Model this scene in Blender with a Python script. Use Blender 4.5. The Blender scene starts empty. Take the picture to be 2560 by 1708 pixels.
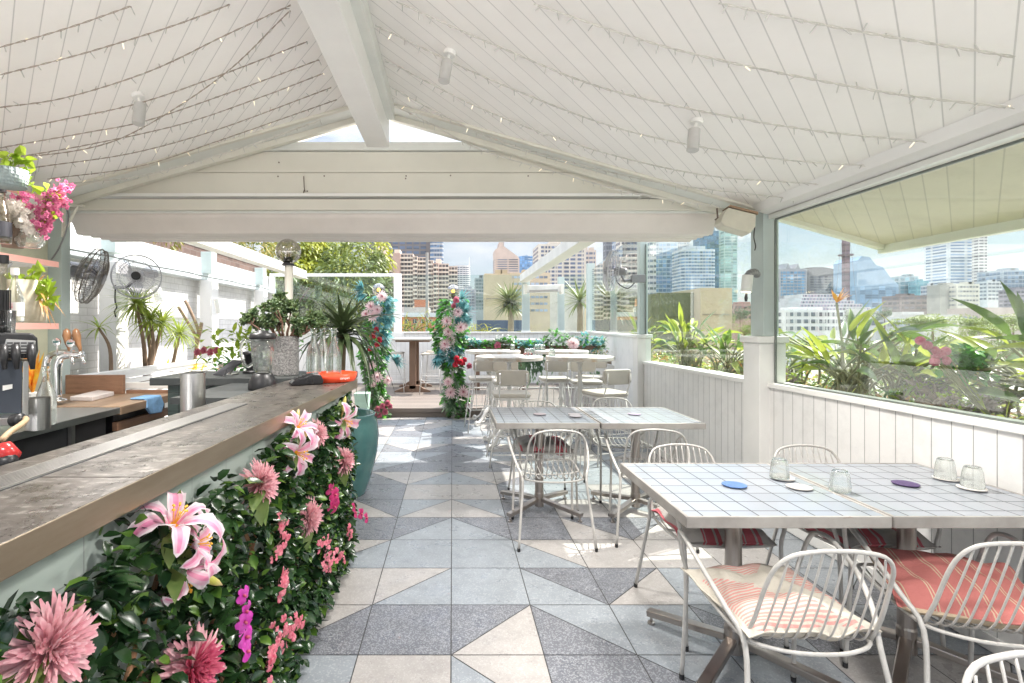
import bpy, math, random
from mathutils import Vector, Matrix, noise
R = math.radians
rnd = random.Random(7)
S = bpy.context.scene
col = S.collection
V = Vector
# ---------------- camera, world, sun, exposure ----------------
cd = bpy.data.cameras.new('camera'); cam = bpy.data.objects.new('camera', cd); col.objects.link(cam)
H = 1.42; F = 1186.0; U0 = 1038.2; V0 = 750.0
cam.location = (0, 0, H); cam.rotation_euler = (R(90), 0, 0)
cd.sensor_width = 36; cd.lens = 18.17; cd.shift_x = .0582; cd.shift_y = -.01445
cd.clip_start = .05; cd.clip_end = 6000
S.camera = cam
w = bpy.data.worlds.new("World"); S.world = w; w.use_nodes = True
nt = w.node_tree; nt.nodes.clear()
sky = nt.nodes.new('ShaderNodeTexSky'); sky.sky_type = 'NISHITA'; sky.sun_disc = False
sky.sun_elevation = R(52.4); sky.sun_rotation = R(63.8); sky.air_density = 1.0; sky.dust_density = 1.5
bg = nt.nodes.new('ShaderNodeBackground'); ow = nt.nodes.new('ShaderNodeOutputWorld')
tc = nt.nodes.new('ShaderNodeTexCoord'); mp = nt.nodes.new('ShaderNodeMapping'); mp.inputs['Scale'].default_value = (1, 1, 3.2)
nz = nt.nodes.new('ShaderNodeTexNoise'); nz.inputs['Scale'].default_value = 2.3; nz.inputs['Detail'].default_value = 9; nz.inputs['Roughness'].default_value = .55
rp = nt.nodes.new('ShaderNodeValToRGB'); rp.color_ramp.elements[0].position = .40; rp.color_ramp.elements[1].position = .60
mx = nt.nodes.new('ShaderNodeMix'); mx.data_type = 'RGBA'
mx.inputs[7].default_value = (7.6, 7.8, 8.0, 1)
L = nt.links.new
L(tc.outputs['Generated'], mp.inputs[0]); L(mp.outputs[0], nz.inputs['Vector']); L(nz.outputs[0], rp.inputs[0])
sx = nt.nodes.new('ShaderNodeSeparateXYZ'); L(tc.outputs['Generated'], sx.inputs[0])   # low sky dimmed against clipping, overhead sky kept bright to light the place
mr = nt.nodes.new('ShaderNodeMapRange'); mr.inputs[1].default_value = .30; mr.inputs[2].default_value = .65; mr.inputs[3].default_value = .235; mr.inputs[4].default_value = 1.1
L(sx.outputs['Z'], mr.inputs[0]); vm = nt.nodes.new('ShaderNodeVectorMath'); vm.operation = 'SCALE'
L(rp.outputs[0], mx.inputs[0]); L(sky.outputs[0], mx.inputs[6]); L(mx.outputs[2], vm.inputs[0]); L(mr.outputs[0], vm.inputs['Scale']); L(vm.outputs[0], bg.inputs[0]); L(bg.outputs[0], ow.inputs[0])
bg.inputs[1].default_value = .15
sd = bpy.data.lights.new('sun', 'SUN'); sun = bpy.data.objects.new('sun', sd); col.objects.link(sun)
sd.energy = 3.0; sd.angle = R(.5); sd.color = (1, .95, .87)
sun.rotation_euler = V((.69, .34, 1)).to_track_quat('Z', 'Y').to_euler(); sun.location = (20, 10, 40)
S.view_settings.view_transform = 'Standard'; S.view_settings.look = 'None'; S.view_settings.gamma = 1
S.view_settings.exposure = 1.80
# ---------------- helpers ----------------
def P(u, v, Y):                 # a point of the place seen at picture position (u, v), Y metres ahead
    return V(((u - U0) * Y / F, Y, H - (v - V0) * Y / F))
def tag(o, label=None, cat=None, group=None, kind=None):
    for k, x in (('label', label), ('category', cat), ('group', group), ('kind', kind)):
        if x: o[k] = x
    return o
def thing(name, label, cat, loc=(0, 0, 0), rz=0, group=None):
    o = bpy.data.objects.new(name, None); col.objects.link(o); o.empty_display_size = .1
    o.location = loc; o.rotation_euler = (0, 0, rz)
    return tag(o, label, cat, group)
class MB:
    def __init__(s): s.v = []; s.f = []; s.m = []; s.mi = 0
    def add(s, vs, fs):
        n = len(s.v); s.v += [tuple(x) for x in vs]
        for f in fs: s.f.append([n + i for i in f]); s.m.append(s.mi)
        return s
    def box(s, x0, x1, y0, y1, z0, z1):
        return s.add([(x0,y0,z0),(x1,y0,z0),(x1,y1,z0),(x0,y1,z0),(x0,y0,z1),(x1,y0,z1),(x1,y1,z1),(x0,y1,z1)],
            [(3,2,1,0),(4,5,6,7),(0,1,5,4),(1,2,6,5),(2,3,7,6),(3,0,4,7)])
    def bar(s, a, b, wx, wz, up=(0, 0, 1)):     # box beam between two points
        a = V(a); b = V(b); d = (b - a).normalized(); u = V(up); sd_ = d.cross(u).normalized() * wx / 2; u2 = sd_.cross(d).normalized() * wz / 2
        q = [a - sd_ - u2, a + sd_ - u2, a + sd_ + u2, a - sd_ + u2, b - sd_ - u2, b + sd_ - u2, b + sd_ + u2, b - sd_ + u2]
        return s.add(q, [(0,1,2,3),(7,6,5,4),(1,0,4,5),(2,1,5,6),(3,2,6,7),(0,3,7,4)])
    def prism(s, poly, d):                      # extrude polygon (3d pts) by vector d
        n = len(poly); d = V(d); a = [V(p) for p in poly]; b = [p + d for p in a]
        return s.add(a + b, [list(range(n))[::-1], [n + i for i in range(n)]] + [(i, (i + 1) % n, n + (i + 1) % n, n + i) for i in range(n)])
    def tube(s, pts, r, n=8, closed=False, cap=True):
        pts = [V(p) for p in pts]; m = len(pts); rr = r if isinstance(r, (list, tuple)) else [r] * m
        vs = []; N = None
        for i, p in enumerate(pts):
            if closed: t = pts[(i + 1) % m] - pts[i - 1]
            else: t = pts[min(i + 1, m - 1)] - pts[max(i - 1, 0)]
            if t.length < 1e-9: t = V((0, 0, 1))
            t.normalize()
            if N is None: N = t.cross(V((0, 0, 1))); N = t.cross(V((1, 0, 0))) if N.length < .1 else N
            else: N = N - t * N.dot(t)
            if N.length < 1e-6: N = t.orthogonal()
            N.normalize(); B = t.cross(N)
            for k in range(n):
                a = 2 * math.pi * k / n; vs.append(p + (N * math.cos(a) + B * math.sin(a)) * rr[i])
        fs = []
        for i in range(m if closed else m - 1):
            j = (i + 1) % m
            for k in range(n): fs.append((i*n+k, i*n+(k+1)%n, j*n+(k+1)%n, j*n+k))
        if cap and not closed: fs += [list(range(n))[::-1], [(m-1)*n+k for k in range(n)]]
        return s.add(vs, fs)
    def lathe(s, prof, c=(0, 0, 0), n=24, M=None):
        vs = []; fs = []; c = V(c)
        for (r, z) in prof:
            for k in range(n):
                a = 2 * math.pi * k / n; p = V((r * math.cos(a), r * math.sin(a), z))
                if M: p = M @ p
                vs.append(c + p)
        for i in range(len(prof) - 1):
            for k in range(n): fs.append((i*n+k, i*n+(k+1)%n, (i+1)*n+(k+1)%n, (i+1)*n+k))
        if prof[0][0] > 1e-4: fs.append(list(range(n))[::-1])
        if prof[-1][0] > 1e-4: fs.append([(len(prof)-1)*n+k for k in range(n)])
        return s.add(vs, fs)
    def strip(s, pts, side, ws, fold=0, up=None):   # leaf or petal along pts; side vector, half widths
        vs = []; m = len(pts)
        for i, p in enumerate(pts):
            t = pts[min(i+1, m-1)] - pts[max(i-1, 0)]
            sv = side - t * (side.dot(t) / max(t.length_squared, 1e-9)); sv = sv.normalized() if sv.length > 1e-6 else side
            nn = sv.cross(t).normalized() if t.length > 1e-9 else V((0, 0, 1))
            vs += [p - sv * ws[i] + nn * fold * ws[i], p, p + sv * ws[i] + nn * fold * ws[i]]
        fs = []
        for i in range(m - 1):
            a = i * 3; fs += [(a, a+1, a+4, a+3), (a+1, a+2, a+5, a+4)]
        return s.add(vs, fs)
    def leaf(s, p, d, L_, W, droop=.5, segs=4, fold=.25, base=.15, roll=None, shape=1.0):
        p = V(p); d = V(d).normalized(); side = d.cross(V((0, 0, 1)))
        if side.length < .05: side = d.orthogonal()
        side.normalize()
        if roll: side = Matrix.Rotation(roll, 3, d) @ side
        pts = [p]; ws = [W * base]; q = d.copy()
        for i in range(1, segs + 1):
            q = (q + V((0, 0, -droop / segs))).normalized(); pts.append(pts[-1] + q * L_ / segs)
            t = i / segs; ws.append(max(W * (math.sin(math.pi * min(1, t ** shape * .86 + .14)) ), W * .02))
        return s.strip(pts, side, ws, fold)
    def build(s, name, mat, parent=None, smooth=False, world=False, bev=0, loc=None, bseg=2):
        me = bpy.data.meshes.new(name); vs = s.v
        if world and parent is not None:
            l = parent.location; vs = [(a - l.x, b - l.y, c - l.z) for a, b, c in vs]
        me.from_pydata(vs, [], s.f)
        mats = mat if isinstance(mat, (list, tuple)) else [mat]
        for m_ in mats: me.materials.append(m_)
        if len(mats) > 1: me.polygons.foreach_set('material_index', s.m)
        if smooth: me.polygons.foreach_set('use_smooth', [True] * len(s.f))
        me.update()
        o = bpy.data.objects.new(name, me); col.objects.link(o); o.parent = parent
        if loc: o.location = loc
        if bev:
            b = o.modifiers.new('bevel', 'BEVEL'); b.width = bev; b.segments = bseg; b.limit_method = 'ANGLE'; b.angle_limit = R(40)
        return o
def copy_tree(o, parent=None):
    c = o.copy(); col.objects.link(c); c.parent = parent
    for ch in list(o.children): copy_tree(ch, c)
    return c
def smooth_path(pts, k=6):      # Catmull-Rom through the points
    p = [V(x) for x in pts]; q = [p[0] * 2 - p[1]] + p + [p[-1] * 2 - p[-2]]; out = []
    for i in range(1, len(q) - 2):
        for j in range(k):
            t = j / k; a, b, c, d = q[i-1], q[i], q[i+1], q[i+2]
            out.append(.5 * ((2*b) + (c - a) * t + (2*a - 5*b + 4*c - d) * t*t + (3*b - a - 3*c + d) * t**3))
    return out + [p[-1]]
def rr_path(w_, d_, r, z=0, k=5):   # rounded rectangle loop, half sizes
    out = []
    for cx, cy, a0 in ((w_-r, d_-r, 0), (-w_+r, d_-r, 90), (-w_+r, -d_+r, 180), (w_-r, -d_+r, 270)):
        for i in range(k + 1):
            a = R(a0 + 90 * i / k); out.append(V((cx + r * math.cos(a), cy + r * math.sin(a), z)))
    return out
def pillow(mb, w_, d_, h, c=(0, 0, 0), n=12, pinch=.35, M=None, jit=.0, seed=1):
    c = V(c); rn = random.Random(seed)
    for sgn in (1, -1):
        vs = []
        for i in range(n + 1):
            for j in range(n + 1):
                a = i / n * 2 - 1; b = j / n * 2 - 1
                e = (max(0, 1 - a**4) * max(0, 1 - b**4)) ** .5
                x = a * w_ * (1 - pinch * .16 * (1 - abs(b)**2)); y = b * d_ * (1 - pinch * .16 * (1 - abs(a)**2))
                z = sgn * h * e * (.8 + .2 * math.cos(a * 2) * math.cos(b * 2)) + jit * noise.noise(V((a * 2.6, b * 2.6, seed)))
                p = V((x, y, z)); vs.append(c + (M @ p if M else p))
        fs = []
        for i in range(n):
            for j in range(n):
                q = (i*(n+1)+j, (i+1)*(n+1)+j, (i+1)*(n+1)+j+1, i*(n+1)+j+1)
                fs.append(q if sgn > 0 else q[::-1])
        mb.add(vs, fs)
    return mb
# ---------------- materials ----------------
class NT:
    def __init__(s, name):
        s.m = bpy.data.materials.new(name); s.m.use_nodes = True; s.t = s.m.node_tree; s.t.nodes.clear()
        s.out = s.n('OutputMaterial'); s.b = s.n('BsdfPrincipled'); s.l(s.b.outputs[0], s.out.inputs[0])
        s.tc = s.n('TexCoord')
    def n(s, k): return s.t.nodes.new('ShaderNode' + k)
    def l(s, a, b): s.t.links.new(a, b)
    def val(s, sock, v):
        if hasattr(v, 'is_output'): s.l(v, sock)
        elif isinstance(v, tuple) and len(v) == 3 and sock.type == 'RGBA': sock.default_value = (*v, 1)
        else: sock.default_value = v
    def noise(s, scale, det=4, rough=.6, vec=None, stretch=None):
        n = s.n('TexNoise'); n.inputs['Scale'].default_value = scale; n.inputs['Detail'].default_value = det; n.inputs['Roughness'].default_value = rough
        v = vec or s.tc.outputs['Object']
        if stretch:
            m = s.n('Mapping'); m.inputs['Scale'].default_value = stretch; s.l(v, m.inputs[0]); v = m.outputs[0]
        s.l(v, n.inputs['Vector']); return n.outputs[0]
    def voro(s, scale, vec=None, feat='F1', rand=1):
        n = s.n('TexVoronoi'); n.inputs['Scale'].default_value = scale; n.feature = feat; n.inputs['Randomness'].default_value = rand
        s.l(vec or s.tc.outputs['Object'], n.inputs['Vector']); return n
    def ramp(s, f, *st):
        r = s.n('ValToRGB'); e = r.color_ramp.elements
        while len(e) < len(st): e.new(.5)
        for i, (p, c) in enumerate(st):
            e[i].position = p; e[i].color = (c, c, c, 1) if isinstance(c, (int, float)) else (*c, 1)
        s.l(f, r.inputs[0]); return r.outputs[0]
    def mix(s, f, a, b, mode='MIX'):
        m = s.n('Mix'); m.data_type = 'RGBA'; m.blend_type = mode
        s.val(m.inputs[0], f); s.val(m.inputs[6], a); s.val(m.inputs[7], b); return m.outputs[2]
    def math(s, op, a, b=0.0, c=None):
        m = s.n('Math'); m.operation = op; s.val(m.inputs[0], a); s.val(m.inputs[1], b)
        if c is not None: s.val(m.inputs[2], c)
        return m.outputs[0]
    def dot(s, vec, off=0, sp=1.0, src=None):    # fract((p.vec - off)/sp)
        d = s.n('VectorMath'); d.operation = 'DOT_PRODUCT'; s.l(src or s.tc.outputs['Object'], d.inputs[0]); d.inputs[1].default_value = vec
        return s.math('FRACT', s.math('DIVIDE', s.math('SUBTRACT', d.outputs['Value'], off), sp))
    def floor(s, vec, off=0, sp=1.0):
        d = s.n('VectorMath'); d.operation = 'DOT_PRODUCT'; s.l(s.tc.outputs['Object'], d.inputs[0]); d.inputs[1].default_value = vec
        return s.math('FLOOR', s.math('DIVIDE', s.math('SUBTRACT', d.outputs['Value'], off), sp))
    def bump(s, h, st=.3, dist=.01, prev=None):
        b = s.n('Bump'); b.inputs['Strength'].default_value = st; b.inputs['Distance'].default_value = dist
        s.l(h, b.inputs['Height'])
        if prev: s.l(prev, b.inputs['Normal'])
        s.l(b.outputs[0], s.b.inputs['Normal']); return b.outputs[0]
    def fin(s, colr=None, rough=.5, metal=0, spec=None, **k):
        if colr is not None: s.val(s.b.inputs['Base Color'], colr)
        s.val(s.b.inputs['Roughness'], rough); s.b.inputs['Metallic'].default_value = metal
        if spec is not None: s.b.inputs['Specular IOR Level'].default_value = spec
        for a, x in k.items(): s.val(s.b.inputs[a.replace('_', ' ')], x)
        return s.m
def sc_(c, f): return tuple(min(1, x * f) for x in c)
def M(name, c, rough=.5, metal=0, var=.12, vs=6, bump=0, bs=60, spec=None, **k):
    n = NT(name); f = n.ramp(n.noise(vs), (.3, 0), (.7, 1))
    cc = n.mix(f, sc_(c, 1 - var), sc_(c, 1 + var))
    rg = n.math('ADD', n.math('MULTIPLY', n.noise(vs * 2.3), .16), rough - .08)
    if bump: n.bump(n.noise(bs), bump, .004)
    return n.fin(cc, rg, metal, spec, **k)
def leafmat(name, c1, c2, rough=.4, tr=.25, sc=25):
    n = NT(name); f = n.ramp(n.noise(sc, 2), (.35, 0), (.65, 1)); cc = n.mix(f, c1, c2)
    n.fin(cc, rough); t = n.n('BsdfTranslucent'); n.val(t.inputs[0], n.mix(.5, cc, sc_(c2, 1.4)))
    m = n.n('MixShader'); m.inputs[0].default_value = tr; n.l(n.b.outputs[0], m.inputs[1]); n.l(t.outputs[0], m.inputs[2]); n.l(m.outputs[0], n.out.inputs[0])
    return n.m
def petalmat(name, c1, c2, tr=.3, sc=60):
    return leafmat(name, c1, c2, .55, tr, sc)
def stripewood(name, c, vec, sp, off=0, wd=.05, var=.1, rough=.5, line=.45, st=.5, grain=None, warp=.0, grime=.88):
    n = NT(name); fr = n.dot(vec, off, sp); ln = n.math('LESS_THAN', fr, wd)
    fl = n.floor(vec, off, sp); wn = n.n('TexWhiteNoise'); wn.noise_dimensions = '1D'; n.l(fl, wn.inputs['W'])
    g = n.noise(8, 5, .6, stretch=grain) if grain else n.noise(3)
    a = n.mix(wn.outputs[0], sc_(c, 1 - var), sc_(c, 1 + var * .5)); a = n.mix(n.ramp(g, (.35, 0), (.75, 1)), a, n.mix(.5, a, sc_(c, 1 - var * 2.2)))
    cc = n.mix(ln, a, sc_(c, line))
    gr = n.ramp(n.noise(4.5, 7, .75), (.30, grime), (.52, 1.0)); cc = n.mix(1, cc, gr, 'MULTIPLY')
    n.bump(n.math('SUBTRACT', n.math('MULTIPLY', g, .12), ln), st, .006)
    return n.fin(cc, rough)
def glasspane(name, tint=(.93, .97, .95)):
    n = NT(name); n.t.nodes.remove(n.b); t = n.n('BsdfTransparent'); n.val(t.inputs[0], tint)
    g = n.n('BsdfGlossy'); g.inputs['Roughness'].default_value = .0; n.val(g.inputs[0], (1, 1, 1))
    lw = n.n('LayerWeight'); lw.inputs[0].default_value = .5; m = n.n('MixShader')
    n.l(n.math('ADD', n.math('MULTIPLY', n.math('POWER', lw.outputs['Facing'], 5.0), .9), .045), m.inputs[0]); n.l(t.outputs[0], m.inputs[1]); n.l(g.outputs[0], m.inputs[2]); n.l(m.outputs[0], n.out.inputs[0])
    return n.m
def terrazzo(name, base, sp1, sp2, sc=170):
    n = NT(name); v = n.voro(sc); v2 = n.voro(sc * .45)
    a = n.ramp(v.outputs['Color'], (.0, 0), (1, 1))
    r1 = n.math('LESS_THAN', n.math('FRACT', n.math('MULTIPLY', a, 7.3)), sp1[0]); r2 = n.math('LESS_THAN', n.math('MULTIPLY', v2.outputs['Distance'], 1.0), sp2[0])
    wn = n.ramp(v2.outputs['Color'], (0, 0), (1, 1)); r2 = n.math('MULTIPLY', r2, n.math('LESS_THAN', n.math('FRACT', n.math('MULTIPLY', wn, 5.1)), .55))
    st = n.mix(.5, n.ramp(n.noise(1.3, 7, .75), (.35, .72), (.62, 1.06)), n.ramp(n.noise(9, 6, .75), (.36, .80), (.55, 1.04)))
    c = n.mix(r1, base, sp1[1]); c = n.mix(r2, c, sp2[1]); c = n.mix(1, c, st, 'MULTIPLY')
    n.bump(n.noise(30), .05, .002)
    return n.fin(c, n.ramp(n.noise(7, 5), (.3, .22), (.7, .42)), spec=.4)
m_white = M('white_paint', (.80, .79, .76), .45, var=.04, vs=3, bump=.05)
m_cream = M('cream_paint', (.74, .71, .63), .5, var=.05, vs=3)
m_header = M('header_paint', (.66, .64, .56), .5, var=.05, vs=2)
m_green = M('pale_green_paint', (.46, .53, .51), .5, var=.06, vs=4, bump=.05)
m_trim = M('grey_white_trim', (.70, .71, .67), .45, var=.05, vs=4)
m_ceilR = stripewood('ceiling_boards_right', (.93, .905, .87), (-.995, 1, 0), .137, 2.037 - 2.2 * .995, .055, .025, .5, .70, .5, grime=.975)
m_ceilL = stripewood('ceiling_boards_left', (.93, .905, .87), (1.075, 1, 0), .137, .05, .05, .025, .5, .68, .5, grime=.975)
m_soff = stripewood('soffit_boards', (.76, .67, .56), (-.995, 1, 0), .137, 2.037 - 2.2 * .995, .06, .03, .5, .75, .4)
m_wallY = stripewood('wall_boards_side', (.80, .79, .77), (0, 1, 0), .1, .03, .045, .04, .45, .45, .8, grain=(1, 1, .06))
m_wallX = stripewood('wall_boards_back', (.80, .79, .77), (1, 0, 0), .1, .03, .045, .04, .45, .6, .6)
m_deck = stripewood('deck_boards', (.20, .165, .14), (0, 1, 0), .11, .02, .05, .22, .6, .35, .8, grain=(.12, 1, 1))
m_slatw = M('white_slat', (.82, .81, .79), .45, var=.04)
def steelmat(name, c, rough, st=(1, 1, 40)):
    n = NT(name); g = n.noise(6, 4, .6, stretch=st); return n.fin(n.mix(g, sc_(c, .9), sc_(c, 1.1)), n.math('ADD', n.math('MULTIPLY', g, .12), rough - .06), 1)
m_steel = steelmat('brushed_steel', (.55, .54, .53), .30)
m_steel2 = steelmat('satin_pole_steel', (.42, .38, .35), .33, (3, 3, 1))
m_chrome = M('chrome', (.8, .8, .8), .1, 1, var=.03)
m_black = M('black_plastic', (.02, .02, .022), .4, var=.2)
m_dark = M('dark_counter', (.05, .055, .055), .45, var=.25)
m_wire = M('white_chair_wire', (.66, .64, .61), .35, var=.08, vs=30)
m_chw = M('shaded_armchair_wire', (.47, .455, .43), .35, var=.12, vs=30)  # white wire with the shade under the roof put into its colour
m_cushion = M('cream_vinyl', (.48, .44, .38), .5, var=.06, bump=.1)
m_pane = glasspane('window_glass'); m_pane2 = glasspane('screen_glass', (.90, .95, .94))
m_pink = M('pink_shelf_edge', (.80, .42, .36), .45, var=.05)
m_fan = M('fan_grey', (.25, .25, .26), .4, .3)
def clearglass(name, c=(.96, .98, .98), base=.09):
    n = NT(name); n.t.nodes.remove(n.b); t = n.n('BsdfTransparent'); n.val(t.inputs[0], c)
    g = n.n('BsdfGlossy'); g.inputs['Roughness'].default_value = .05; lw = n.n('LayerWeight'); lw.inputs[0].default_value = .42
    m = n.n('MixShader'); n.l(n.math('ADD', n.math('MULTIPLY', n.math('POWER', lw.outputs['Facing'], 1.6), .75), base), m.inputs[0]); n.l(t.outputs[0], m.inputs[1]); n.l(g.outputs[0], m.inputs[2]); n.l(m.outputs[0], n.out.inputs[0])
    return n.m
def realglass(name, c=(1, 1, 1)):
    n = NT(name); n.t.nodes.remove(n.b); g = n.n('BsdfGlass'); g.inputs['IOR'].default_value = 1.45; g.inputs['Roughness'].default_value = 0; n.val(g.inputs[0], c)
    t = n.n('BsdfTransparent'); n.val(t.inputs[0], c); m = n.n('MixShader'); m.inputs[0].default_value = .72; n.l(t.outputs[0], m.inputs[1]); n.l(g.outputs[0], m.inputs[2]); n.l(m.outputs[0], n.out.inputs[0]); return n.m
m_glass = realglass('clear_glass', (.99, 1, .995)); m_smoke = clearglass('smoked_glass', (.78, .75, .68)); m_globe = clearglass('globe_glass', (.66, .61, .53), .22); m_bot = realglass('bottle_glass', (.95, .975, .965))
def emit(name, c, s):
    n = NT(name); n.fin(c, .4); n.b.inputs['Emission Color'].default_value = (*c, 1); n.b.inputs['Emission Strength'].default_value = s; return n.m
m_lamp = emit('warm_lamp', (1, .85, .6), 4); m_bulb = emit('fairy_bulb', (1, .88, .68), .25); m_filament = emit('amber_bulb', (1, .62, .1), 1.5)
# ---------------- ground, floor, deck ----------------
def struct(o): o['kind'] = 'structure'; return o
g = MB(); g.add([(-3000, -200, -12), (3000, -200, -12), (3000, 5000, -12), (-3000, 5000, -12)], [(0, 1, 2, 3)])
m_ground = M('city_ground', (.36, .34, .29), .9, var=.4, vs=.02)
struct(g.build('ground', m_ground))
m_grout = M('grout', (.06, .06, .06), .8)
m_tb = terrazzo('terrazzo_blue', (.275, .30, .325), (.16, (.35, .375, .40)), (.09, (.10, .11, .12)))
m_tp = terrazzo('terrazzo_cream', (.385, .365, .35), (.2, (.44, .425, .41)), (.11, (.16, .13, .12)))
m_tg = terrazzo('terrazzo_grey', (.15, .157, .178), (.34, (.28, .29, .31)), (.1, (.08, .08, .09)), 190)
T = .4027; Y0 = 2.236; XO = -.006
rows = {  # row (0 = just beyond Y0): {col: spec}; spec: one letter, or UL/LR pair '/AB' or LL/UR pair '\\AB' (first = upper)
 -1: {-2: 'B', -1: 'P', 0: '\\PB', 1: 'G', 2: '\\BG', 3: 'B', 4: 'P', 5: '/PG'},
 0: {-2: '/PG', -1: 'G', 0: '/GP', 1: '\\BG', 2: 'B', 3: '\\BG', 4: 'G', 5: 'B'},
 1: {-2: 'P', -1: '/PB', 0: 'B', 1: '\\GB', 2: '/GP', 3: 'B', 4: 'G', 5: '/BG'},
 2: {-2: '/PB', -1: 'B', 0: 'B', 1: '\\PB', 2: 'P', 3: 'P', 4: 'P', 5: 'B'},
 3: {-2: 'G', -1: '/GB', 0: '\\GB', 1: 'G', 2: '\\GP', 3: '/GP', 4: 'P', 5: 'B'},
 4: {-2: '\\GP', -1: '/BP', 0: '\\BP', 1: 'G', 2: 'P', 3: '\\BP', 4: 'B'},
 5: {-2: 'G', -1: 'P', 0: 'P', 1: '\\BG', 2: 'B', 3: 'P', 4: 'B'},
 6: {-2: '\\PG', -1: '/PB', 0: '\\PB', 1: '/PG', 2: 'B', 3: 'B', 4: 'P'},
 7: {-2: '/BG', -1: 'G', 0: 'G', 1: '\\PG', 2: 'B', 3: 'B'},
 8: {-3: 'P', -2: 'B', -1: '/BG', 0: '\\BG', 1: 'B', 2: 'P'},
 9: {-3: 'B', -2: '\\PG', -1: '/PG', 0: '\\BG', 1: 'P', 2: 'B'},
 10: {-3: 'P', -2: 'B', -1: 'B', 0: 'P', 1: 'B', 2: 'P'},
 11: {-3: '\\PG', -2: 'G', -1: '/BG', 0: '\\BG', 1: '/BG', 2: 'P'},
 12: {-3: 'P', -2: '/GP', -1: '/PB', 0: 'B', 1: 'P', 2: 'G'},
 13: {-3: 'B', -2: 'B', -1: 'P', 0: '\\GB', 1: 'P', 2: 'P'}}
ft = MB(); gi = .0026; idx = {'B': 0, 'P': 1, 'G': 2}; rt = random.Random(3)
def poly_in(pts):
    c = sum(pts, V((0, 0, 0))) / len(pts); out = []
    n = len(pts)
    for i in range(n):
        a, b, c_ = pts[i-1], pts[i], pts[(i+1) % n]; e1 = (a - b).normalized(); e2 = (c_ - b).normalized()
        s_ = abs(e1.cross(e2).z); out.append(b + (e1 + e2) * gi / max(s_, .3))
    return out
for r_ in range(-11, 15):
    for c_ in range(-10, 6):
        sp = rows.get(r_, {}).get(c_) or rt.choice(['B', 'P', 'G', '/PG', '\\GB', '/BP', 'P', 'B'])
        x0 = XO + c_ * T; y0 = Y0 + r_ * T; x1 = x0 + T; y1 = min(y0 + T, 8.115)
        if y0 > 8.1: continue
        A, B_, C, D = V((x0, y0, 0)), V((x1, y0, 0)), V((x1, y1, 0)), V((x0, y1, 0))
        if len(sp) == 1: tris = [([A, B_, C, D], sp)]
        elif sp[0] == '/': tris = [([A, C, D], sp[1]), ([A, B_, C], sp[2])]
        else: tris = [([B_, C, D], sp[1]), ([A, B_, D], sp[2])]
        for t_, k in tris:
            ft.mi = idx[k]; q = poly_in(t_); ft.add(q, [list(range(len(q)))])
struct(ft.build('tile_floor', [m_tb, m_tp, m_tg]))
struct(MB().box(-4.2, 3.3, -2.4, 8.115, -.3, -.003).build('floor_slab', m_grout))
# timber deck and its step
struct(MB().box(-4.2, 3.4, 8.16, 11.9, -.25, .14).build('timber_deck', m_deck))
struct(MB().box(-4.2, 2.7, 8.12, 8.158, .0, .075).box(-4.2, 2.7, 8.10, 8.158, .078, .142).build('deck_step', stripewood('step_boards', (.22, .18, .15), (1, 0, 0), 1.9, .3, .004, .12, .6, .4, .3, grain=(.15, 3, 3)), bev=.003))
struct(MB().box(-12, 12, -16, -2.42, -.3, -.001).build('terrace', M('bounce_paving', (.78, .75, .71), .8)))  # unseen pale floor added behind the camera to bounce light to the ceiling
# ---------------- pavilion roof ----------------
YG = 3.85; XR = -.57; ZR = 3.106; SL = .285
def zc(x): return ZR - SL * abs(x - XR)
roof = thing('pavilion_roof', 'white gabled timber roof with boarded ceiling over the bar and the near tables', 'roof', (0, 0, 0))
YB = -.9; YE = 4.19
MB().add([(XR, YB, ZR), (2.3, YB, zc(2.3)), (2.3, YE, zc(2.3)), (XR, YE, ZR), (XR, YB, ZR+.08), (2.3, YB, zc(2.3)+.08), (2.3, YE, zc(2.3)+.08), (XR, YE, ZR+.08)],
    [(0, 1, 2, 3), (7, 6, 5, 4), (3, 2, 6, 7), (0, 4, 5, 1)]).build('ceiling_slope', m_ceilR, roof)
XL = -3.6
MB().add([(XL, YB, zc(XL)), (XR, YB, ZR), (XR, YE, ZR), (XL, YE, zc(XL)), (XL, YB, zc(XL)+.08), (XR, YB, ZR+.08), (XR, YE, ZR+.08), (XL, YE, zc(XL)+.08)],
    [(0, 1, 2, 3), (7, 6, 5, 4), (3, 2, 6, 7), (0, 4, 5, 1)]).build('ceiling_slope', m_ceilL, roof)
MB().box(-.656, -.485, YB, YG + .12, 2.796, 3.05).build('ridge_beam', m_white, roof, bev=.004)
MB().box(-.70, -.43, YB, YG - .005, 2.96, 3.068).build('ridge_board', m_trim, roof, bev=.003)
# eave beam along the right window head
MB().add([(2.20, YB, zc(2.2)-.002), (2.24, YB, zc(2.2)-.05), (2.42, YB, 2.215), (2.42, YB, 2.30), (2.20, 3.80, zc(2.2)-.002), (2.24, 3.80, zc(2.2)-.05), (2.42, 3.80, 2.215), (2.42, 3.80, 2.30)],
    [(0, 1, 5, 4), (1, 2, 6, 5), (2, 3, 7, 6), (3, 0, 4, 7), (0, 3, 2, 1), (4, 5, 6, 7)]).build('eave_beam', m_white, roof)
MB().bar((2.335, YB, 2.222), (2.335, 3.78, 2.222), .05, .03).build('window_head_trim', m_trim, roof, bev=.003)
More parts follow.
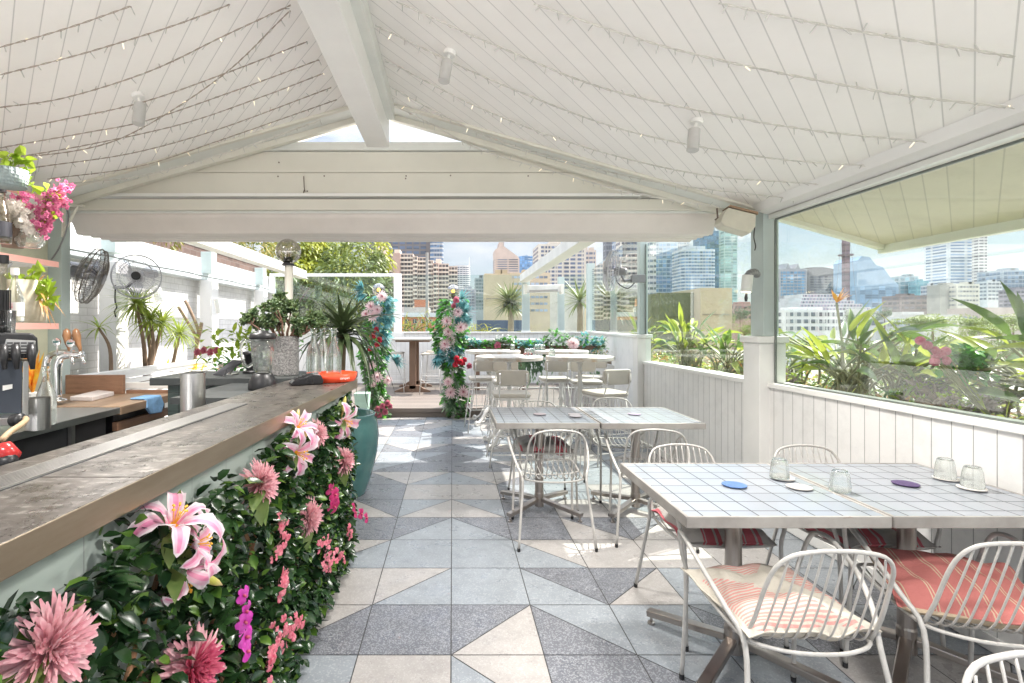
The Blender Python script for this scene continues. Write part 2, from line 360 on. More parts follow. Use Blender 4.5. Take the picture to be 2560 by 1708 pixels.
# outer overhang beyond the glass
zo = lambda x: zc(x) - .008
MB().add([(2.42, YB, zo(2.42)), (3.2, YB, zo(3.2)), (3.2, YG, zo(3.2)), (2.42, YG, zo(2.42)), (2.42, YB, zo(2.42)+.09), (3.2, YB, zo(3.2)+.09), (3.2, YG, zo(3.2)+.09), (2.42, YG, zo(2.42)+.09)],
    [(0, 1, 2, 3), (7, 6, 5, 4), (3, 2, 6, 7), (1, 5, 6, 2)]).build('overhang_soffit', m_soff, roof)
MB().box(3.19, 3.25, YB, YG + .03, zo(3.2) - .055, zo(3.2) + .08).build('overhang_fascia', m_cream, roof, bev=.003)
MB().add([(2.42, YG-.04, zo(2.42)-.035), (3.187, YG-.04, zo(3.187)-.035), (3.187, YG-.04, zo(3.187)+.09), (2.42, YG-.04, zo(2.42)+.09), (2.42, YG+.02, zo(2.42)-.035), (3.187, YG+.02, zo(3.187)-.035), (3.187, YG+.02, zo(3.187)+.09), (2.42, YG+.02, zo(2.42)+.09)],
    [(0, 1, 2, 3), (7, 6, 5, 4), (0, 4, 5, 1), (3, 2, 6, 7)]).build('overhang_rafter', m_cream, roof)
MB().add([(-3.6, YG - .01, zc(-3.6) - .0), (-3.6, YG + .02, zc(-3.6))], []).build('gutter_clip', m_trim, roof) if False else None
# gable rafters: two moulded boards each side, below the ceiling end
for sx, xe in ((1, 2.25), (-1, -3.3)):
    for (dy, dz, wz, wy, m_) in ((-.03, -.010, .022, .035, m_header), (.07, -.004, .010, .16, m_trim), (.175, -.030, .045, .05, m_header)):
        xa = XR + sx * .09
        MB().bar((xa, YG + dy, zc(xa) + dz), (xe, YG + dy, zc(xe) + dz), wy, wz).build('gable_rafter', m_, roof, bev=.003)
# header boards closing the gable
Yh = 4.1
def hz(v): return H - (v - V0) * Yh / F
def headboard(v0, v1, y, m_, name='header_board'):
    z1, z0 = hz(v0), hz(v1)
    q = []
    for z in (z0, z1):
        dx = (ZR - .02 - z) / SL; q += [(max(XR - dx, -3.25), z), (min(XR + dx, 2.12), z)]
    a, b, c, d = q[0], q[1], q[3], q[2]
    MB().prism([(p[0], y, p[1]) for p in (a, b, c, d)], (0, .05, 0)).build(name, m_, roof, bev=.002)
MB().box(-2.1, .95, Yh - .03, Yh + .06, hz(347), hz(329)).build('header_cap', m_trim, roof, bev=.003)
headboard(348.5, 396, Yh, m_header); headboard(398, 444, Yh - .006, m_header)
MB().box(-3.1, 2.0, Yh - .03, Yh + .05, hz(452.5), hz(445.5)).build('header_rail', m_white, roof, bev=.002)
m_nail = M('nail_head', (.12, .08, .06), .6)
for k, (u, v) in enumerate(((640, 373), (705, 439), (867, 335), (932, 404), (1034, 403), (1212, 404), (638, 405), (744, 404), (931, 410), (1120, 335))):
    p = P(u, v, Yh - (.032 if v < 345 else .008)); MB().lathe([(0, -.003), (.006, -.002), (.006, .002)], p, 8, Matrix.Rotation(R(90), 3, 'X')).build('nail', m_nail, roof)
MB().tube([P(697, 405, 4.08), P(698, 430, 4.07), P(700, 440, 4.07), P(696, 443, 4.07), P(698, 436, 4.07)], .0035, 5).build('hook', m_nail, roof)
# ---------------- retracted awning under the header ----------------
aw = thing('retracted_awning', 'folded cream canvas awning drawn back in pleats below the gable header', 'awning', (0, 4.15, 2.4))
m_canvas = M('awning_canvas', (.68, .63, .585), .65, var=.04, vs=4)
MB().box(-3.06, 2.12, 4.07, 4.11, 2.34, 2.425).build('cassette', m_header, aw, world=True, bev=.004)
MB().box(-3.06, 2.12, 4.112, 4.15, 2.325, 2.35).build('cassette_lip', m_trim, aw, world=True, bev=.006)
pts = [(0, 4.13, 2.325), (0, 4.135, 2.29), (0, 4.17, 2.24), (0, 4.195, 2.20), (0, 4.205, 2.178), (0, 4.23, 2.170)]
q = smooth_path(pts, 5); n2 = len(q)
MB().add([(x, p.y, p.z) for x in (-3.06, 2.12) for p in q], [(i, i + 1, n2 + i + 1, n2 + i) for i in range(n2 - 1)]).build('canvas', m_canvas, aw, smooth=True, world=True)
for k in range(4):
    y = 4.28 + .12 * k; zb = H + (750 - (541.5 + k * 4.6)) * y / F
    sec = smooth_path([(0, y - .045, zb + .05), (0, y - .035, zb + .012), (0, y, zb), (0, y + .035, zb + .012), (0, y + .045, zb + .06)], 3); m_ = len(sec)
    MB().add([(x, p.y, p.z) for x in (-3.06, 2.12 + .004 * k) for p in sec], [(i, i+1, m_+i+1, m_+i) for i in range(m_ - 1)] + [list(range(m_)), list(range(m_, 2 * m_))[::-1]]).build('pleat', m_canvas, aw, smooth=False, world=True)
MB().box(-3.3, 2.2, 4.16, 6.25, 2.475, 2.485).build('shade_sheet', m_canvas, aw, world=True)  # unseen sheet reaching past the pleats, added to shade the floor
# pergola beams that carry the awning out over the deck
m_beam = M('pergola_beam', (.70, .69, .66), .5, var=.1, vs=3, bump=.1)
pb = thing('pergola_beam', 'long white pergola beam running out to the right-hand glass screen posts', 'beam', (1.6, 4.2, 2.5), group='pergola beams')
MB().box(1.53, 1.68, 4.2, 11.72, 2.44, 2.60).build('timber', m_beam, pb, world=True, bev=.004); MB().box(1.51, 1.70, 4.2, 11.74, 2.425, 2.438).build('track', m_header, pb, world=True)
pb = thing('pergola_beam', 'long white pergola beam on the left, passing behind the tall globe lamp', 'beam', (-3.3, 4.2, 2.5), group='pergola beams')
MB().box(-3.40, -3.24, 4.2, 11.5, 2.50, 2.66).build('timber', m_beam, pb, world=True, bev=.004); MB().box(-3.41, -3.22, 4.2, 11.52, 2.485, 2.498).build('track', m_header, pb, world=True)
# ---------------- right side wall, posts and windows ----------------
xw = lambda y: 2.40 - .021 * y
def wallseg(name, label, a, b, z1, mat, th=.1, z0=0, sill=True, skirt=True, cap=.035, sillw=.07):
    t = thing(name, label, 'wall', (0, 0, 0)); a = V((*a, 0)); b = V((*b, 0)); d = (b - a).normalized(); n = V((d.y, -d.x, 0))  # n points outwards (right of a->b)
    MB().prism([a + V((0, 0, z0)), b + V((0, 0, z0)), b + V((0, 0, z1 - cap)), a + V((0, 0, z1 - cap))], n * th).build('board_panel', mat, t)
    if sill:
        MB().prism([a - n * .018 + V((0, 0, z1 - cap + .001)), b - n * .018 + V((0, 0, z1 - cap + .001)), b - n * .018 + V((0, 0, z1)), a - n * .018 + V((0, 0, z1))], n * (th + sillw)).build('sill', m_white, t, bev=.004)
    if skirt: MB().prism([a - n * .012 + V((0, 0, z0 + .01)), b - n * .012 + V((0, 0, z0 + .01)), b - n * .012 + V((0, 0, z0 + .075)), a - n * .012 + V((0, 0, z0 + .075))], n * .011).build('skirting', m_white, t)
    return t
wallseg('panelled_wall', 'low white boarded wall under the big right-hand window beside the near tables', (xw(-.9), -.9), (xw(3.8), 3.8), 1.01, m_wallY)
wallseg('panelled_wall', 'low white boarded wall section between the two green-grey posts', (xw(4.0), 4.0), (xw(6.15), 6.15), 1.01, m_wallY)
wallseg('parapet_wall', 'higher smooth white wall running along the right edge of the deck', (2.285, 6.3), (3.08, 11.7), 1.315, stripewood('wall_boards_fine', (.80, .79, .77), (0, 1, 0), .1, .03, .03, .03, .45, .8, .3), skirt=False)
wallseg('parapet_wall', 'white boarded wall across the far end of the deck below the glass screens', (-4.15, 11.7), (3.08, 11.7), 1.305, m_wallX) if False else None
t = thing('parapet_wall', 'white boarded wall across the far end of the deck below the glass screens', 'wall', (0, 0, 0))
MB().box(-4.15, 3.2, 11.70, 11.82, .14, 1.27).build('board_panel', m_wallX, t); MB().box(-4.15, 3.2, 11.67, 11.86, 1.271, 1.305).build('sill', m_white, t, bev=.004)
def pane(label, quad, th=.008, mat=None, frame=None, cat='window', name='window_pane', group=None):
    q = [V(p) for p in quad]; n = (q[1] - q[0]).cross(q[3] - q[0]).normalized()
    t = thing(name, label, cat, q[0], group=group)
    MB().prism(q, n * th).build('glass', mat or m_pane, t, world=True)
    if frame:
        for i in range(4):
            if i in frame[1]: MB().bar(q[i], q[(i+1) % 4], frame[0], frame[0], up=n).build('frame', frame[2], t, world=True, bev=.002)
    return t
m_alu = M('dark_window_frame', (.16, .17, .16), .4, var=.1)
pane('large clear window above the low wall, looking over the city from the near tables', [(xw(3.76)+.03, 3.76, 1.012), (xw(-.88)+.03, -.88, 1.012), (xw(-.88)+.03, -.88, 2.20), (xw(3.76)+.03, 3.76, 2.20)], frame=(.014, (0, 2, 3), m_alu))
pane('clear window between the two posts with the tan building behind it', [(xw(6.15)+.03, 6.15, 1.012), (xw(4.02)+.03, 4.02, 1.012), (xw(4.02)+.03, 4.02, 2.40), (xw(6.15)+.03, 6.15, 2.40)], frame=(.014, (3,), m_alu))
# corner post
t = thing('corner_post', 'pale green post boxed in white boards where the roof meets the awning', 'post', (2.33, 3.9, 0), group='posts on the right-hand wall')
MB().box(2.285, 2.40, 3.80, 3.96, 1.35, 2.315).build('upper_post', m_green, t, world=True, bev=.004)
MB().box(2.245, 2.44, 3.78, 3.99, 0, 1.30).build('boxing', m_white, t, world=True, bev=.005)
MB().box(2.225, 2.455, 3.765, 4.005, 1.302, 1.349).build('cap', m_white, t, world=True, bev=.004)
t = thing('corner_post', 'pale green post between the second and third windows, carrying the right-hand fan', 'post', (2.28, 6.2, 0), group='posts on the right-hand wall')
MB().box(2.235, 2.33, 6.16, 6.25, 1.33, 2.47).build('upper_post', m_green, t, world=True, bev=.004)
MB().box(2.20, 2.36, 6.14, 6.30, 0, 1.285).build('boxing', m_white, t, world=True, bev=.005)
MB().box(2.185, 2.375, 6.125, 6.31, 1.287, 1.329).build('cap', m_white, t, world=True, bev=.004)
# far screens: posts and frameless glass
def ppost(label, x, y, z0, z1, w_=.15, d_=.1):
    t = thing('screen_post', label, 'post', (x, y, z0), group='posts of the glass screens')
    MB().box(x - w_/2, x + w_/2, y - d_/2, y + d_/2, z0 + .03, z1).build('post', m_green, t, world=True, bev=.004)
    MB().box(x - w_/2 - .015, x + w_/2 + .015, y - d_/2 - .015, y + d_/2 + .015, z0, z0 + .029).build('foot_plate', m_white, t, world=True)
ppost('green-white screen post under the end of the right-hand pergola beam', 1.67, 11.76, 1.305, 2.46, .17)
ppost('green-white screen post holding the right side of the outdoor heater', 2.47, 11.76, 1.305, 2.55, .14)
ppost('tall green-white screen post at the far right corner of the deck', 3.02, 11.30, 1.315, 2.80, .17)
gp = 'glass screens around the deck'
pane('frameless glass screen left of the right-hand pergola beam, in front of the yucca', [(-1.1, 11.76, 1.31), (1.57, 11.76, 1.31), (1.57, 11.76, 2.60), (-1.1, 11.76, 2.60)], mat=m_pane2, name='glass_screen', cat='glass screen', group=gp)
pane('glass screen below the outdoor heater at the back of the deck', [(1.77, 11.76, 1.31), (2.39, 11.76, 1.31), (2.39, 11.76, 2.35), (1.77, 11.76, 2.35)], mat=m_pane2, name='glass_screen', cat='glass screen', group=gp)
pane('narrow glass screen between the heater and the far corner post', [(2.55, 11.76, 1.31), (3.0, 11.70, 1.31), (3.0, 11.70, 2.6), (2.55, 11.76, 2.6)], mat=m_pane2, name='glass_screen', cat='glass screen', group=gp)
pane('long glass screen on the right-hand deck wall behind the clear fan', [(2.98, 11.15, 1.32), (2.33, 6.35, 1.32), (2.33, 6.35, 2.62), (2.98, 11.15, 2.62)], mat=m_pane2, name='glass_screen', cat='glass screen', group=gp)
t = thing('framed_screen', 'large glass screen in a white timber frame on the left end of the far wall', 'glass screen', (-4.1, 11.7, 1.3), group=gp)
MB().box(-4.05, -1.28, 11.755, 11.765, 1.34, 2.56).build('glass', m_pane2, t, world=True)
MB().box(-4.15, -1.16, 11.72, 11.80, 2.56, 2.63).build('top_rail', m_white, t, world=True, bev=.004)
MB().box(-1.33, -1.16, 11.70, 11.82, 1.306, 2.558).build('stile', m_white, t, world=True, bev=.004); MB().box(-4.15, -4.05, 11.70, 11.82, 1.306, 2.558).build('stile', m_white, t, world=True, bev=.004)
MB().box(-1.38, -1.10, 11.66, 11.88, 1.13, 1.30).build('stile_foot', m_white, t, world=True, bev=.004)
# ---------------- left side: white brick wall, gutter beam, brick parapet, posts ----------------
def brickmat(name, c, mortar, sx, sy, rough=.7, bump=.6, var=.1):
    n = NT(name); cx = n.n('CombineXYZ'); sp = n.n('SeparateXYZ'); n.l(n.tc.outputs['Object'], sp.inputs[0])
    n.l(n.math('ADD', sp.outputs['X'], sp.outputs['Y']), cx.inputs[0]); n.l(sp.outputs['Z'], cx.inputs[1])
    br = n.n('TexBrick'); n.l(cx.outputs[0], br.inputs['Vector']); br.inputs['Scale'].default_value = 1; br.inputs['Brick Width'].default_value = sx; br.inputs['Row Height'].default_value = sy; br.inputs['Mortar Size'].default_value = .006; br.inputs['Bias'].default_value = 0
    br.inputs['Color1'].default_value = (*sc_(c, 1 - var), 1); br.inputs['Color2'].default_value = (*sc_(c, 1 + var), 1); br.inputs['Mortar'].default_value = (*mortar, 1)
    st = n.ramp(n.noise(3, 6, .7), (.3, .8), (.6, 1.0)); cc = n.mix(1, br.outputs[0], st, 'MULTIPLY'); n.bump(n.math('ADD', n.math('MULTIPLY', br.outputs['Fac'], -1), n.math('MULTIPLY', n.noise(40), .5)), bump, .006)
    return n.fin(cc, rough)
m_wbrick = brickmat('white_painted_brick', (.80, .79, .77), (.66, .65, .62), .23, .086, .6, .5, .03)
t = thing('brick_wall', 'white painted brick wall along the left of the terrace, lit by the sun', 'wall', (0, 0, 0))
MB().box(-4.35, -4.15, 1.2, 12.0, -.3, 2.25).build('brick_face', m_wbrick, t)
for k, (z0, z1, dx) in enumerate(((2.25, 2.40, 0), (2.402, 2.56, .012))): MB().box(-4.33, -4.16 - dx, 1.2, 12.0, z0, z1).build('cladding_board', m_white, t, bev=.003)
MB().box(-4.16, -3.98, 1.2, 11.68, 2.17, 2.27).build('gutter_beam', M('gutter_white', (.66, .72, .74), .4, var=.05), t, bev=.01)
MB().tube([(-3.975, 1.3 + i * .5, 2.235 + .008 * math.sin(i * 2.1)) for i in range(21)], .006, 5).build('cable', m_alu, t)
MB().box(-4.18, -4.14, 5.55, 5.58, .6, 2.1).box(-4.18, -4.14, 5.25, 5.27, .6, 1.3).build('downpipe', m_green, t)
t = thing('brick_parapet', 'old brown brick parapet behind the top of the white wall', 'wall', (0, 0, 0))
MB().box(-4.75, -4.50, 4.0, 12.5, 1.5, 2.86).build('bricks', brickmat('brown_brick', (.13, .085, .07), (.18, .15, .13), .23, .086, .85, .8, .3), t)
MB().box(-4.80, -4.46, 4.0, 12.5, 2.861, 2.90).build('coping', M('brick_coping', (.35, .28, .24), .85, var=.3), t)
for i, (y, lb) in enumerate(((6.0, 'white square post against the brick wall behind the two fans'), (8.35, 'white square post against the brick wall left of the jade plant'), (10.6, 'farthest white square post on the brick wall by the framed screen'))):
    t = thing('wall_post', lb, 'post', (-3.95, y, 0), group='posts against the brick wall')
    MB().box(-3.976 if False else -4.03, -3.83, y - .11, y + .11, 0, 2.168).build('shaft', m_white, t, world=True, bev=.005)
    MB().box(-4.02, -3.85, y - .10, y + .10, 2.27, 2.62).build('head', m_green, t, world=True, bev=.005)
# ---------------- dining tables ----------------
m_tile = NT('table_tile')
_f = m_tile; gx = _f.dot((1, 0, 0), 0, .1012); gy = _f.dot((0, 1, 0), 0, .1012)
ln = _f.math('MAXIMUM', _f.math('LESS_THAN', gx, .042), _f.math('LESS_THAN', gy, .042))
wn = _f.n('TexWhiteNoise'); wn.noise_dimensions = '2D'; cx = _f.n('CombineXYZ'); _f.l(_f.floor((1, 0, 0), 0, .1012), cx.inputs[0]); _f.l(_f.floor((0, 1, 0), 0, .1012), cx.inputs[1]); _f.l(cx.outputs[0], wn.inputs['Vector'])
tcol = _f.mix(wn.outputs[0], (.28, .305, .345), (.315, .34, .375)); _f.bump(_f.math('SUBTRACT', _f.math('MULTIPLY', _f.noise(12), .08), ln), .6, .002)
m_tile = _f.fin(_f.mix(ln, tcol, (.02, .02, .022)), _f.mix(ln, (.13, .13, .13), (.8, .8, .8)))
n_ = NT('worn_white_timber'); wr = n_.ramp(n_.noise(22, 8, .75, stretch=(.5, .5, 2)), (.60, 0), (.66, 1)); n_.bump(wr, -.3, .003)
m_worn = n_.fin(n_.mix(wr, n_.mix(n_.ramp(n_.noise(5, 5), (.3, 0), (.7, 1)), (.36, .345, .32), (.22, .205, .19)), (.25, .20, .17)), .6)
tb0 = thing('dining_table', 'white tiled table nearest the camera on the left, with a blue coaster and two glasses', 'table', (1.205, 2.216, 0), group='tiled dining tables')
MB().box(-.354, .354, -.354, .354, .715, .738).build('tiled_top', m_tile, tb0)
e = MB()
for a, b in (((-.368, -.368), (.368, -.368)), ((.368, -.368), (.368, .368)), ((.368, .368), (-.368, .368)), ((-.368, .368), (-.368, -.368))):
    a = V((*a, .7125)); b = V((*b, .7125)); c = V((0, 0, .7125)); k = .3545 / .368
    e.add([a - V((0,0,.0145)), b - V((0,0,.0145)), b + V((0,0,.0275)), a + V((0,0,.0275)), V((a.x*k, a.y*k, .698)), V((b.x*k, b.y*k, .698)), V((b.x*k, b.y*k, .740)), V((a.x*k, a.y*k, .740))], [(0,1,2,3), (7,6,5,4), (3,2,6,7), (0,4,5,1), (1,5,6,2), (0,3,7,4)])
e.build('edge_board', m_worn, tb0, bev=.003)
MB().box(-.34, .34, -.34, .34, .700, .7145).build('underside', m_dark, tb0)
MB().lathe([(.0, .03), (.036, .03), (.036, .13), (.033, .14), (.033, .692), (.12, .692), (.12, .699), (0, .699)], n=20).build('pole', m_steel2, tb0, smooth=False)
for k in range(4):
    a = R(45 + 90 * k); l = MB(); c_, s_ = math.cos(a), math.sin(a)
    l.bar((c_ * .03, s_ * .03, .085), (c_ * .375, s_ * .375, .052), .045, .028)
    lg = l.build('foot_arm', m_steel2, tb0, bev=.004)
    MB().lathe([(0, .0), (.017, 0), (.017, .01), (.006, .012), (.006, .04)], (c_ * .36, s_ * .36, 0), 12).build('glide', m_steel2, lg)
for lb, x, y in (('white tiled table nearest the camera on the right, by the boarded wall', 1.947, 2.216), ('further white tiled table on the left, in front of the round bar tables', .674, 4.015), ('further white tiled table on the right, with one coaster', 1.418, 4.005)):
    o = copy_tree(tb0); o.location = (x, y, 0); o['label'] = lb
# coasters and tumblers
def coaster(lb, x, y, z, c, g='coasters on the tiled tables'):
    t = tag(MB().lathe([(0, 0), (.048, 0), (.0485, .001), (.0485, .003), (.047, .0035), (0, .0035)], n=32).build('coaster', M('coaster_card', c, .75, var=.15, vs=40)), lb, 'coaster', g); t.location = (x, y, z + .003)
pt = lambda u, v, z=.74: ((u - U0) * (H - z) / (v - V0), F * (H - z) / (v - V0))
coaster('bright blue round coaster on the nearest tiled table', *pt(1685, 1115), .74, (.075, .15, .33))
coaster('pale grey coaster lying free between two upturned glasses', *pt(1834, 1120), .74, (.42, .40, .38))
coaster('pale coaster under the farther upturned glass on the left table', *pt(1795, 1099), .74, (.60, .57, .54))
coaster('dark purple coaster on the right near table', *pt(2078, 1112), .74, (.08, .05, .13))
coaster('pale coaster under the rear glass at the wall end', *pt(2172, 1100), .74, (.60, .57, .54))
coaster('pale coaster under the front glass at the wall end', *pt(2230, 1122), .74, (.60, .57, .54))
coaster('grey coaster alone at the left of the further left table', *pt(1238.5, 951.5), .74, (.32, .28, .30))
coaster('grey rear coaster of the overlapping two on the further left table', *pt(1318, 952), .74, (.36, .34, .35))
coaster('grey front coaster of the overlapping two on the further left table', *pt(1321, 957), .7437, (.36, .34, .36))
coaster('grey coaster on the further right table', *pt(1456, 951.5), .74, (.26, .22, .30))
gl = MB().lathe([(.0385, 0), (.0395, .002), (.0385, .02), (.034, .06), (.029, .082), (.024, .087), (0, .088), (0, .083), (.022, .082), (.0275, .078), (.032, .058), (.0365, .02), (.037, .002), (.0385, 0)], n=28).build('tumbler', m_glass, None, smooth=True)
def tumbler(lb, x, y, z, first=[True], g='upturned water glasses'):
    o = gl if first[0] else gl.copy()
    if not first[0]: col.objects.link(o)
    first[0] = False; o.location = (x, y, z); tag(o, lb, 'glass', g)
tumbler('upturned glass on the pale coaster, farthest left on the near tables', *pt(1789, 1100), .747)
tumbler('upturned glass standing bare on the tiles at the joint of the near tables', *pt(1928, 1127), .741)
tumbler('upturned glass at the rear of the wall end of the near tables', *pt(2169, 1100), .747)
tumbler('upturned glass at the front of the wall end of the near tables', *pt(2232, 1121), .747)
# ---------------- wire armchairs ----------------
def wire_chair():
    t = thing('wire_armchair', 'x', 'chair', (0, 0, 0), group='white wire armchairs')
    rim = [V((.20, -.10, .425)), V((.205, .02, .432)), V((.205, .17, .445)), V((.17, .225, .448)), V((0, .235, .445)), V((-.17, .225, .448)), V((-.205, .17, .445)), V((-.205, .02, .432)), V((-.20, -.10, .425)), V((-.185, -.19, .425)), V((-.10, -.235, .422)), V((0, -.245, .42)), V((.10, -.235, .422)), V((.185, -.19, .425))]
    MB().tube(smooth_path(rim + [rim[0]], 3)[:-1], .0065, 8, closed=True).build('seat_rim', m_chw, t, smooth=True)
    loop = [(-.195, -.175, .425), (-.190, -.225, .52), (-.182, -.27, .64), (-.168, -.30, .71), (-.13, -.318, .752), (-.06, -.325, .768), (0, -.327, .771), (.06, -.325, .768), (.13, -.318, .752), (.168, -.30, .71), (.182, -.27, .64), (.190, -.225, .52), (.195, -.175, .425)]
    MB().tube(smooth_path(loop, 3), .0065, 8).build('back_loop', m_chw, t, smooth=True)
    n = 10
    for i in range(n):
        f = -1 + 2 * (i + .5) / n; x = f * .165
        zt = .771 - .045 * abs(f)**3.2; xf = f * .19
        p = [(x * .93, -.325 + .02 * abs(f)**3, zt), (x, -.29, .66), (x * 1.05, -.245, .54), (x * 1.08, -.20, .448), (x * 1.1, -.14, .415), (x * 1.12, -.03, .408), (xf, .12, .42), (xf, .228, .445)]
        MB().tube(smooth_path(p, 4), .0034, 6).build('wire', m_chw, t, smooth=True)
    MB().tube(smooth_path([(-.2, -.02, .428), (-.1, -.02, .410), (.1, -.02, .410), (.2, -.02, .428)], 3), .004, 6).build('seat_brace', m_chw, t, smooth=True)
    for s in (1, -1):
        p = [(s * .245, -.30, .012), (s * .225, -.25, .22), (s * .207, -.20, .42), (s * .235, -.135, .50), (s * .26, -.03, .575), (s * .268, .09, .625), (s * .262, .16, .632), (s * .25, .20, .605), (s * .232, .222, .52), (s * .214, .225, .44), (s * .215, .24, .22), (s * .22, .255, .012)]
        q = smooth_path(p, 4); m_ = len(q); k = 30
        leg = MB().tube(q, .0085, 8).build('side_tube', m_chw, t, smooth=True)
        for fx, fy in ((.245, -.30), (.22, .255)): MB().lathe([(0, 0), (.009, 0), (.0105, .004), (.0105, .022), (0, .022)], (s * fx, fy, 0), 8).build('foot_cap', m_black, leg)
    return t
wc = wire_chair(); first = True
for lb, x, y, rz in (
    ('wire armchair nearest the camera, holding the pink cushion with a pale cross', 1.135, 1.82, -2),
    ('wire armchair at the right edge holding the red cushion with yellow stripes', 1.80, 1.86, -12),
    ('wire armchair tucked in under the nearest tiled table from the far side', 1.245, 2.52, 180),
    ('wire armchair on the far side of the right near table, against the boarded wall', 1.915, 2.50, 180),
    ('wire armchair in the bottom right corner, only its rounded back showing', 1.16, .70, 180),
    ('empty wire armchair seen from behind at the further left table', .664, 3.56, 0),
    ('wire armchair with a striped cushion on the far side of the further left table', .735, 4.20, 180),
    ('sunlit empty wire armchair on the far side of the further right table', 1.43, 4.40, 176),
    ('empty wire armchair turned a little to the wall at the further right table', 1.35, 3.58, -10)):
    c = wc if first else copy_tree(wc); first = False
    c.location = (x, y, 0); c.rotation_euler.z = R(rz); c['label'] = lb
# cushions
def cloth(name, ca, cb, mode):
    n = NT(name)
    if mode == 'cross':
        s = n.dot((0, 1, 0), 0, .0135); ln = n.math('LESS_THAN', s, .55); sp = n.n('SeparateXYZ'); n.l(n.tc.outputs['Object'], sp.inputs[0])
        d1 = n.math('ABSOLUTE', n.math('SUBTRACT', sp.outputs['Y'], n.math('MULTIPLY', sp.outputs['X'], -.9))); d2 = n.math('ABSOLUTE', n.math('SUBTRACT', sp.outputs['Y'], n.math('ADD', n.math('MULTIPLY', sp.outputs['X'], 1.3), .0)))
        cr = n.math('MAXIMUM', n.math('LESS_THAN', d1, .065), n.math('MULTIPLY', n.math('LESS_THAN', d2, .07), n.math('GREATER_THAN', sp.outputs['Y'], -.03)))
        ln = n.math('MULTIPLY', ln, n.math('SUBTRACT', 1, cr)); side = n.math('LESS_THAN', sp.outputs['Z'], .012); ln = n.math('MULTIPLY', ln, n.math('SUBTRACT', 1, side)); cc = n.mix(ln, cb, ca)
    elif mode == 'thin':
        s = n.dot((1, .15, 0), 0, .075); ln = n.math('MAXIMUM', n.math('LESS_THAN', s, .05), n.math('MULTIPLY', n.math('GREATER_THAN', s, .13), n.math('LESS_THAN', s, .18)))
        sp = n.n('SeparateXYZ'); n.l(n.tc.outputs['Object'], sp.inputs[0]); side = n.math('LESS_THAN', sp.outputs['Z'], .0); ln = n.math('MAXIMUM', ln, side); cc = n.mix(ln, ca, cb)
    else:
        s = n.dot((1, 0, 0), .02, .17); a = n.math('LESS_THAN', s, .48); b2 = n.math('MULTIPLY', n.math('GREATER_THAN', s, .10), n.math('LESS_THAN', s, .16)); b3 = n.math('MULTIPLY', n.math('GREATER_THAN', s, .40), n.math('LESS_THAN', s, .43))
        ln = n.math('MULTIPLY', a, n.math('SUBTRACT', 1, n.math('MAXIMUM', b2, b3))); cc = n.mix(ln, cb, ca)
    n.bump(n.noise(14, 6, .7), .5, .02)
    return n.fin(cc, .9, spec=.2)
def cushion(lb, x, y, z, rz, mat, seed, w_=.205, d_=.205, tilt=0, nm='cushion'):
    mb = pillow(MB(), w_, d_, .058, n=24, jit=.024, seed=seed)
    o = tag(mb.build('seat_cushion', mat, None, smooth=True), lb, 'cushion', 'cushions on the wire armchairs'); o.location = (x, y, z); o.rotation_euler = (R(tilt), 0, R(rz))
    n_e = 16; ed = []
    for i in range(n_e * 4):
        k, f = divmod(i, n_e); f = f / n_e * 2 - 1; a, b = ((f, -1), (1, f), (-f, 1), (-1, -f))[k]
        ed.append(V((a * w_ * (1 - .35 * .16 * (1 - b * b)), b * d_ * (1 - .35 * .16 * (1 - a * a)), .024 * noise.noise(V((a * 2.6, b * 2.6, seed))))))
    MB().tube(ed, .0032, 6, closed=True).build('piping', mat, o, smooth=True)
c_cross = cloth('pink_stripe_cross', (.58, .28, .255), (.54, .50, .43), 'cross'); c_thin = cloth('red_yellow_stripe', (.47, .165, .15), (.52, .42, .30), 'thin'); c_wide = cloth('red_grey_stripe', (.46, .12, .14), (.40, .375, .35), 'wide')
cushion('flat cushion of fine pink stripes crossed by a plain cream band', 1.12, 1.825, .462, 2, c_cross, 3, .21, .22)
cushion('rumpled coral red cushion with thin yellow stripes', 1.83, 1.88, .478, -25, c_thin, 5, .225, .215, 6)
cushion('red and grey striped cushion under the nearest tiled table', 1.235, 2.49, .468, 176, c_wide, 8)
cushion('red and grey striped cushion beside the boarded wall, under the right near table', 1.91, 2.46, .466, 183, c_wide, 13, .22)
cushion('red, pink and grey striped cushion at the further left table', .73, 4.17, .468, 180, c_wide, 21)
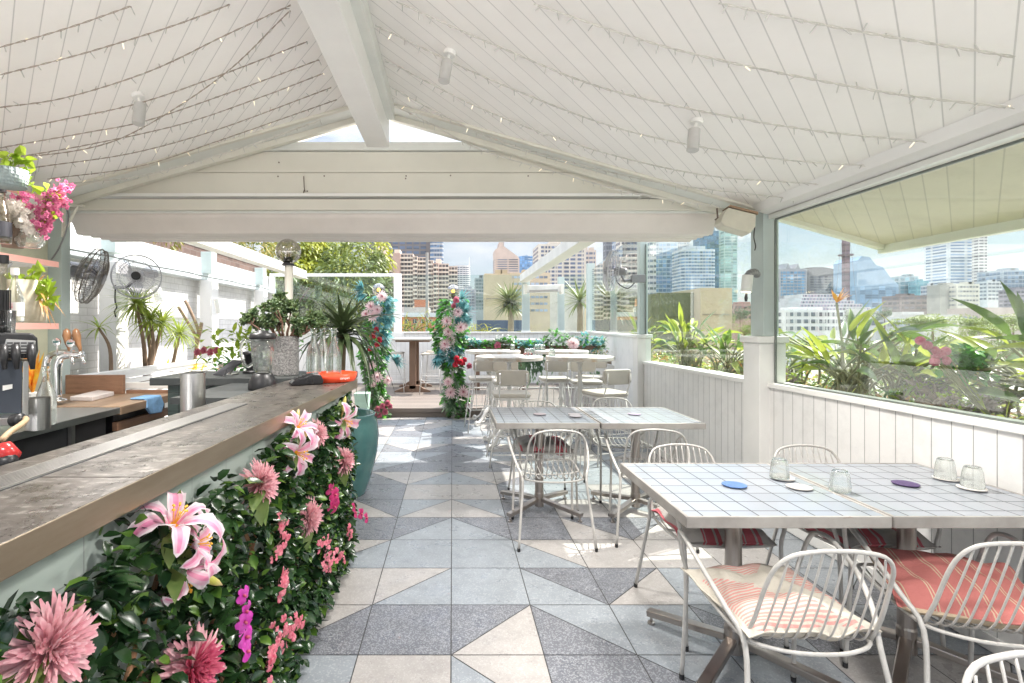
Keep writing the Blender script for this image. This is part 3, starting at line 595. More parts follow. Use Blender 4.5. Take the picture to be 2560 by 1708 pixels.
# ---------------- round bar tables with cast iron feet ----------------
n_ = NT('worn_table_top'); wr = n_.ramp(n_.noise(7, 7, .7), (.5, 0), (.68, 1)); m_rtop = n_.fin(n_.mix(wr, (.58, .55, .50), (.46, .31, .19)), .45)
rt0 = thing('round_bar_table', 'nearer left round white bar table with worn timber showing', 'table', (.675, 6.15, 0), group='round bar tables')
MB().lathe([(0, 1.025), (.385, 1.025), (.40, 1.03), (.402, 1.066), (.395, 1.072), (0, 1.072)], n=48).build('round_top', m_rtop, rt0)
MB().lathe([(0, .16), (.06, .16), (.065, .2), (.03, .23), (.028, .34), (.045, .36), (.028, .40), (.026, .70), (.040, .73), (.026, .76), (.024, .98), (.05, 1.0), (.16, 1.012), (.16, 1.024), (0, 1.024)], n=16).build('turned_column', m_wire, rt0, smooth=True)
for k in range(4):
    a = R(45 + 90 * k); c_, s_ = math.cos(a), math.sin(a); f = lambda r_, z: (c_ * r_, s_ * r_, z)
    leg = MB().tube(smooth_path([f(.03, .20), f(.10, .225), f(.18, .17), (c_*.25, s_*.25, .085), f(.32, .045), f(.37, .06), f(.39, .03), f(.36, .014), f(.31, .02)], 4), [.028] * 9 + [.024] * 8 + [.02] * 16, 8).build('cast_leg', m_wire, rt0, smooth=True)
    MB().tube(smooth_path([f(.06, .15), f(.11, .11), f(.16, .13), f(.15, .17), f(.12, .155)], 4), .009, 6).tube(smooth_path([f(.17, .10), f(.2, .05), f(.26, .05)], 4), .009, 6).build('scroll', m_wire, leg, smooth=True)
for lb, x, y in (('nearer right round white bar table with an upturned glass at its rim', 1.517, 6.15), ('rear left round bar table half hidden behind the nearer one', .60, 7.62), ('rear right round bar table in front of the garland', 1.60, 7.62)):
    o = copy_tree(rt0); o.location = (x, y, 0); o['label'] = lb
for lb, u, v, Y in (('first glass at the right rim of the nearer left bar table', 1211, 818, 6.2), ('second glass at the right rim of the nearer left bar table', 1222, 817, 6.3), ('glass near the left rim of the nearer right bar table', 1267, 816.5, 6.1), ('glass on the rear left bar table', 1176, 805.5, 7.55), ('left one of three glasses on the rear right bar table', 1232, 805.5, 7.6), ('middle one of three glasses on the rear right bar table', 1239, 805.5, 7.65), ('right one of three glasses on the rear right bar table', 1246, 805.5, 7.55)):
    tumbler(lb, (u - U0) * Y / F, Y, 1.073, g='glasses on the round bar tables')
MB_ = MB().box(-.05, .05, -.04, .04, 0, .02).build('card_holder', M('dark_red_plastic', (.30, .03, .04), .4)); tag(MB_, 'small dark red menu block on the nearer left bar table', 'menu holder'); MB_.location = (.93, 6.36, 1.073)
# ---------------- bar chairs with cushioned backs ----------------
def bar_chair():
    t = thing('bar_chair', 'x', 'bar chair', (0, 0, 0), group='cream cushioned bar chairs')
    MB().prism([p + V((0, 0, .675)) for p in rr_path(.185, .18, .06)], (0, 0, .018)).build('seat_frame', m_wire, t, bev=.003)
    s = MB(); s.prism([p + V((0, 0, .694)) for p in rr_path(.19, .19, .065)], (0, 0, .045)); s.build('seat_cushion', m_cushion, t, smooth=True, bev=.016, bseg=4)
    s = MB(); s.prism([V((p.x, -.235, p.y + .905)) for p in rr_path(.165, .078, .04)], (0, .04, 0)); bc = s.build('back_cushion', m_cushion, t, smooth=True, bev=.012, bseg=4)
    for sx in (1, -1):
        MB().tube([(sx * .13, -.165, .68), (sx * .135, -.19, .72), (sx * .135, -.245, .86), (sx * .135, -.247, .955)], .007, 7).build('back_post', m_wire, t, smooth=True)
        for z in (.86, .95): MB().lathe([(0, 0), (.008, 0), (.008, .006), (0, .006)], (sx * .135, -.253, z), 8, Matrix.Rotation(R(90), 3, 'X')).build('bolt', m_chrome, bc)
        for sy in (1, -1):
            MB().tube([(sx * .15, sy * .14, .68), (sx * .205, sy * .195, .24), (sx * .235, sy * .225, 0)], .008, 7).build('leg', m_wire, t, smooth=True)
        MB().tube([(sx * .196, -.186, .31), (sx * .196, .186, .31)], .006, 6).build('stretcher', m_wire, t)
        MB().tube([(sx * .12, -.15, .68), (sx * .155, 0, .30), (sx * .12, .15, .68)], .0045, 6).build('hairpin', m_wire, t)
    for sy in (1, -1): MB().tube([(-.196, sy * .186, .31), (.196, sy * .186, .31)], .006, 6).build('stretcher', m_wire, t)
    for k in range(4):
        x = -.12 + .08 * k; MB().tube([(x, -.19, .31), (x * .9, -.15, .675)], .0035, 5).build('wire', m_wire, t)
    MB().tube([(-.2, -.19, .12), (.2, -.19, .12)], .005, 6).build('stretcher', m_wire, t)
    return t
bc0 = bar_chair(); first = True
for lb, x, y, rz in (
    ('bar chair seen squarely from behind in front of the nearer left round table', .61, 5.42, 0),
    ('bar chair near the right wall turned three-quarters towards the camera', 1.62, 5.50, 18),
    ('bar chair at the far left, behind the nearer left round table', .42, 7.08, 5),
    ('bar chair on the far side of the nearer left round table, facing the camera', .70, 6.60, 180),
    ('bar chair between the two nearer round tables, seen from behind', 1.38, 7.02, 0),
    ('bar chair on the far side of the nearer right round table, facing the camera', 1.71, 6.62, 176),
    ('bar chair beyond the rear right round table, only its seat showing', 1.95, 7.25, 150),
    ('bar chair beyond the rear left round table', .72, 7.95, 180)):
    c = bc0 if first else copy_tree(bc0); first = False
    c.location = (x, y, 0); c.rotation_euler.z = R(rz); c['label'] = lb
# ---------------- deck table, stools ----------------
m_dwood = stripewood('dark_table_wood', (.22, .13, .085), (1, 0, 0), .3, .05, .0, .2, .5, .6, .2, grain=(6, 6, .5))
m_ttop = M('whitewashed_top', (.50, .47, .42), .5, var=.1, vs=8)
t = thing('trestle_bar_table', 'high dark timber table with a pale top standing on the deck', 'table', (-.78, 10.6, .14))
MB().box(-1.16, -.38, 9.9, 11.3, 1.16, 1.19).build('table_top', m_ttop, t, world=True, bev=.004); MB().box(-1.10, -.44, 9.96, 11.24, 1.125, 1.159).build('top_frame', m_dwood, t, world=True, bev=.003)
for y in (10.15, 11.05):
    pp = MB().box(-.845, -.715, y - .05, y + .05, .20, 1.124).build('post', m_dwood, t, world=True, bev=.004)
    MB().prism([(-1.13, y - .05, .14), (-.43, y - .05, .14), (-.43, y - .05, .165), (-.56, y - .05, .21), (-.66, y - .05, .27), (-.9, y - .05, .27), (-1.0, y - .05, .21), (-1.13, y - .05, .165)], (0, .1, 0)).build('foot', m_dwood, t, world=True, bev=.004)
def stool():
    t = thing('bar_stool', 'x', 'bar stool', (0, 0, 0), group='white stools on the deck')
    MB().prism([p + V((0, 0, .745)) for p in rr_path(.18, .18, .04)], (0, 0, .03)).build('seat', m_cushion, t, bev=.008)
    MB().prism([V((-.16 - .01, p.x, p.y + .98)) for p in rr_path(.15, .07, .04)], (-.03, 0, 0)).build('back_pad', m_cushion, t, bev=.008)
    for s in (1, -1): MB().tube([(-.16, s * .11, .75), (-.185, s * .11, 1.0)], .007, 6).build('back_post', m_wire, t)
    for sx in (1, -1):
        for sy in (1, -1): MB().tube([(sx * .15, sy * .15, .745), (sx * .2, sy * .2, 0)], .009, 6).build('leg', m_wire, t, smooth=True)
        MB().tube([(sx * .185, -.185, .25), (sx * .185, .185, .25)], .006, 6).build('rung', m_wire, t); MB().tube([(-.185, sx * .185, .22), (.185, sx * .185, .22)], .006, 6).build('rung', m_wire, t)
        MB().tube([(-.175, sx * .175, .35), (.175, sx * .175, .35)], .006, 6).build('rung', m_wire, t)
    return t
st0 = stool(); first = True
for lb, x, y, rz in (('white stool left of the timber deck table', -1.14, 10.25, 0), ('white stool right of the timber deck table, nearest', -.42, 9.95, 180), ('white stool right of the timber deck table, farther back', -.36, 10.75, 180)):
    c = st0 if first else copy_tree(st0); first = False; c.location = (x, y, .14); c.rotation_euler.z = R(rz); c['label'] = lb
# far high table behind the garland with three glasses
t = thing('high_table', 'narrow white-topped high table by the far wall behind the garland', 'table', (.8, 10.4, .14))
MB().box(.15, 1.75, 10.1, 10.8, 1.13, 1.17).build('table_top', m_ttop, t, world=True, bev=.004); MB().box(.2, 1.7, 10.15, 10.75, 1.08, 1.129).build('top_frame', m_dwood, t, world=True)
for x in (.5, 1.4): MB().box(x - .05, x + .05, 10.4, 10.5, .14, 1.079).build('leg', m_dwood, t, world=True)
for i, lb in enumerate(('left', 'middle', 'right')): tumbler(lb + ' one of three glasses on the high table by the far wall', .90 + .11 * i, 10.35, 1.171, g='glasses on the round bar tables')
# ---------------- bar counter ----------------
AX = .0309                                    # the bar runs slightly to the right as it recedes
bx = lambda a, y: a + AX * y
n = NT('patinated_zinc'); f1 = n.ramp(n.noise(15, 9, .8, stretch=(1, .6, 1)), (.38, 0), (.64, 1)); f2 = n.ramp(n.noise(52, 7, .8, stretch=(.4, 1, 1)), (.52, 0), (.64, 1))
f3 = n.ramp(n.noise(2.2, 3), (.35, 0), (.65, 1))
cc = n.mix(f1, (.055, .047, .04), (.16, .14, .122)); cc = n.mix(n.math('MULTIPLY', f2, .75), cc, (.42, .39, .35)); cc = n.mix(n.math('MULTIPLY', f3, .45), cc, (.10, .09, .085))
n.bump(f2, .12, .002); m_zinc = n.fin(cc, n.ramp(f1, (0, .24), (1, .42)), .5)
n = NT('brass_edge'); f1 = n.ramp(n.noise(7, 6, .7, stretch=(1, .4, 3)), (.3, 0), (.7, 1)); m_brass = n.fin(n.mix(f1, (.33, .265, .19), (.42, .345, .26)), .30, .9)
n = NT('mint_tile'); a_ = n.dot((0, 1, 0), .02, .20); b_ = n.dot((0, 0, 1), .03, .10); ln = n.math('MAXIMUM', n.math('LESS_THAN', a_, .014), n.math('LESS_THAN', b_, .028)); n.bump(n.math('SUBTRACT', 0, ln), .5, .002)
m_mint = n.fin(n.mix(ln, (.46, .53, .49), (.28, .31, .30)), n.mix(ln, (.15, .15, .15), (.7, .7, .7)))
m_bright = steelmat('bright_steel', (.48, .47, .46), .38)
bar = thing('bar_counter', 'long bar with a mottled zinc top, brass edge and mint tiled front', 'bar', (0, 0, 0))
ya, yb = -.3, 3.265; A_ = -.70; Bk = -1.10
def slab(a0, a1, y0, y1, z0, z1): return [(bx(a0, y0), y0, z0), (bx(a1, y0), y0, z0), (bx(a1, y1), y1, z0), (bx(a0, y1), y1, z0), (bx(a0, y0), y0, z1), (bx(a1, y0), y0, z1), (bx(a1, y1), y1, z1), (bx(a0, y1), y1, z1)]
BF = [(3,2,1,0),(4,5,6,7),(0,1,5,4),(1,2,6,5),(2,3,7,6),(3,0,4,7)]
for i, (y0, y1) in enumerate(((ya, 1.122), (1.125, 2.30), (2.303, yb))): MB().add(slab(Bk, A_ - .004, y0, y1, 1.045, 1.093), BF).build('zinc_top', m_zinc, bar, bev=.002)
MB().add(slab(A_ - .004, A_, ya, yb, 1.037, 1.0935), BF).add(slab(Bk, A_ - .004, yb - .0, yb + .004, 1.037, 1.0935), BF).build('brass_edge', m_brass, bar, bev=.0015)
MB().add(slab(-1.04, -.76, ya, 3.22, 0, 1.044), BF).build('tiled_front', m_mint, bar)
rb = MB().add(slab(-1.012, -.93, ya, 2.18, 1.0905, 1.0945), BF).build('drip_rail', m_dark, bar)
for k in range(9):
    a0 = -1.008 + k * .0088; rb_ = MB().add(slab(a0, a0 + .0045, ya, 2.175, 1.0945, 1.0985), BF).build('rib', m_bright, rb)
# L-return: dark service counter at the end of the bar
sv = thing('service_counter', 'dark tiled service counter at the end of the bar with planters on it', 'counter', (0, 0, 0))
MB().box(-1.93, -.70, 3.29, 3.82, 1.045, 1.093).build('dark_top', m_dark, sv, bev=.004)
n = NT('dark_green_tile'); a_ = n.dot((1, 0, 0), .02, .15); b_ = n.dot((0, 0, 1), .03, .12); ln = n.math('MAXIMUM', n.math('LESS_THAN', a_, .02), n.math('LESS_THAN', b_, .025)); n.bump(n.math('SUBTRACT', 0, ln), .5, .002)
MB().box(-1.85, -.74, 3.36, 3.80, 0, 1.044).build('tiled_side', n.fin(n.mix(ln, (.10, .13, .12), (.04, .04, .04)), .25), sv)
so = MB().box(-1.62, -1.47, 3.352, 3.36, .90, 1.0).build('socket_plate', m_steel, sv); 
for x in (-1.585, -1.505): MB().box(x - .012, x + .012, 3.346, 3.352, .97, .99).build('switch', m_black, so); MB().lathe([(0, 0), (.026, 0), (.026, .02), (.015, .03), (0, .03)], (x, 3.352, .93), 16, Matrix.Rotation(R(90), 3, 'X')).build('plug', m_black, so)
MB().tube(smooth_path([P(480, 1000 - 60, 3.33), P(465, 900, 3.32), P(500, 880, 3.31), P(512, 866, 3.34), P(520, 850, 3.4)], 5), .004, 6).build('cable', m_black, sv)
# under-bar sink edge behind the bar
us = thing('sink_bench', 'stainless sink edge just behind the bar beside the timber slats', 'sink', (-1.4, 2.8, 0)); 
MB().box(-1.62, -1.12, 1.4, 3.22, .86, .885).build('bench_top', m_steel, us, world=True, bev=.003); MB().tube([(-1.64, 1.4, .89), (-1.64, 3.22, .89)], .012, 8).build('rolled_edge', m_steel, us, world=True)
for y in (1.5, 3.1): MB().box(-1.6, -1.57, y, y + .03, 0, .859).build('leg', m_steel, us, world=True)
# back bench: steel top, dark fridge fronts
bb = thing('steel_bench', 'stainless steel back bench with dark fridges under it', 'bench top', (-2.5, 2.4, 0))
MB().box(-2.98, -2.14, .6, 3.33, .86, .90).build('steel_top', m_steel, bb, world=True, bev=.003)
MB().box(-2.95, -2.20, .6, 3.28, .08, .855).build('fridge_body', m_black, bb, world=True)
for y in (1.4, 2.2, 2.95): MB().box(-2.196, -2.175, y, y + .03, .06, .858).build('steel_upright', m_steel, bb, world=True)
MB().tube([(-2.19, 1.5, .72), (-2.19, 2.15, .72)], .007, 6).build('fridge_handle', m_steel, bb, world=True)
# timber counter with slatted front
m_tim = stripewood('oiled_timber', (.34, .23, .15), (1, 0, 0), .11, 0, .02, .25, .45, .5, .3, grain=(3, .4, 3))
m_tim2 = stripewood('slat_timber', (.33, .18, .11), (0, 0, 1), 5, 0, .0, .3, .5, .5, .2, grain=(1, .4, 6))
wb = thing('timber_counter', 'reddish timber counter with a slatted front beyond the steel bench', 'counter', (-2.5, 3.7, 0))
MB().box(-2.98, -2.14, 3.335, 4.0, .85, .905).build('plank_top', m_tim, wb, world=True, bev=.004)
for k in range(6): MB().box(-2.2, -2.165, 3.34, 3.98, .80 - .075 * k - .055, .80 - .075 * k).build('slat', m_tim2, wb, world=True, bev=.003)
MB().box(-2.95, -2.205, 3.36, 3.96, 0, .848).build('carcass', m_black, wb, world=True)
MB().box(-2.96, -2.52, 3.95, 3.985, .906, 1.05).build('backboard', m_tim2, wb, world=True, bev=.003); MB().box(-2.52, -1.93, 3.99, 4.03, .88, .93).build('end_rail', m_tim2, wb, world=True, bev=.003)
MB().box(-2.9, -1.9, 4.035, 4.07, .935, .985).build('white_rail', m_white, wb, world=True, bev=.003)
for k in range(5): MB().box(-2.13, -1.87, 3.90, 3.92, .80 - .075 * k - .05, .80 - .075 * k).build('slat', m_tim2, wb, world=True, bev=.003)
# white slatted bench seat along the left wall
sb = thing('slatted_bench', 'white slatted outdoor bench back along the left brick wall', 'bench', (-3.3, 5.5, 0))
for k in range(6): MB().box(-3.32 - .012 * k, -3.295 - .012 * k, 4.3, 7.3, .95 - .062 * k - .05, .95 - .062 * k).build('back_slat', m_slatw, sb, world=True, bev=.003)
MB().box(-3.40, -3.27, 4.3, 7.3, .952, .985).build('top_rail', m_slatw, sb, world=True, bev=.003)
for y in (4.35, 5.3, 6.25, 7.2): MB().box(-3.45, -3.40, y, y + .06, 0, .95).build('bench_post', m_slatw, sb, world=True)
for k in range(4): MB().box(-3.26 + .11 * k, -3.17 + .11 * k, 4.3, 7.3, .42, .445).build('seat_slat', m_slatw, sb, world=True, bev=.003)
pl = thing('planter_box', 'long planter box of soil between the bench and the brick wall', 'planter', (-3.8, 6, 0))
MB().box(-4.12, -3.48, 4.2, 9.6, 0, .74).build('box', m_slatw, pl, world=True); MB().box(-4.1, -3.5, 4.22, 9.58, .741, .76).build('soil', M('soil', (.06, .04, .03), .95, bump=.6), pl, world=True)
# ---------------- left wall by the shelves ----------------
t = thing('shelf_wall', 'pale green painted wall end with a post and a wire mesh opening behind the pink shelves', 'wall', (0, 0, 0))
MB().box(-3.16, -3.10, 3.55, 3.96, 0, 2.6).build('wall_end', M('beige_green_paint', (.60, .60, .46), .6, var=.12, vs=5), t)
MB().box(-3.115, -3.0, 3.965, 4.06, 0, 2.5).build('post', m_green, t, bev=.004)
MB().box(-3.16, -3.10, -.5, 3.53, 0, 1.0).build('splashback', m_white, t); MB().box(-3.16, -3.10, -.5, 3.53, 2.0, 2.7).build('upper_panel', m_white, t)
for i in range(12): MB().box(-3.135, -3.125, -.3 + i * .32, -.292 + i * .32, 1.0, 2.0).build('mesh_wire', m_slatw, t)
for i in range(6): MB().box(-3.137, -3.127, -.4, 3.53, 1.1 + i * .16, 1.106 + i * .16).build('mesh_wire', m_slatw, t)
MB().box(-3.16, -3.10, -.5, 3.54, 1.0, 1.0) if False else None
def shelf(lb, z0, z1):
    t = thing('pink_shelf', lb, 'shelf', (-2.9, 2.2, z0), group='pink-edged shelves')
    MB().box(-3.09, -2.753, .3, 3.60, z0, z1).build('board', m_white, t, world=True); MB().box(-2.752, -2.745, .3, 3.605, z0 - .002, z1 + .002).build('pink_edge', m_pink, t, world=True)
    for y in (3.3, 1.6): MB().bar((-3.09, y, z0 - .26), (-2.82, y, z0 - .004), .02, .02).build('bracket', m_steel, t, world=True)
shelf('top pink-edged shelf carrying the grey basket pot', 2.26, 2.295); shelf('middle pink-edged shelf carrying the glass vase of blossom', 1.835, 1.87); shelf('lowest pink-edged shelf carrying the big cream pot', 1.405, 1.442)
t = thing('wall_bracket', 'cream metal shelf bracket fixed to the pale green post below the header', 'bracket', tuple(P(152, 500, 3.95)))
MB().bar(P(147, 474, 3.95), P(145, 545, 3.95), .03, .008).build('upright', m_cream, t, world=True); MB().bar(P(140, 473, 3.95), P(192, 472, 3.95), .03, .008).build('arm', m_cream, t, world=True); MB().bar(P(147, 533, 3.95), P(178, 474, 3.95), .02, .008).build('brace', m_cream, t, world=True)
tag(MB().tube(smooth_path([P(152, 475, 3.93), P(157, 495, 3.93), P(152, 530, 3.93), P(135, 570, 3.93), P(118, 596, 3.93)], 5), .006, 6).build('power_cable', m_fan, None, smooth=True), 'thin grey cable drooping down the pale green post', 'cable')
# ---------------- objects on shelves and benches ----------------
def lathe_thing(nm, lb, cat, loc, prof, mat, part, n=28, g=None):
    t = thing(nm, lb, cat, loc, group=g); MB().lathe(prof, n=n).build(part, mat, t, smooth=True); return t
def gpos(u, v, z): Y = F * (H - z) / (v - V0); return ((u - U0) * Y / F, Y, z)
# steel cups on benches
CUP = lambda r, h: [(0, 0), (r, 0), (r, h), (r - .003, h), (r - .003, .01), (0, .01)]
Yc = 2.35; tag(MB().lathe(CUP(.052, .175), n=32).build('steel_canister', m_steel), 'tall brushed steel canister at the back edge of the bar', 'canister').location = ((443 - U0) * 2.35 / F, 2.35, H - (944 - V0) * 2.35 / F)
Yc = 2.9; tag(MB().lathe(CUP(.052, .16), n=32).build('steel_canister', m_steel), 'shorter steel canister beside the glass bottle on the steel bench', 'canister').location = ((88 - U0) * 2.62 / F, 2.62, .901)
def bottle(lb, loc, s=1.0, mat=m_bot, g=None, label=None, cap=None, liquid=None):
    t = thing('glass_bottle', lb, 'bottle', loc, group=g)
    pr = [(0, 0), (.036, 0), (.038, .01), (.038, .11), (.034, .14), (.018, .185), (.0135, .21), (.0135, .245), (.0165, .247), (.0165, .257), (.0135, .258)]
    MB().lathe([(r * s, z * s) for r, z in pr], n=24).build('body', mat, t, smooth=True)
    if label: MB().lathe([(.0385 * s, .03 * s), (.0387 * s, .03 * s), (.0387 * s, .10 * s), (.0385 * s, .10 * s)], n=24).build('paper_label', label, t, smooth=False)
    if cap: MB().lathe([(0, .24 * s), (.018 * s, .24 * s), (.018 * s, .275 * s), (0, .275 * s)], n=16).build('cap', cap, t)
    return t
bottle('clear long-necked bottle beside the shorter steel canister', ((106 - U0) * 2.75 / F, 2.75, .901), 1.2)
zb = 1.1
for k, (lb, u, y) in enumerate((('left one of the three empty clear bottles in the red tray', 732, 3.12), ('middle rear one of the three empty clear bottles in the red tray', 753, 3.22), ('right one of the three empty clear bottles in the red tray', 778, 3.08))):
    bottle(lb, ((u - 12 - U0) * y / F, y, 1.106), 1.18, m_bot, 'clear bottles in the red tray')
tr = thing('serving_tray', 'round bright red-orange tray holding three bottles at the bar end', 'tray', ((762 - U0) * 3.12 / F, 3.12, 1.0945))
m_red = M('red_orange_plastic', (.80, .07, .02), .35, var=.03)
MB().lathe([(0, 0), (.135, 0), (.14, .004), (.15, .048), (.146, .049), (.136, .008), (0, .008)], n=48).build('tray_body', m_red, tr, smooth=True)
def text(s, size, mat, name, parent=None, ext=.0006):
    cu = bpy.data.curves.new(name, 'FONT'); cu.body = s; cu.size = size; cu.extrude = ext; cu.align_x = 'CENTER'; cu.align_y = 'CENTER'
    o = bpy.data.objects.new(name, cu); col.objects.link(o); me = bpy.data.meshes.new_from_object(o); bpy.data.objects.remove(o)
    o = bpy.data.objects.new(name, me); me.materials.clear(); me.materials.append(mat); col.objects.link(o); o.parent = parent; return o
m_lt = M('pale_lettering', (.85, .75, .7), .5)
o = text('campari', .02, m_lt, 'lettering', tr); o.location = (.100, -.1115, .026); o.rotation_euler = (R(82), 0, R(42))
# card terminal
ct = thing('card_terminal', 'black card payment terminal lying on the bar beside the red tray', 'card terminal', ((702 - U0) * 2.92 / F, 2.92, 1.0945), R(-62))
m_blk2 = M('terminal_black', (.012, .012, .014), .28)
MB().prism([(-.035, -.085, 0), (-.035, .085, 0), (-.035, .09, .02), (-.035, .075, .055), (-.035, .03, .062), (-.035, -.07, .03), (-.035, -.09, .012)], (.08, 0, 0)).build('body', m_blk2, ct, bev=.006, bseg=3)
MB().box(-.022, .032, .034, .07, .0605, .064).build('screen', M('lcd_grey', (.16, .18, .18), .2), ct)
for r_ in range(4):
    for c_ in range(3): MB().box(-.02 + c_ * .018, -.006 + c_ * .018, -.06 + r_ * .02, -.046 + r_ * .02, .037 + r_ * .0065, .042 + r_ * .0065).build('key', M('key_grey', (.06, .06, .06), .4) if not (r_ or c_) else bpy.data.materials['key_grey'], ct)
# blender
bl = thing('blender', 'countertop blender with a clear ribbed jug on a black base behind the bar', 'blender', ((603 - U0) * 2.95 / F, 2.95, 1.0945 - .03))
for nm, pr, m_ in (('base', [(0, 0), (.078, 0), (.08, .01), (.074, .05), (.055, .085), (.045, .092), (0, .092)], m_black), ('jug', [(0, .094), (.04, .094), (.05, .105), (.062, .20), (.068, .30), (.066, .30), (.06, .20), (.047, .11), (0, .10)], m_glass), ('lid', [(0, .335), (.03, .335), (.032, .322), (.068, .318), (.072, .30), (.072, .285), (.0685, .285), (.0685, .301), (0, .301)], m_black), ('blade_collar', [(0, .10), (.03, .10), (.025, .115), (0, .12)], m_steel)):
    MB().lathe(pr, n=28).build(nm, m_, bl, smooth=True)
MB().tube(smooth_path([(-.062, 0, .27), (-.10, 0, .275), (-.118, 0, .24), (-.112, 0, .17), (-.085, 0, .13), (-.055, 0, .145)], 5), .009, 8).build('handle', m_glass, bl, smooth=True)
bl.rotation_euler.z = R(8)
MB().add([(bx(-1.5,2.6), 2.6, 1.03), (bx(-1.1,2.6), 2.6, 1.03), (bx(-1.1,3.28), 3.28, 1.03), (bx(-1.5,3.28), 3.28, 1.03), (bx(-1.5,2.6), 2.6, 1.062), (bx(-1.1,2.6), 2.6, 1.062), (bx(-1.1,3.28), 3.28, 1.062), (bx(-1.5,3.28), 3.28, 1.062)], BF).build('dark_ledge', m_dark, sv)
# tablet on its stand, seen from behind
tp = thing('tablet_stand', 'point of sale tablet tilted on a stand, seen from the back on the dark counter', 'tablet', (0, 3.42, 1.094))
a, b, c, d = P(490, 861, 3.42), P(520, 866, 3.42), P(558, 826, 3.52), P(528, 829, 3.52)
MB().prism([P(487, 861, 3.35), P(513, 864, 3.42), P(560, 830, 3.58), P(530, 829, 3.50)], (.006, .01, .008)).build('tablet_body', M('tablet_grey', (.10, .10, .11), .35, .4), tp, world=True, bev=.002)
MB().tube([P(520, 866, 3.5), P(536, 846, 3.53)], .008, 8).build('stand_leg', m_steel, tp, world=True)
MB().box(*[x for x in ((515 - U0) * 3.5 / F - .05, (515 - U0) * 3.5 / F + .07)], 3.45, 3.57, 1.094, 1.10).build('stand_foot', m_steel, tp, world=True)
# beer tower
bt = thing('beer_tap', 'polished steel double beer tap with two turned wooden handles', 'beer tap', (-2.55, 3.45, .906))
T0 = lambda u, v, Y=3.42: P(u, v, Y)
MB().tube(smooth_path([T0(132, 918), T0(132, 860), T0(133, 838), T0(140, 822), T0(155, 815), T0(190, 815)], 5), .024, 12).lathe([(0, 0), (.055, 0), (.052, .012), (.026, .02)], T0(132, 921), 20).build('pipe', m_chrome, bt, smooth=True, world=True)
MB().tube(smooth_path([T0(106, 905, 3.6), T0(106, 850, 3.6), T0(108, 828, 3.6), T0(118, 815, 3.6), T0(140, 809, 3.55), T0(186, 811, 3.5)], 5), .022, 12).build('pipe', m_chrome, bt, smooth=True, world=True)
m_hand = M('turned_handle', (.30, .15, .07), .35, var=.25, vs=15)
for u, uu, lean in ((152, 160, -4), (178, 185, -6)):
    p = T0(uu, 808); h = MB().tube([p, T0(uu + lean * .3, 798), T0(uu + lean, 788), T0(uu + lean * 1.6, 770), T0(uu + lean * 1.8, 758), T0(uu + lean * 1.9, 754)], [.008, .012, .018, .026, .018, .004], 14).build('wooden_handle', m_hand, bt, smooth=True, world=True)
    MB().tube([T0(uu - 2, 815), T0(uu + 3, 820, 3.40), T0(uu + 9, 834, 3.38)], [.014, .012, .009], 10).build('spout', m_chrome, bt, smooth=True, world=True)
    MB().tube([T0(uu - 1, 806), T0(uu, 816)], .011, 10).build('valve', m_chrome, bt, smooth=True, world=True)
for u, v in ((131, 785), (163, 788)):
    p = T0(u, v, 3.38); b_ = MB().lathe([(0, 0), (.026, 0), (.026, .008), (0, .012)], p, 24, Matrix.Rotation(R(90), 3, 'X')).build('badge', m_chrome, bt, world=True)
    MB().box(p.x - .016, p.x + .016, p.y - .0135, p.y - .0125, p.z - .006, p.z + .006).build('badge_plate', M('badge_green', (.05, .15, .14), .4), b_, world=False)
    MB().tube([p + V((0, .0, -.025)), T0(u, 815)], .006, 6).build('stem', m_chrome, bt, world=True)
for ch in list(bt.children):
    for g2 in ch.children: g2.location = -V(bt.location)
# post-mix dispenser, drip tray and bits at the far left
pm = thing('drinks_dispenser', 'boxy steel and black soft drink dispenser with hanging nozzles, cut by the left edge', 'drinks dispenser', (-2.55, 2.5, .9))
def W2(u, v, Y=2.5):    # the dispenser is turned to face the room: a vertical plane through its right edge
    nx, ny = -.64, .77; cx, cy = -2.08 - nx * (2.5 - Y) , 2.5 - ny * (2.5 - Y); a = (u - U0) / F
    return P(u, v, (cx * nx + cy * ny) / (a * nx + ny))
DD = V((-.64, .77, 0))
MB().prism([W2(-60, 950), W2(50, 950), W2(52, 828), W2(-60, 828)], DD * .22).build('front_panel', M('dark_blue_grey_panel', (.06, .07, .09), .35, .3, var=.1), pm, world=True, bev=.004)
MB().prism([W2(51, 958), W2(66, 955), W2(66, 828), W2(53, 828)], DD * .2).build('side_rail', m_steel, pm, world=True, bev=.003)
hd = MB().prism([W2(-60, 826), W2(82, 822), W2(88, 806), W2(86, 776), W2(74, 765), W2(10, 764), W2(-60, 770)], DD * .2).build('head', m_black, pm, world=True, bev=.01, bseg=3)
gr_ = MB().prism([W2(4, 812, 2.48), W2(80, 812, 2.48), W2(82, 782, 2.48), W2(14, 778, 2.48)], DD * .012).build('grille_plate', m_steel, pm, world=True, bev=.003)
for k in range(4):
    for j in range(4): MB().prism([W2(16 + j * 16, 786 + k * 7, 2.472), W2(28 + j * 16, 786 + k * 7, 2.472), W2(28 + j * 16, 789 + k * 7, 2.472), W2(16 + j * 16, 789 + k * 7, 2.472)], (0, .004, 0)).build('slot', m_black, gr_, world=False)
for ch in gr_.children: ch.location = -V(pm.location)
for u in (8, 36, 72): MB().tube([W2(u, 792, 2.46), W2(u, 815, 2.44), W2(u + 1, 825, 2.44), W2(u + 3, 848, 2.44)], [.016, .02, .016, .009], 10).build('nozzle', m_black, pm, smooth=True, world=True)
MB().prism([W2(6, 897, 2.49), W2(27, 892, 2.49), W2(27, 882, 2.49), W2(6, 885, 2.49)], (0, .004, 0)).build('sticker', m_white, pm, world=True)
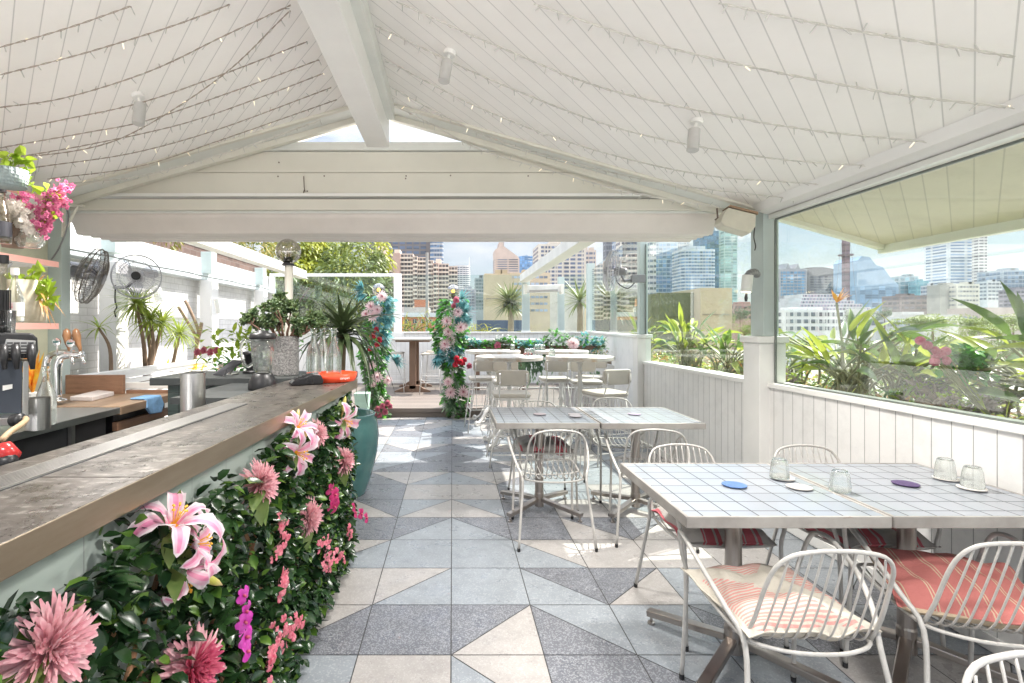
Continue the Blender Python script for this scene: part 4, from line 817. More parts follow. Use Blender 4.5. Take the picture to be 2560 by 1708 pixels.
MB().prism([W2(-40, 962, 2.36), W2(60, 958, 2.36), W2(60, 975, 2.36), W2(-40, 980, 2.36)], DD * .14).build('drip_tray', m_steel, pm, world=True, bev=.003)
gh = thing('soda_gun', 'hose fitting with a braided tan hose and red wrapped gun beside the dispenser', 'soda gun', (-2.2, 2.3, .9))
MB().tube(smooth_path([P(4, 1010, 2.05), P(25, 990, 2.1), P(48, 975, 2.2), P(60, 962, 2.3), P(40, 958, 2.35)], 5), .012, 8).build('hose', M('tan_hose', (.45, .33, .2), .5), gh, smooth=True, world=True)
MB().tube([P(28, 966, 2.3), P(52, 962, 2.3)], .026, 12).build('fitting', m_black, gh, smooth=True, world=True)
MB().tube([P(-10, 1040, 2.0), P(12, 1036, 2.0), P(34, 1050, 2.0)], [.035, .04, .028], 10).build('red_wrap', M('red_wrap', (.45, .03, .03), .25), gh, smooth=True, world=True)
MB().tube([P(-10, 1062, 1.98), P(32, 1058, 1.98)], [.03, .024], 10).build('black_grip', m_black, gh, smooth=True, world=True)
t = thing('chopping_board', 'pale closed tray lying on the timber counter by the beer tap', 'tray', (0, 3.5, .906)); q = [gpos(160, 920, .906), gpos(212, 921, .906), gpos(262, 908, .906), gpos(225, 904, .906)]
MB().prism(q, (0, 0, .03)).build('tray_body', M('pinkish_white', (.66, .6, .58), .4), t, world=True, bev=.004)
t = tag(MB().prism([(-2.162, 3.62, .915), (-2.162, 3.80, .915), (-2.150, 3.82, .85), (-2.150, 3.79, .79), (-2.150, 3.66, .80), (-2.150, 3.61, .85)], (.022, 0, .002)).prism([(-2.26, 3.62, .908), (-2.26, 3.80, .908), (-2.142, 3.80, .908), (-2.142, 3.62, .908)], (0, 0, .012)).build('blue_cloth', M('blue_cloth', (.20, .38, .62), .9, var=.2, vs=20, bump=.5), bev=.006), 'light blue cloth hanging over the edge of the timber counter', 'cloth')
t = lathe_thing('green_pot', 'small sage green pot with a trailing leaf behind the beer tap', 'pot', (-2.85, 3.3, .901), [(0, 0), (.05, 0), (.07, .16), (.066, .16), (.05, .02), (0, .02)], M('sage_glaze', (.18, .30, .25), .3), 'pot')
lm = leafmat('agave_leaf', (.05, .12, .06), (.10, .2, .1)); MB().leaf((0, 0, .15), (.6, -.2, .6), .25, .018, 1.3, 6).leaf((0, 0, .15), (-.2, -.3, .9), .15, .015, .8, 5).build('foliage', lm, t, smooth=True)
m_orange = leafmat('orange_leaf', (.75, .16, .02), (.8, .55, .05)); t = thing('colourful_leaves', 'orange and yellow bromeliad leaves rising behind the steel canister', 'plant', tuple(P(75, 905, 2.9)))
b = MB(); rr = random.Random(3)
for k in range(9): b.leaf((0, 0, 0), (rr.uniform(-.35, .35), rr.uniform(-.3, .3), 1), rr.uniform(.16, .3), .016, .3, 5)
b.build('leaves', m_orange, t, smooth=True); MB().lathe([(0, -.08), (.03, -.08), (.04, .01), (0, .01)], n=12).build('cup', m_white, t)
# planters on shelves
m_poth = leafmat('pothos_leaf', (.22, .36, .03), (.38, .48, .05), .35, .4, 12)
def heart(b, p, d, up, s):
    d = V(d).normalized(); up = V(up); sd_ = d.cross(up).normalized(); nn = sd_.cross(d).normalized(); p = V(p)
    pr = [(0, 0), (.42, -.12), (.5, .2), (.34, .6), (0, 1.1)]
    L_ = [p + (sd_ * x + d * y + nn * (abs(x) * .35 - .12 * y * y)) * s for x, y in pr]; Rr = [p + (sd_ * -x + d * y + nn * (abs(x) * .35 - .12 * y * y)) * s for x, y in pr]
    mid = [p, p + (d * .3) * s, p + (d * .7 - nn * .05) * s, L_[4]]
    b.add([L_[1], L_[2], L_[3], L_[4], mid[0], mid[1], mid[2]], [(4, 0, 1, 5), (5, 1, 2, 6), (6, 2, 3)]); b.add([Rr[1], Rr[2], Rr[3], Rr[4], mid[0], mid[1], mid[2]], [(5, 1, 0, 4), (6, 2, 1, 5), (3, 2, 6)])
n = NT('basket_weave'); v_ = n.voro(60, rand=.15); n.bump(v_.outputs['Distance'], .9, .01); m_bask = n.fin((.30, .36, .36), .6)
t = thing('pothos_plant', 'trailing yellow-green pothos in a grey woven basket pot on the top shelf', 'potted plant', tuple(P(18, 425, 2.55)))
MB().lathe([(0, -.01), (.075, -.01), (.088, .075), (.082, .075), (.07, .0), (0, .0)], n=28).build('basket_pot', m_bask, t, smooth=True)
def vine(b, st, pts, seed, s=.05, dens=1.0):
    rr = random.Random(seed); q = smooth_path(pts, 5); st.tube(q, .0025, 5)
    for i in range(1, len(q) - 1, 2): 
        if rr.random() < dens: heart(b, q[i], (rr.uniform(-.8, .8), rr.uniform(-.8, .2), rr.uniform(-.9, .5)), (rr.uniform(-.3, .3), -1, rr.uniform(.0, .9)), s * rr.uniform(.5, .95))
b = MB(); st = MB(); o0 = V(t.location); Lc = lambda u, v, Y=2.6: P(u, v, Y) - o0
vine(b, st, [(0, 0, .07), Lc(10, 375), Lc(20, 362), Lc(10, 358)], 1, .055); vine(b, st, [(0, 0, .07), Lc(40, 372), Lc(58, 368), Lc(66, 378)], 2, .06); vine(b, st, [(0, 0, .07), Lc(50, 372), Lc(66, 395), Lc(72, 410)], 4, .06)
vine(b, st, [(.05, 0, .07), Lc(50, 400), Lc(70, 420), Lc(95, 440), Lc(110, 430)], 5, .062, .7); vine(b, st, [(0, 0, .07), Lc(30, 360), Lc(48, 352), Lc(55, 350)], 6, .07)
b.build('leaves', m_poth, t, smooth=True); st.build('vines', m_poth, t, smooth=True)
t = thing('pothos_plant', 'yellow-green pothos spilling from the tall cream glazed pot on the lowest shelf', 'potted plant', ((65 - U0) * 2.95 / F, 2.95, 1.4435))
n = NT('cream_glaze'); m_glaze = n.fin(n.mix(n.ramp(n.noise(20, 6), (.4, 0), (.7, 1)), (.62, .57, .45), (.50, .44, .32)), .2)
MB().lathe([(0, 0), (.078, 0), (.085, .01), (.097, .24), (.09, .24), (.078, .02), (0, .02)], n=32).build('cream_pot', m_glaze, t, smooth=True)
b = MB(); st = MB(); o0 = V(t.location); Lc = lambda u, v, Y=2.9: P(u, v, Y) - o0
for k, pts in enumerate(([(0, 0, .22), Lc(60, 640), Lc(40, 635), Lc(35, 640)], [(0, 0, .22), Lc(75, 625), Lc(72, 615)], [(.02, 0, .22), Lc(95, 650), Lc(110, 640), Lc(125, 655)], [(.05, 0, .22), Lc(105, 665), Lc(118, 690), Lc(122, 705)], [(.05, 0, .22), Lc(110, 680), Lc(140, 690)], [(.03, 0, .22), Lc(98, 670), Lc(100, 700)], [(0, 0, .22), Lc(85, 630), Lc(100, 622)])): vine(b, st, pts, 10 + k, .065)
b.build('leaves', m_poth, t, smooth=True); st.build('vines', m_poth, t, smooth=True)
m_dry = leafmat('dry_leaf', (.45, .20, .06), (.55, .30, .10)); b = MB(); rr = random.Random(9)
for k in range(10): b.leaf((.04, 0, .2), (rr.uniform(.2, 1), rr.uniform(-.4, .2), rr.uniform(-.9, .4)), rr.uniform(.12, .28), .006, .6, 5)
b.build('dry_leaves', m_dry, t, smooth=True)
# vase with blossom
t = thing('blossom_vase', 'clear glass vase of white and magenta blossom sprays on the middle shelf', 'vase', ((68 - U0) * 2.95 / F, 2.95, 1.8715))
MB().lathe([(0, 0), (.05, 0), (.07, .02), (.072, .045), (.05, .075), (.036, .10), (.040, .16), (.048, .175), (.045, .176), (.036, .16), (.032, .10), (.046, .073), (.066, .045), (.05, .01), (0, .01)], n=32).build('glass_vase', m_glass, t, smooth=True)
m_mag = petalmat('magenta_petal', (.50, .05, .20), (.78, .28, .42)); m_wh = petalmat('white_petal', (.78, .70, .62), (.85, .80, .74)); m_twig = M('twig', (.12, .07, .05), .8)
def blossom(b, p, rr, s=.016):
    ax = V((rr.uniform(-1, 1), -1.2, rr.uniform(-.8, 1))).normalized(); e1 = ax.orthogonal().normalized(); e2 = ax.cross(e1)
    for k in range(5):
        a = 2 * math.pi * k / 5; d = e1 * math.cos(a) + e2 * math.sin(a); sd_ = ax.cross(d)
        b.strip([p, p + d * s * .5 + ax * s * .3, p + d * s + ax * s * .25], sd_, [s * .12, s * .42, s * .15], .1)
o0 = V(t.location); Lc = lambda u, v, Y=2.9: P(u, v, Y) - o0; rr = random.Random(4); tw = MB(); bw = MB(); bm = MB(); bg_ = MB()
sprays = [((-.02, 0, .15), Lc(100, 470), Lc(120, 450), Lc(152, 428), 'm'), ((0, 0, .15), Lc(90, 500), Lc(108, 480), Lc(118, 492), 'm'), ((0, 0, .15), Lc(80, 490), Lc(60, 460), Lc(35, 455), 'm'), ((0, 0, .15), Lc(50, 490), Lc(30, 475), Lc(0, 465), 'w'), ((0, 0, .15), Lc(70, 490), Lc(50, 480), Lc(40, 478), 'w'), ((0, 0, .15), Lc(50, 505), Lc(20, 500), Lc(-10, 490), 'w'), ((0, 0, .15), Lc(90, 520), Lc(100, 515), Lc(105, 525), 'm'), ((0, 0, .15), Lc(75, 520), Lc(70, 512), Lc(65, 520), 'w'), ((0, 0, .15), Lc(105, 500), Lc(115, 495), Lc(122, 505), 'm'), ((0, 0, .16), Lc(120, 470), Lc(135, 455), Lc(150, 458), 'm')]
for sp in sprays:
    q = smooth_path(sp[:4], 6); tw.tube(q, [.004 - .003 * i / len(q) for i in range(len(q))], 5); b = bm if sp[4] == 'm' else bw
    for i in range(6, len(q)):
        for _ in range(4 if b is bm else 10): blossom(b, q[i] + V((rr.gauss(0, .018), rr.gauss(0, .018) - .02 * (b is bw), rr.gauss(0, .018))), rr, rr.uniform(.012, .019))
        if rr.random() < .35: bg_.leaf(q[i], (rr.uniform(-1, 1), -.5, rr.uniform(-.5, 1)), .05, .014, .3)
tw.build('twigs', m_twig, t); bm.build('magenta_blossom', m_mag, t); bw.build('white_blossom', m_wh, t); bg_.build('leaves', m_poth, t)
lathe_thing('terracotta_pot', 'dull brown clay pot behind the vase on the middle shelf', 'pot', ((30 - U0) * 2.95 / F, 2.95, 1.8715), [(0, 0), (.05, 0), (.066, .11), (.07, .11), (.07, .135), (.064, .135), (.05, .01), (0, .01)], M('brown_clay', (.25, .17, .13), .7), 'pot')
m_lab = M('white_label', (.75, .73, .7), .6); m_labb = M('black_label', (.04, .04, .05), .5)
bottle('dark-labelled bottle at the left end of the middle shelf', ((4 - U0) * 2.8 / F, 2.8, 1.8715), 1.15, m_smoke, label=m_labb, cap=m_black)
t = bottle('clear bottle with red lettering on a white label on the lowest shelf', ((34 - U0) * 2.68 / F, 2.68, 1.4435), 1.02, m_bot, label=m_lab, cap=m_white)
o = text('ASOL\nAPERI', .017, M('red_ink', (.6, .04, .08), .6), 'label_text', t); o.location = (0, -.0400, .085); o.rotation_euler = (R(90), 0, 0)
bottle('tall dark-capped bottle behind the drinking straws on the lowest shelf', ((8 - U0) * 2.85 / F, 2.85, 1.4435), 1.35, m_smoke, cap=m_black)
t = thing('straw_jar', 'glass jar full of thin black drinking straws at the left edge', 'jar', ((14 - U0) * 2.55 / F, 2.55, 1.35))
MB().box(-.06, .06, -.06, .06, -.012, -.001).build('jar_base', m_steel, t); MB().lathe([(0, 0), (.035, 0), (.04, .15), (.038, .15), (.033, .01), (0, .01)], n=20).build('jar', m_glass, t, smooth=True)
rr = random.Random(2)
for k in range(22):
    a = rr.uniform(0, 6.3); r_ = rr.uniform(.005, .028); MB().tube([(r_ * math.cos(a), r_ * math.sin(a), .01), (r_ * 1.15 * math.cos(a) , r_ * 1.15 * math.sin(a), .25)], .0028, 5).build('straw', m_black, t)
# ---------------- fans ----------------
m_fclear = clearglass('clear_fan_plastic', (.62, .62, .68)); m_fcage = M('fan_wire', (.55, .55, .58), .35); m_cage = M('fan_cage_grey', (.22, .20, .18), .4, .5)
def fan(lb, loc, dirv, r, cage, blade, hubm, arm, twist=0, n=64, rear=True):
    t = thing('wall_fan', lb, 'fan', loc, group='oscillating wall fans'); z = V(dirv).normalized(); x = z.cross(V((0, 0, 1))).normalized(); y = x.cross(z); Mx = Matrix((x, y, z)).transposed()
    pt_ = lambda a, rr_, zz: Mx @ V((rr_ * math.cos(a), rr_ * math.sin(a), zz))
    cg = MB()
    for (rr_, zz) in ((r, 0), (r * .98, .03), (r * .7, .062), (r * .35, .075)): cg.tube([pt_(2 * math.pi * i / 40, rr_, zz) for i in range(40)], .005 if rr_ == r else .0026, 5, closed=True)
    for (rr_, zz) in ((r * .98, -.03), (r * .7, -.075), (r * .3, -.09)): cg.tube([pt_(2 * math.pi * i / 40, rr_, zz) for i in range(40)], .0026, 5, closed=True)
    for i in range(n):
        a = 2 * math.pi * i / n; cg.tube([pt_(a, r * .18, .078), pt_(a + .12, r * .6, .068), pt_(a + .2, r * .95, .035), pt_(a + .2, r, 0)], .0018, 3, cap=False)
        if i % 2 == 0: cg.tube([pt_(a + .2, r, 0), pt_(a + .2, r * .95, -.035), pt_(a, r * .5, -.085), pt_(a, r * .2, -.09)], .0018, 3, cap=False)
    cg.build('cage', cage, t)
    for k in range(3):
        vs = []; a0 = 2 * math.pi * k / 3 + twist
        for i in range(7):
            f = i / 6; rr_ = r * (.12 + .76 * f); wd = .55 * math.sin(math.pi * (f * .8 + .12)) + .12
            for j in range(6):
                g_ = j / 5 - .5; vs.append(pt_(a0 + g_ * wd * 1.7 + f * .45, rr_ , g_ * .07))
        MB().add(vs, [(i*6+j, i*6+j+1, (i+1)*6+j+1, (i+1)*6+j) for i in range(6) for j in range(5)]).build('blade', blade, t, smooth=True)
    MB().tube([pt_(0, 0, .05), pt_(0, 0, .085), pt_(0, 0, .09)], [r * .19, r * .19, r * .15], 20).build('hub_badge', hubm, t)
    MB().tube([pt_(0, 0, -.03), pt_(0, 0, -.06), pt_(0, 0, -.15), pt_(0, 0, -.17)], [.04, .05, .045, .03], 16).build('motor', m_fan, t, smooth=False)
    MB().tube([V(q) - V(loc) for q in arm], .016, 8).build('arm', m_fan, t, smooth=True)
    return t
fan('clear-bladed fan facing the camera in front of the white brick wall', tuple(P(313.7, 635, 5.0)), (.5, -1, .02), .212, m_fcage, m_fclear, m_black, [P(313, 640, 5.2), P(290, 660, 5.3), P(262, 660, 5.9)], .35)
fan('grey caged fan seen nearly edge-on beside the pale green post', tuple(P(212, 634, 4.25)), (.91, .38, -.33), .235, m_cage, m_fclear, m_fan, [P(190, 620, 4.35), P(165, 612, 4.5), P(158, 640, 4.5)], .1)
f3 = fan('clear fan seen from behind on the second right-hand post', tuple(P(1404, 622, 6.0)), (-.83, .42, .1), .235, m_fcage, m_fclear, m_fan, [P(1425, 628, 6.05), P(1432, 645, 6.1), P(1468, 641, 6.15)], .8)
p = P(1460, 640, 6.12); MB().box(p.x - .06, p.x + .10, p.y - .03, p.y + .03, p.z - .045, p.z + .045).build('mount_box', m_fan, f3, world=True, bev=.006)
MB().tube(smooth_path([P(1412, 632, 6.0), P(1418, 650, 6.0), P(1440, 662, 6.05), P(1456, 650, 6.1)], 5), .007, 6).build('hose', m_black, f3, smooth=True, world=True)
t = thing('wall_heater', 'long dark heater under the grey caged fan, mostly hidden by the green post', 'heater', tuple(P(175, 615, 4.5)))
MB().prism([P(152, 598, 4.6), P(192, 606, 4.6), P(196, 640, 4.6), P(152, 634, 4.6)], (0, .3, 0)).build('casing', m_fan, t, world=True, bev=.02)
tag(MB().tube(smooth_path([P(265, 655, 5.85), P(264, 690, 5.85), P(268, 705, 5.85), P(263, 715, 5.85), P(266, 728, 5.85)], 5), .008, 6).build('fan_cord', m_black, None, smooth=True), 'bundled black cord hanging from a socket behind the clear-bladed fan', 'cord')
# ---------------- globe lamps, ceiling spots, heaters ----------------
t = thing('globe_lamp', 'tall cream lamp post with a large clear glass globe rising behind the jade plant', 'lamp', tuple(P(661.5, 900, 3.96)))
MB().tube([P(663, 1000, 3.96), P(663, 603, 3.96)], .031, 16).build('pole', m_cream, t, smooth=True, world=True)
c = P(661.5, 577, 3.96); MB().lathe([(.095 * math.cos(R(a)), .095 * math.sin(R(a))) for a in range(-68, 91, 8)], c, 32).build('globe', m_globe, t, smooth=True, world=True)
MB().lathe([(0, -.11), (.046, -.11), (.046, -.095), (.034, -.091), (.034, -.045), (0, -.045)], c, 20).build('collar', m_black, t, world=True)
for k in range(3): MB().tube([c + V((-.016 + .016 * k, 0, -.045)), c + V((-.016 + .016 * k, 0, .025))], .005, 6).build('lamp_tube', m_white, t, world=True)
m_can = M('spot_can', (.50, .49, .47), .4)
PWR = 60
def spot(lb, p, axis, lit=True):
    t = thing('ceiling_spot', lb, 'spotlight', tuple(p), group='white cylindrical spotlights'); ax = V(axis).normalized()
    nn = V((.274 * (1 if p.x > XR else -1), 0, .96)) if abs(p.z - zc(p.x)) < .05 else V((0, 0, 1))
    MB().tube([-nn * .0, -nn * .022], .034, 20).build('mount', m_white, t, smooth=False)
    MB().tube([-nn * .02, -nn * .06 + ax * .01], .008, 8).build('stem', m_white, t)
    s = -nn * .055; b = MB(); b.tube([s, s + ax * .004, s + ax * .125, s + ax * .128, s + ax * .120], [.024, .032, .032, .028, .027], 24, cap=True); b.build('can', m_can, t, smooth=False)
    MB().tube([s + ax * .1215, s + ax * .1225], .024, 16).build('lens', m_lamp, t)
    ld = bpy.data.lights.new('spot_beam', 'SPOT'); lo = bpy.data.objects.new('spot_beam', ld); col.objects.link(lo); lo.parent = t; lo.location = s + ax * .15; lo.rotation_euler = (-ax).to_track_quat('Z', 'Y').to_euler()
    ld.energy = PWR; ld.spot_size = R(150); ld.spot_blend = 1; ld.shadow_soft_size = .12; ld.color = (1, .96, .91)
def onceil(u, v, d=0):     # point of the boarded ceiling seen at (u, v)
    a = (u - U0) / F; b = (V0 - v) / F; Y = (ZR - H - SL * XR) / (b + SL * a) if True else 0
    Yr = (ZR - H + SL * XR) / (b + SL * a); Yl = (ZR - H - SL * XR) / (b - SL * a)
    for Y, sg in ((Yr, 1), (Yl, -1)):
        x = a * Y
        if (x - XR) * sg >= -.001: return V((x, Y, H + b * Y - d))
    return V((a * Yr, Yr, H + b * Yr - d))
spot('cylindrical ceiling spot on the right slope closest to the ridge beam', onceil(1033, 118), (-.16, -.16, -1)); spot('cylindrical ceiling spot low on the right slope towards the eave', onceil(1600, 275), (-.16, -.16, -1)); spot('added fill-light spot over the near tables, unseen, out of frame', V((1.0, .5, zc(1.0))), (0, .1, -1)); spot('added fill-light spot over the bar, unseen, out of frame', V((-1.6, .5, zc(-1.6))), (0, .1, -1)); spot('cylindrical ceiling spot on the left ceiling slope', onceil(316, 217), (.0, -.16, -1))  # the two out-of-frame spots are added lamps that brighten the interior
p = P(1733, 628, 3.84); t = thing('wall_spot', 'white spotlight on a ribbed grey elbow fixed to the corner post, lamp lit', 'spotlight', tuple(p))
MB().tube(smooth_path([P(1738, 632, 3.82), P(1732, 625, 3.78), P(1722, 626, 3.74), P(1715, 634, 3.72)], 4), [.022, .026] * 6 + [.02], 12).build('elbow', m_fan, t, world=True)
q = P(1716, 632, 3.72); d_ = V((-.1, 0, -1)); MB().tube([q, q + d_ * .12, q + d_ * .118], [.036, .036, .031], 24).build('can', m_trim, t, world=True); MB().tube([q + d_ * .1205, q + d_ * .1215], .029, 20).build('lens', m_lamp, t, world=True)
MB().tube([P(1713, 672, 3.72), P(1712, 684, 3.72), P(1712, 692, 3.72)], [.006, .012, .008], 8).build('sensor', m_black, t, world=True)
t = thing('infrared_heater', 'cream box heater tilted on a bracket beside the corner post under the rafters', 'heater', tuple(P(1690, 500, 3.75)))
MB().prism([P(1654, 510, 3.72), P(1660, 490, 3.72), P(1672, 476, 3.72), P(1736, 492, 3.72), P(1734, 520, 3.72), P(1722, 536, 3.72), P(1662, 518, 3.72)], (.03, .16, 0)).build('casing', M('heater_cream', (.56, .53, .44), .5), t, world=True, bev=.008)
MB().prism([P(1670, 474, 3.73), P(1676, 470, 3.73), P(1740, 486, 3.73), P(1740, 492, 3.73)], (.03, .14, 0)).build('bracket', M('rust_bracket', (.28, .18, .11), .7), t, world=True); MB().tube([P(1645, 478, 3.74), P(1647, 500, 3.74), P(1641, 505, 3.74)], .006, 6).build('hook', m_nail, t, world=True)
MB().tube(smooth_path([P(1732, 520, 3.80), P(1730, 545, 3.8), P(1734, 565, 3.8), P(1732, 575, 3.8)], 4), .004, 5).build('cable', m_black, t, world=True)
t = thing('outdoor_heater', 'wide silver-white strip heater bridging two screen posts at the back of the deck', 'heater', tuple(P(1250, 665, 11.5)))
MB().prism([P(1205, 672, 11.4), P(1288, 670, 11.4), P(1293, 656, 11.4), P(1284, 653, 11.4), P(1208, 655, 11.4)], (0, .15, 0)).build('casing', M('heater_silver', (.70, .68, .64), .35, .4), t, world=True, bev=.01)
for u in (1207, 1291): MB().prism([P(u - 3, 674, 11.35), P(u + 3, 674, 11.35), P(u + 3, 652, 11.35), P(u - 3, 652, 11.35)], (0, .22, 0)).build('end_cap', m_cream, t, world=True)
MB().prism([P(1215, 671, 11.38), P(1280, 669, 11.38), P(1280, 664, 11.38), P(1215, 666, 11.38)], (0, .02, 0)).build('element', M('heater_dark', (.35, .33, .3), .4), t, world=True)
# ---------------- fairy light strings ----------------
bulb = MB().tube([(0, 0, 0), (0, 0, -.006)], .0035, 6).tube([(0, 0, -.006), (0, 0, -.03), (0, 0, -.036)], [.003, .0026, .001], 6)
m_wcord = M('white_cord', (.58, .56, .51), .5); m_bcord = M('brown_cord', (.32, .27, .22), .5); m_bcl = M('clear_bulb', (.50, .49, .46), .3)
bproto = {}
def string(lb, pts, dark, seed, off=.02, step=.078):
    rr = random.Random(seed); q = smooth_path(pts, 10); L_ = [0]
    for i in range(1, len(q)): L_.append(L_[-1] + (q[i] - q[i-1]).length)
    t = thing('fairy_light_string', lb, 'string light', tuple(q[0]), group='fairy light strings on the ceiling'); o0 = q[0].copy()
    def at(s):
        for i in range(1, len(q)):
            if L_[i] >= s: return q[i-1].lerp(q[i], (s - L_[i-1]) / max(1e-6, L_[i] - L_[i-1]))
        return q[-1]
    N = int(L_[-1] / .018); b = MB()
    for ph in (0, math.pi):
        b.tube([at(k * .018) - o0 + V((0, math.cos(k * .9 + ph), math.sin(k * .9 + ph))) * (.0022 if dark else .0032) for k in range(N)], .0026 if not dark else .0019, 4, cap=False)
    b.build('cord', m_bcord if dark else m_wcord, t)
    k = .03; c = 0
    while k < L_[-1] - .01 and c < 75:
        p = at(k) - o0; lit = rr.random() < .09; key = (dark, lit)
        if key not in bproto:
            me = bpy.data.meshes.new('bulb'); me.from_pydata(bulb.v, [], bulb.f); me.materials.append(m_bcord if dark else m_bcl); me.materials.append(m_bulb if lit else m_bcl)
            nb = len(bulb.f); me.polygons.foreach_set('material_index', [0 if i < 8 else 1 for i in range(nb)]) ; bproto[key] = me
        o = bpy.data.objects.new('bulb', bproto[key]); col.objects.link(o); o.parent = t; o.location = p
        o.rotation_euler = (rr.uniform(-1, 1), rr.uniform(-.7, .7), rr.uniform(0, 6)); 
        if rr.random() < .2: o.rotation_euler.x += math.pi * .9; o.location.z -= .004
        k += step * rr.uniform(.8, 1.2); c += 1
oc = lambda *a: [onceil(u, v, .022) for u, v in a]
rs = [((1650, -6), (1950, 55), (2350, 120), 'first'), ((1225, -2), (1560, 105), (2000, 195), (2350, 238), 'second'), ((910, -6), (1150, 100), (1412, 201), (1800, 280), (2149, 318), 'third'), ((861, 49), (1150, 185), (1435, 291), (1750, 352), (2010, 373), 'fourth'), ((883, 129), (1100, 240), (1334, 328), (1600, 392), (1896, 416), 'fifth'), ((900, 195), (1050, 275), (1201, 336), (1500, 410), (1838, 451), 'sixth')]
for i, r_ in enumerate(rs):
    pts_ = oc(*r_[:-1]); 
    for p in pts_[1:-1]: p.z -= .0
    string(r_[-1] + ' white fairy light string from the camera on the right ceiling slope', pts_, False, i)
string('white fairy light string running along the right gable rafter to the box heater', [P(912, 246, 3.78), P(1000, 290, 3.76), P(1107, 345, 3.74), P(1300, 402, 3.74), P(1467, 447, 3.74), P(1658, 476, 3.72)], False, 31, step=.075)
string('short white fairy light string dropping from the ridge beam onto the gable rafter', [P(861, 49, 2.84), P(870, 100, 3.1), P(884, 129, 3.25), P(898, 195, 3.6), P(903, 245, 3.8)], False, 32, step=.04)
ls = [((-5, 99), (150, 55), (314, -2), 'first'), ((-5, 163), (200, 110), (400, 48), (535, -3), 'second'), ((-5, 238), (150, 215), (344, 154), (520, 70), (678, -3), 'third'), ((-5, 296), (150, 265), (328, 226), (530, 155), (717, 82), 'fourth'), ((0, 331), (200, 296), (340, 268), (540, 200), (738, 127), 'fifth'), ((0, 359), (200, 325), (418, 277), (600, 215), (754, 156), 'sixth'), ((78, 377), (300, 345), (500, 290), (770, 190), 'seventh'), ((109, 404), (320, 375), (520, 310), (781, 219), 'eighth')]
for i, r_ in enumerate(ls): string(r_[-1] + ' brown corded fairy light string from the camera on the left ceiling slope', oc(*r_[:-1]), True, 50 + i)
string('loosely drooping brown fairy light string crossing the others on the left slope', [p - V((0, 0, .01 + .03 * (i in (1, 2)))) for i, p in enumerate(oc((-5, 332), (78, 335), (273, 297), (496, 172), (672, 4)))], True, 77)
string('pale fairy light string along the left gable rafter', [P(156, 421, 3.76), P(300, 408, 3.74), P(450, 372, 3.74), P(600, 325, 3.74), P(742, 273, 3.76)], False, 78, step=.08)
# ---------------- hedge panel on the bar front and its flowers ----------------
onbar = lambda u, v, a=-.67: (lambda Y: V((a + AX * Y, Y, H - (v - V0) * Y / F)))(F * a / (u - U0 - F * AX))
hg = thing('leafy_hedge', 'artificial hedge of glossy dark leaves covering the tiled bar front', 'hedge', (bx(-.74, 1.6), 1.6, 0))
def hedge_top(y):   # height of the leafy edge
    return .985 + .022 * math.sin(y * 7) + .022 * math.sin(y * 17 + 1)
rr = random.Random(11); lv = MB()
N = 0
while N < 7800:
    y = rr.uniform(.35, 3.17); z = rr.uniform(.05, 1.03)
    ht = hedge_top(y)
    if z > ht: continue
    den = noise.noise(V((y * 4, z * 4, 3))) + (.25 if y > 1.7 else -.05) + (.1 if z < .5 else 0)
    if den < rr.uniform(-.6, -.05): N += .15; continue
    N += 1
    dep = rr.random() ** .7 * (.085 if y < 2 else .085 - .03 * (y - 2)) + .02 * noise.noise(V((y * 7, z * 7, 0)))
    p = V((bx(-.755, y) + dep, y, z)); L_ = rr.choice((.8, 1, 1, 1.15, 1.3)) * rr.uniform(.032, .052); d = V((rr.uniform(.1, 1), rr.uniform(-1, 1), rr.uniform(-.6, 1))).normalized()
    lv.mi = 1 if rr.random() < .18 else 0
    lv.leaf(p, d, L_, L_ * .30, rr.uniform(.2, .9), 3, .35, .3, rr.uniform(-1, 1))
m_hl = leafmat('hedge_leaf', (.008, .026, .012), (.030, .075, .020), .26, .08, 9); m_hl2 = leafmat('hedge_young_leaf', (.04, .11, .02), (.15, .27, .04), .3, .25)
lv.build('leaves', [m_hl, m_hl2], hg, smooth=True, world=True)
m_cane = M('cane', (.33, .17, .09), .7, var=.25, vs=20); tr_ = MB()
for k in range(14):
    y = .5 + k * .21; z0 = .05
    for (dy, z_) in ((.55, .80), (-.55, .80)):
        a = V((bx(-.742, y), y, z0)); b_ = V((bx(-.735, y + dy), y + dy, z0 + z_ + rr.uniform(-.03, .06)))
        if .35 < b_.y < 3.25: tr_.tube([a, b_], .0065, 7)
tr_.build('cane_trellis', m_cane, hg, world=True)
m_mum = petalmat('pale_pink_petal', (.74, .32, .38), (.86, .56, .58)); m_mumd = petalmat('deep_pink_petal', (.48, .05, .14), (.70, .18, .26)); m_lfl = leafmat('flower_leaf', (.10, .17, .04), (.20, .27, .07), .5, .3)
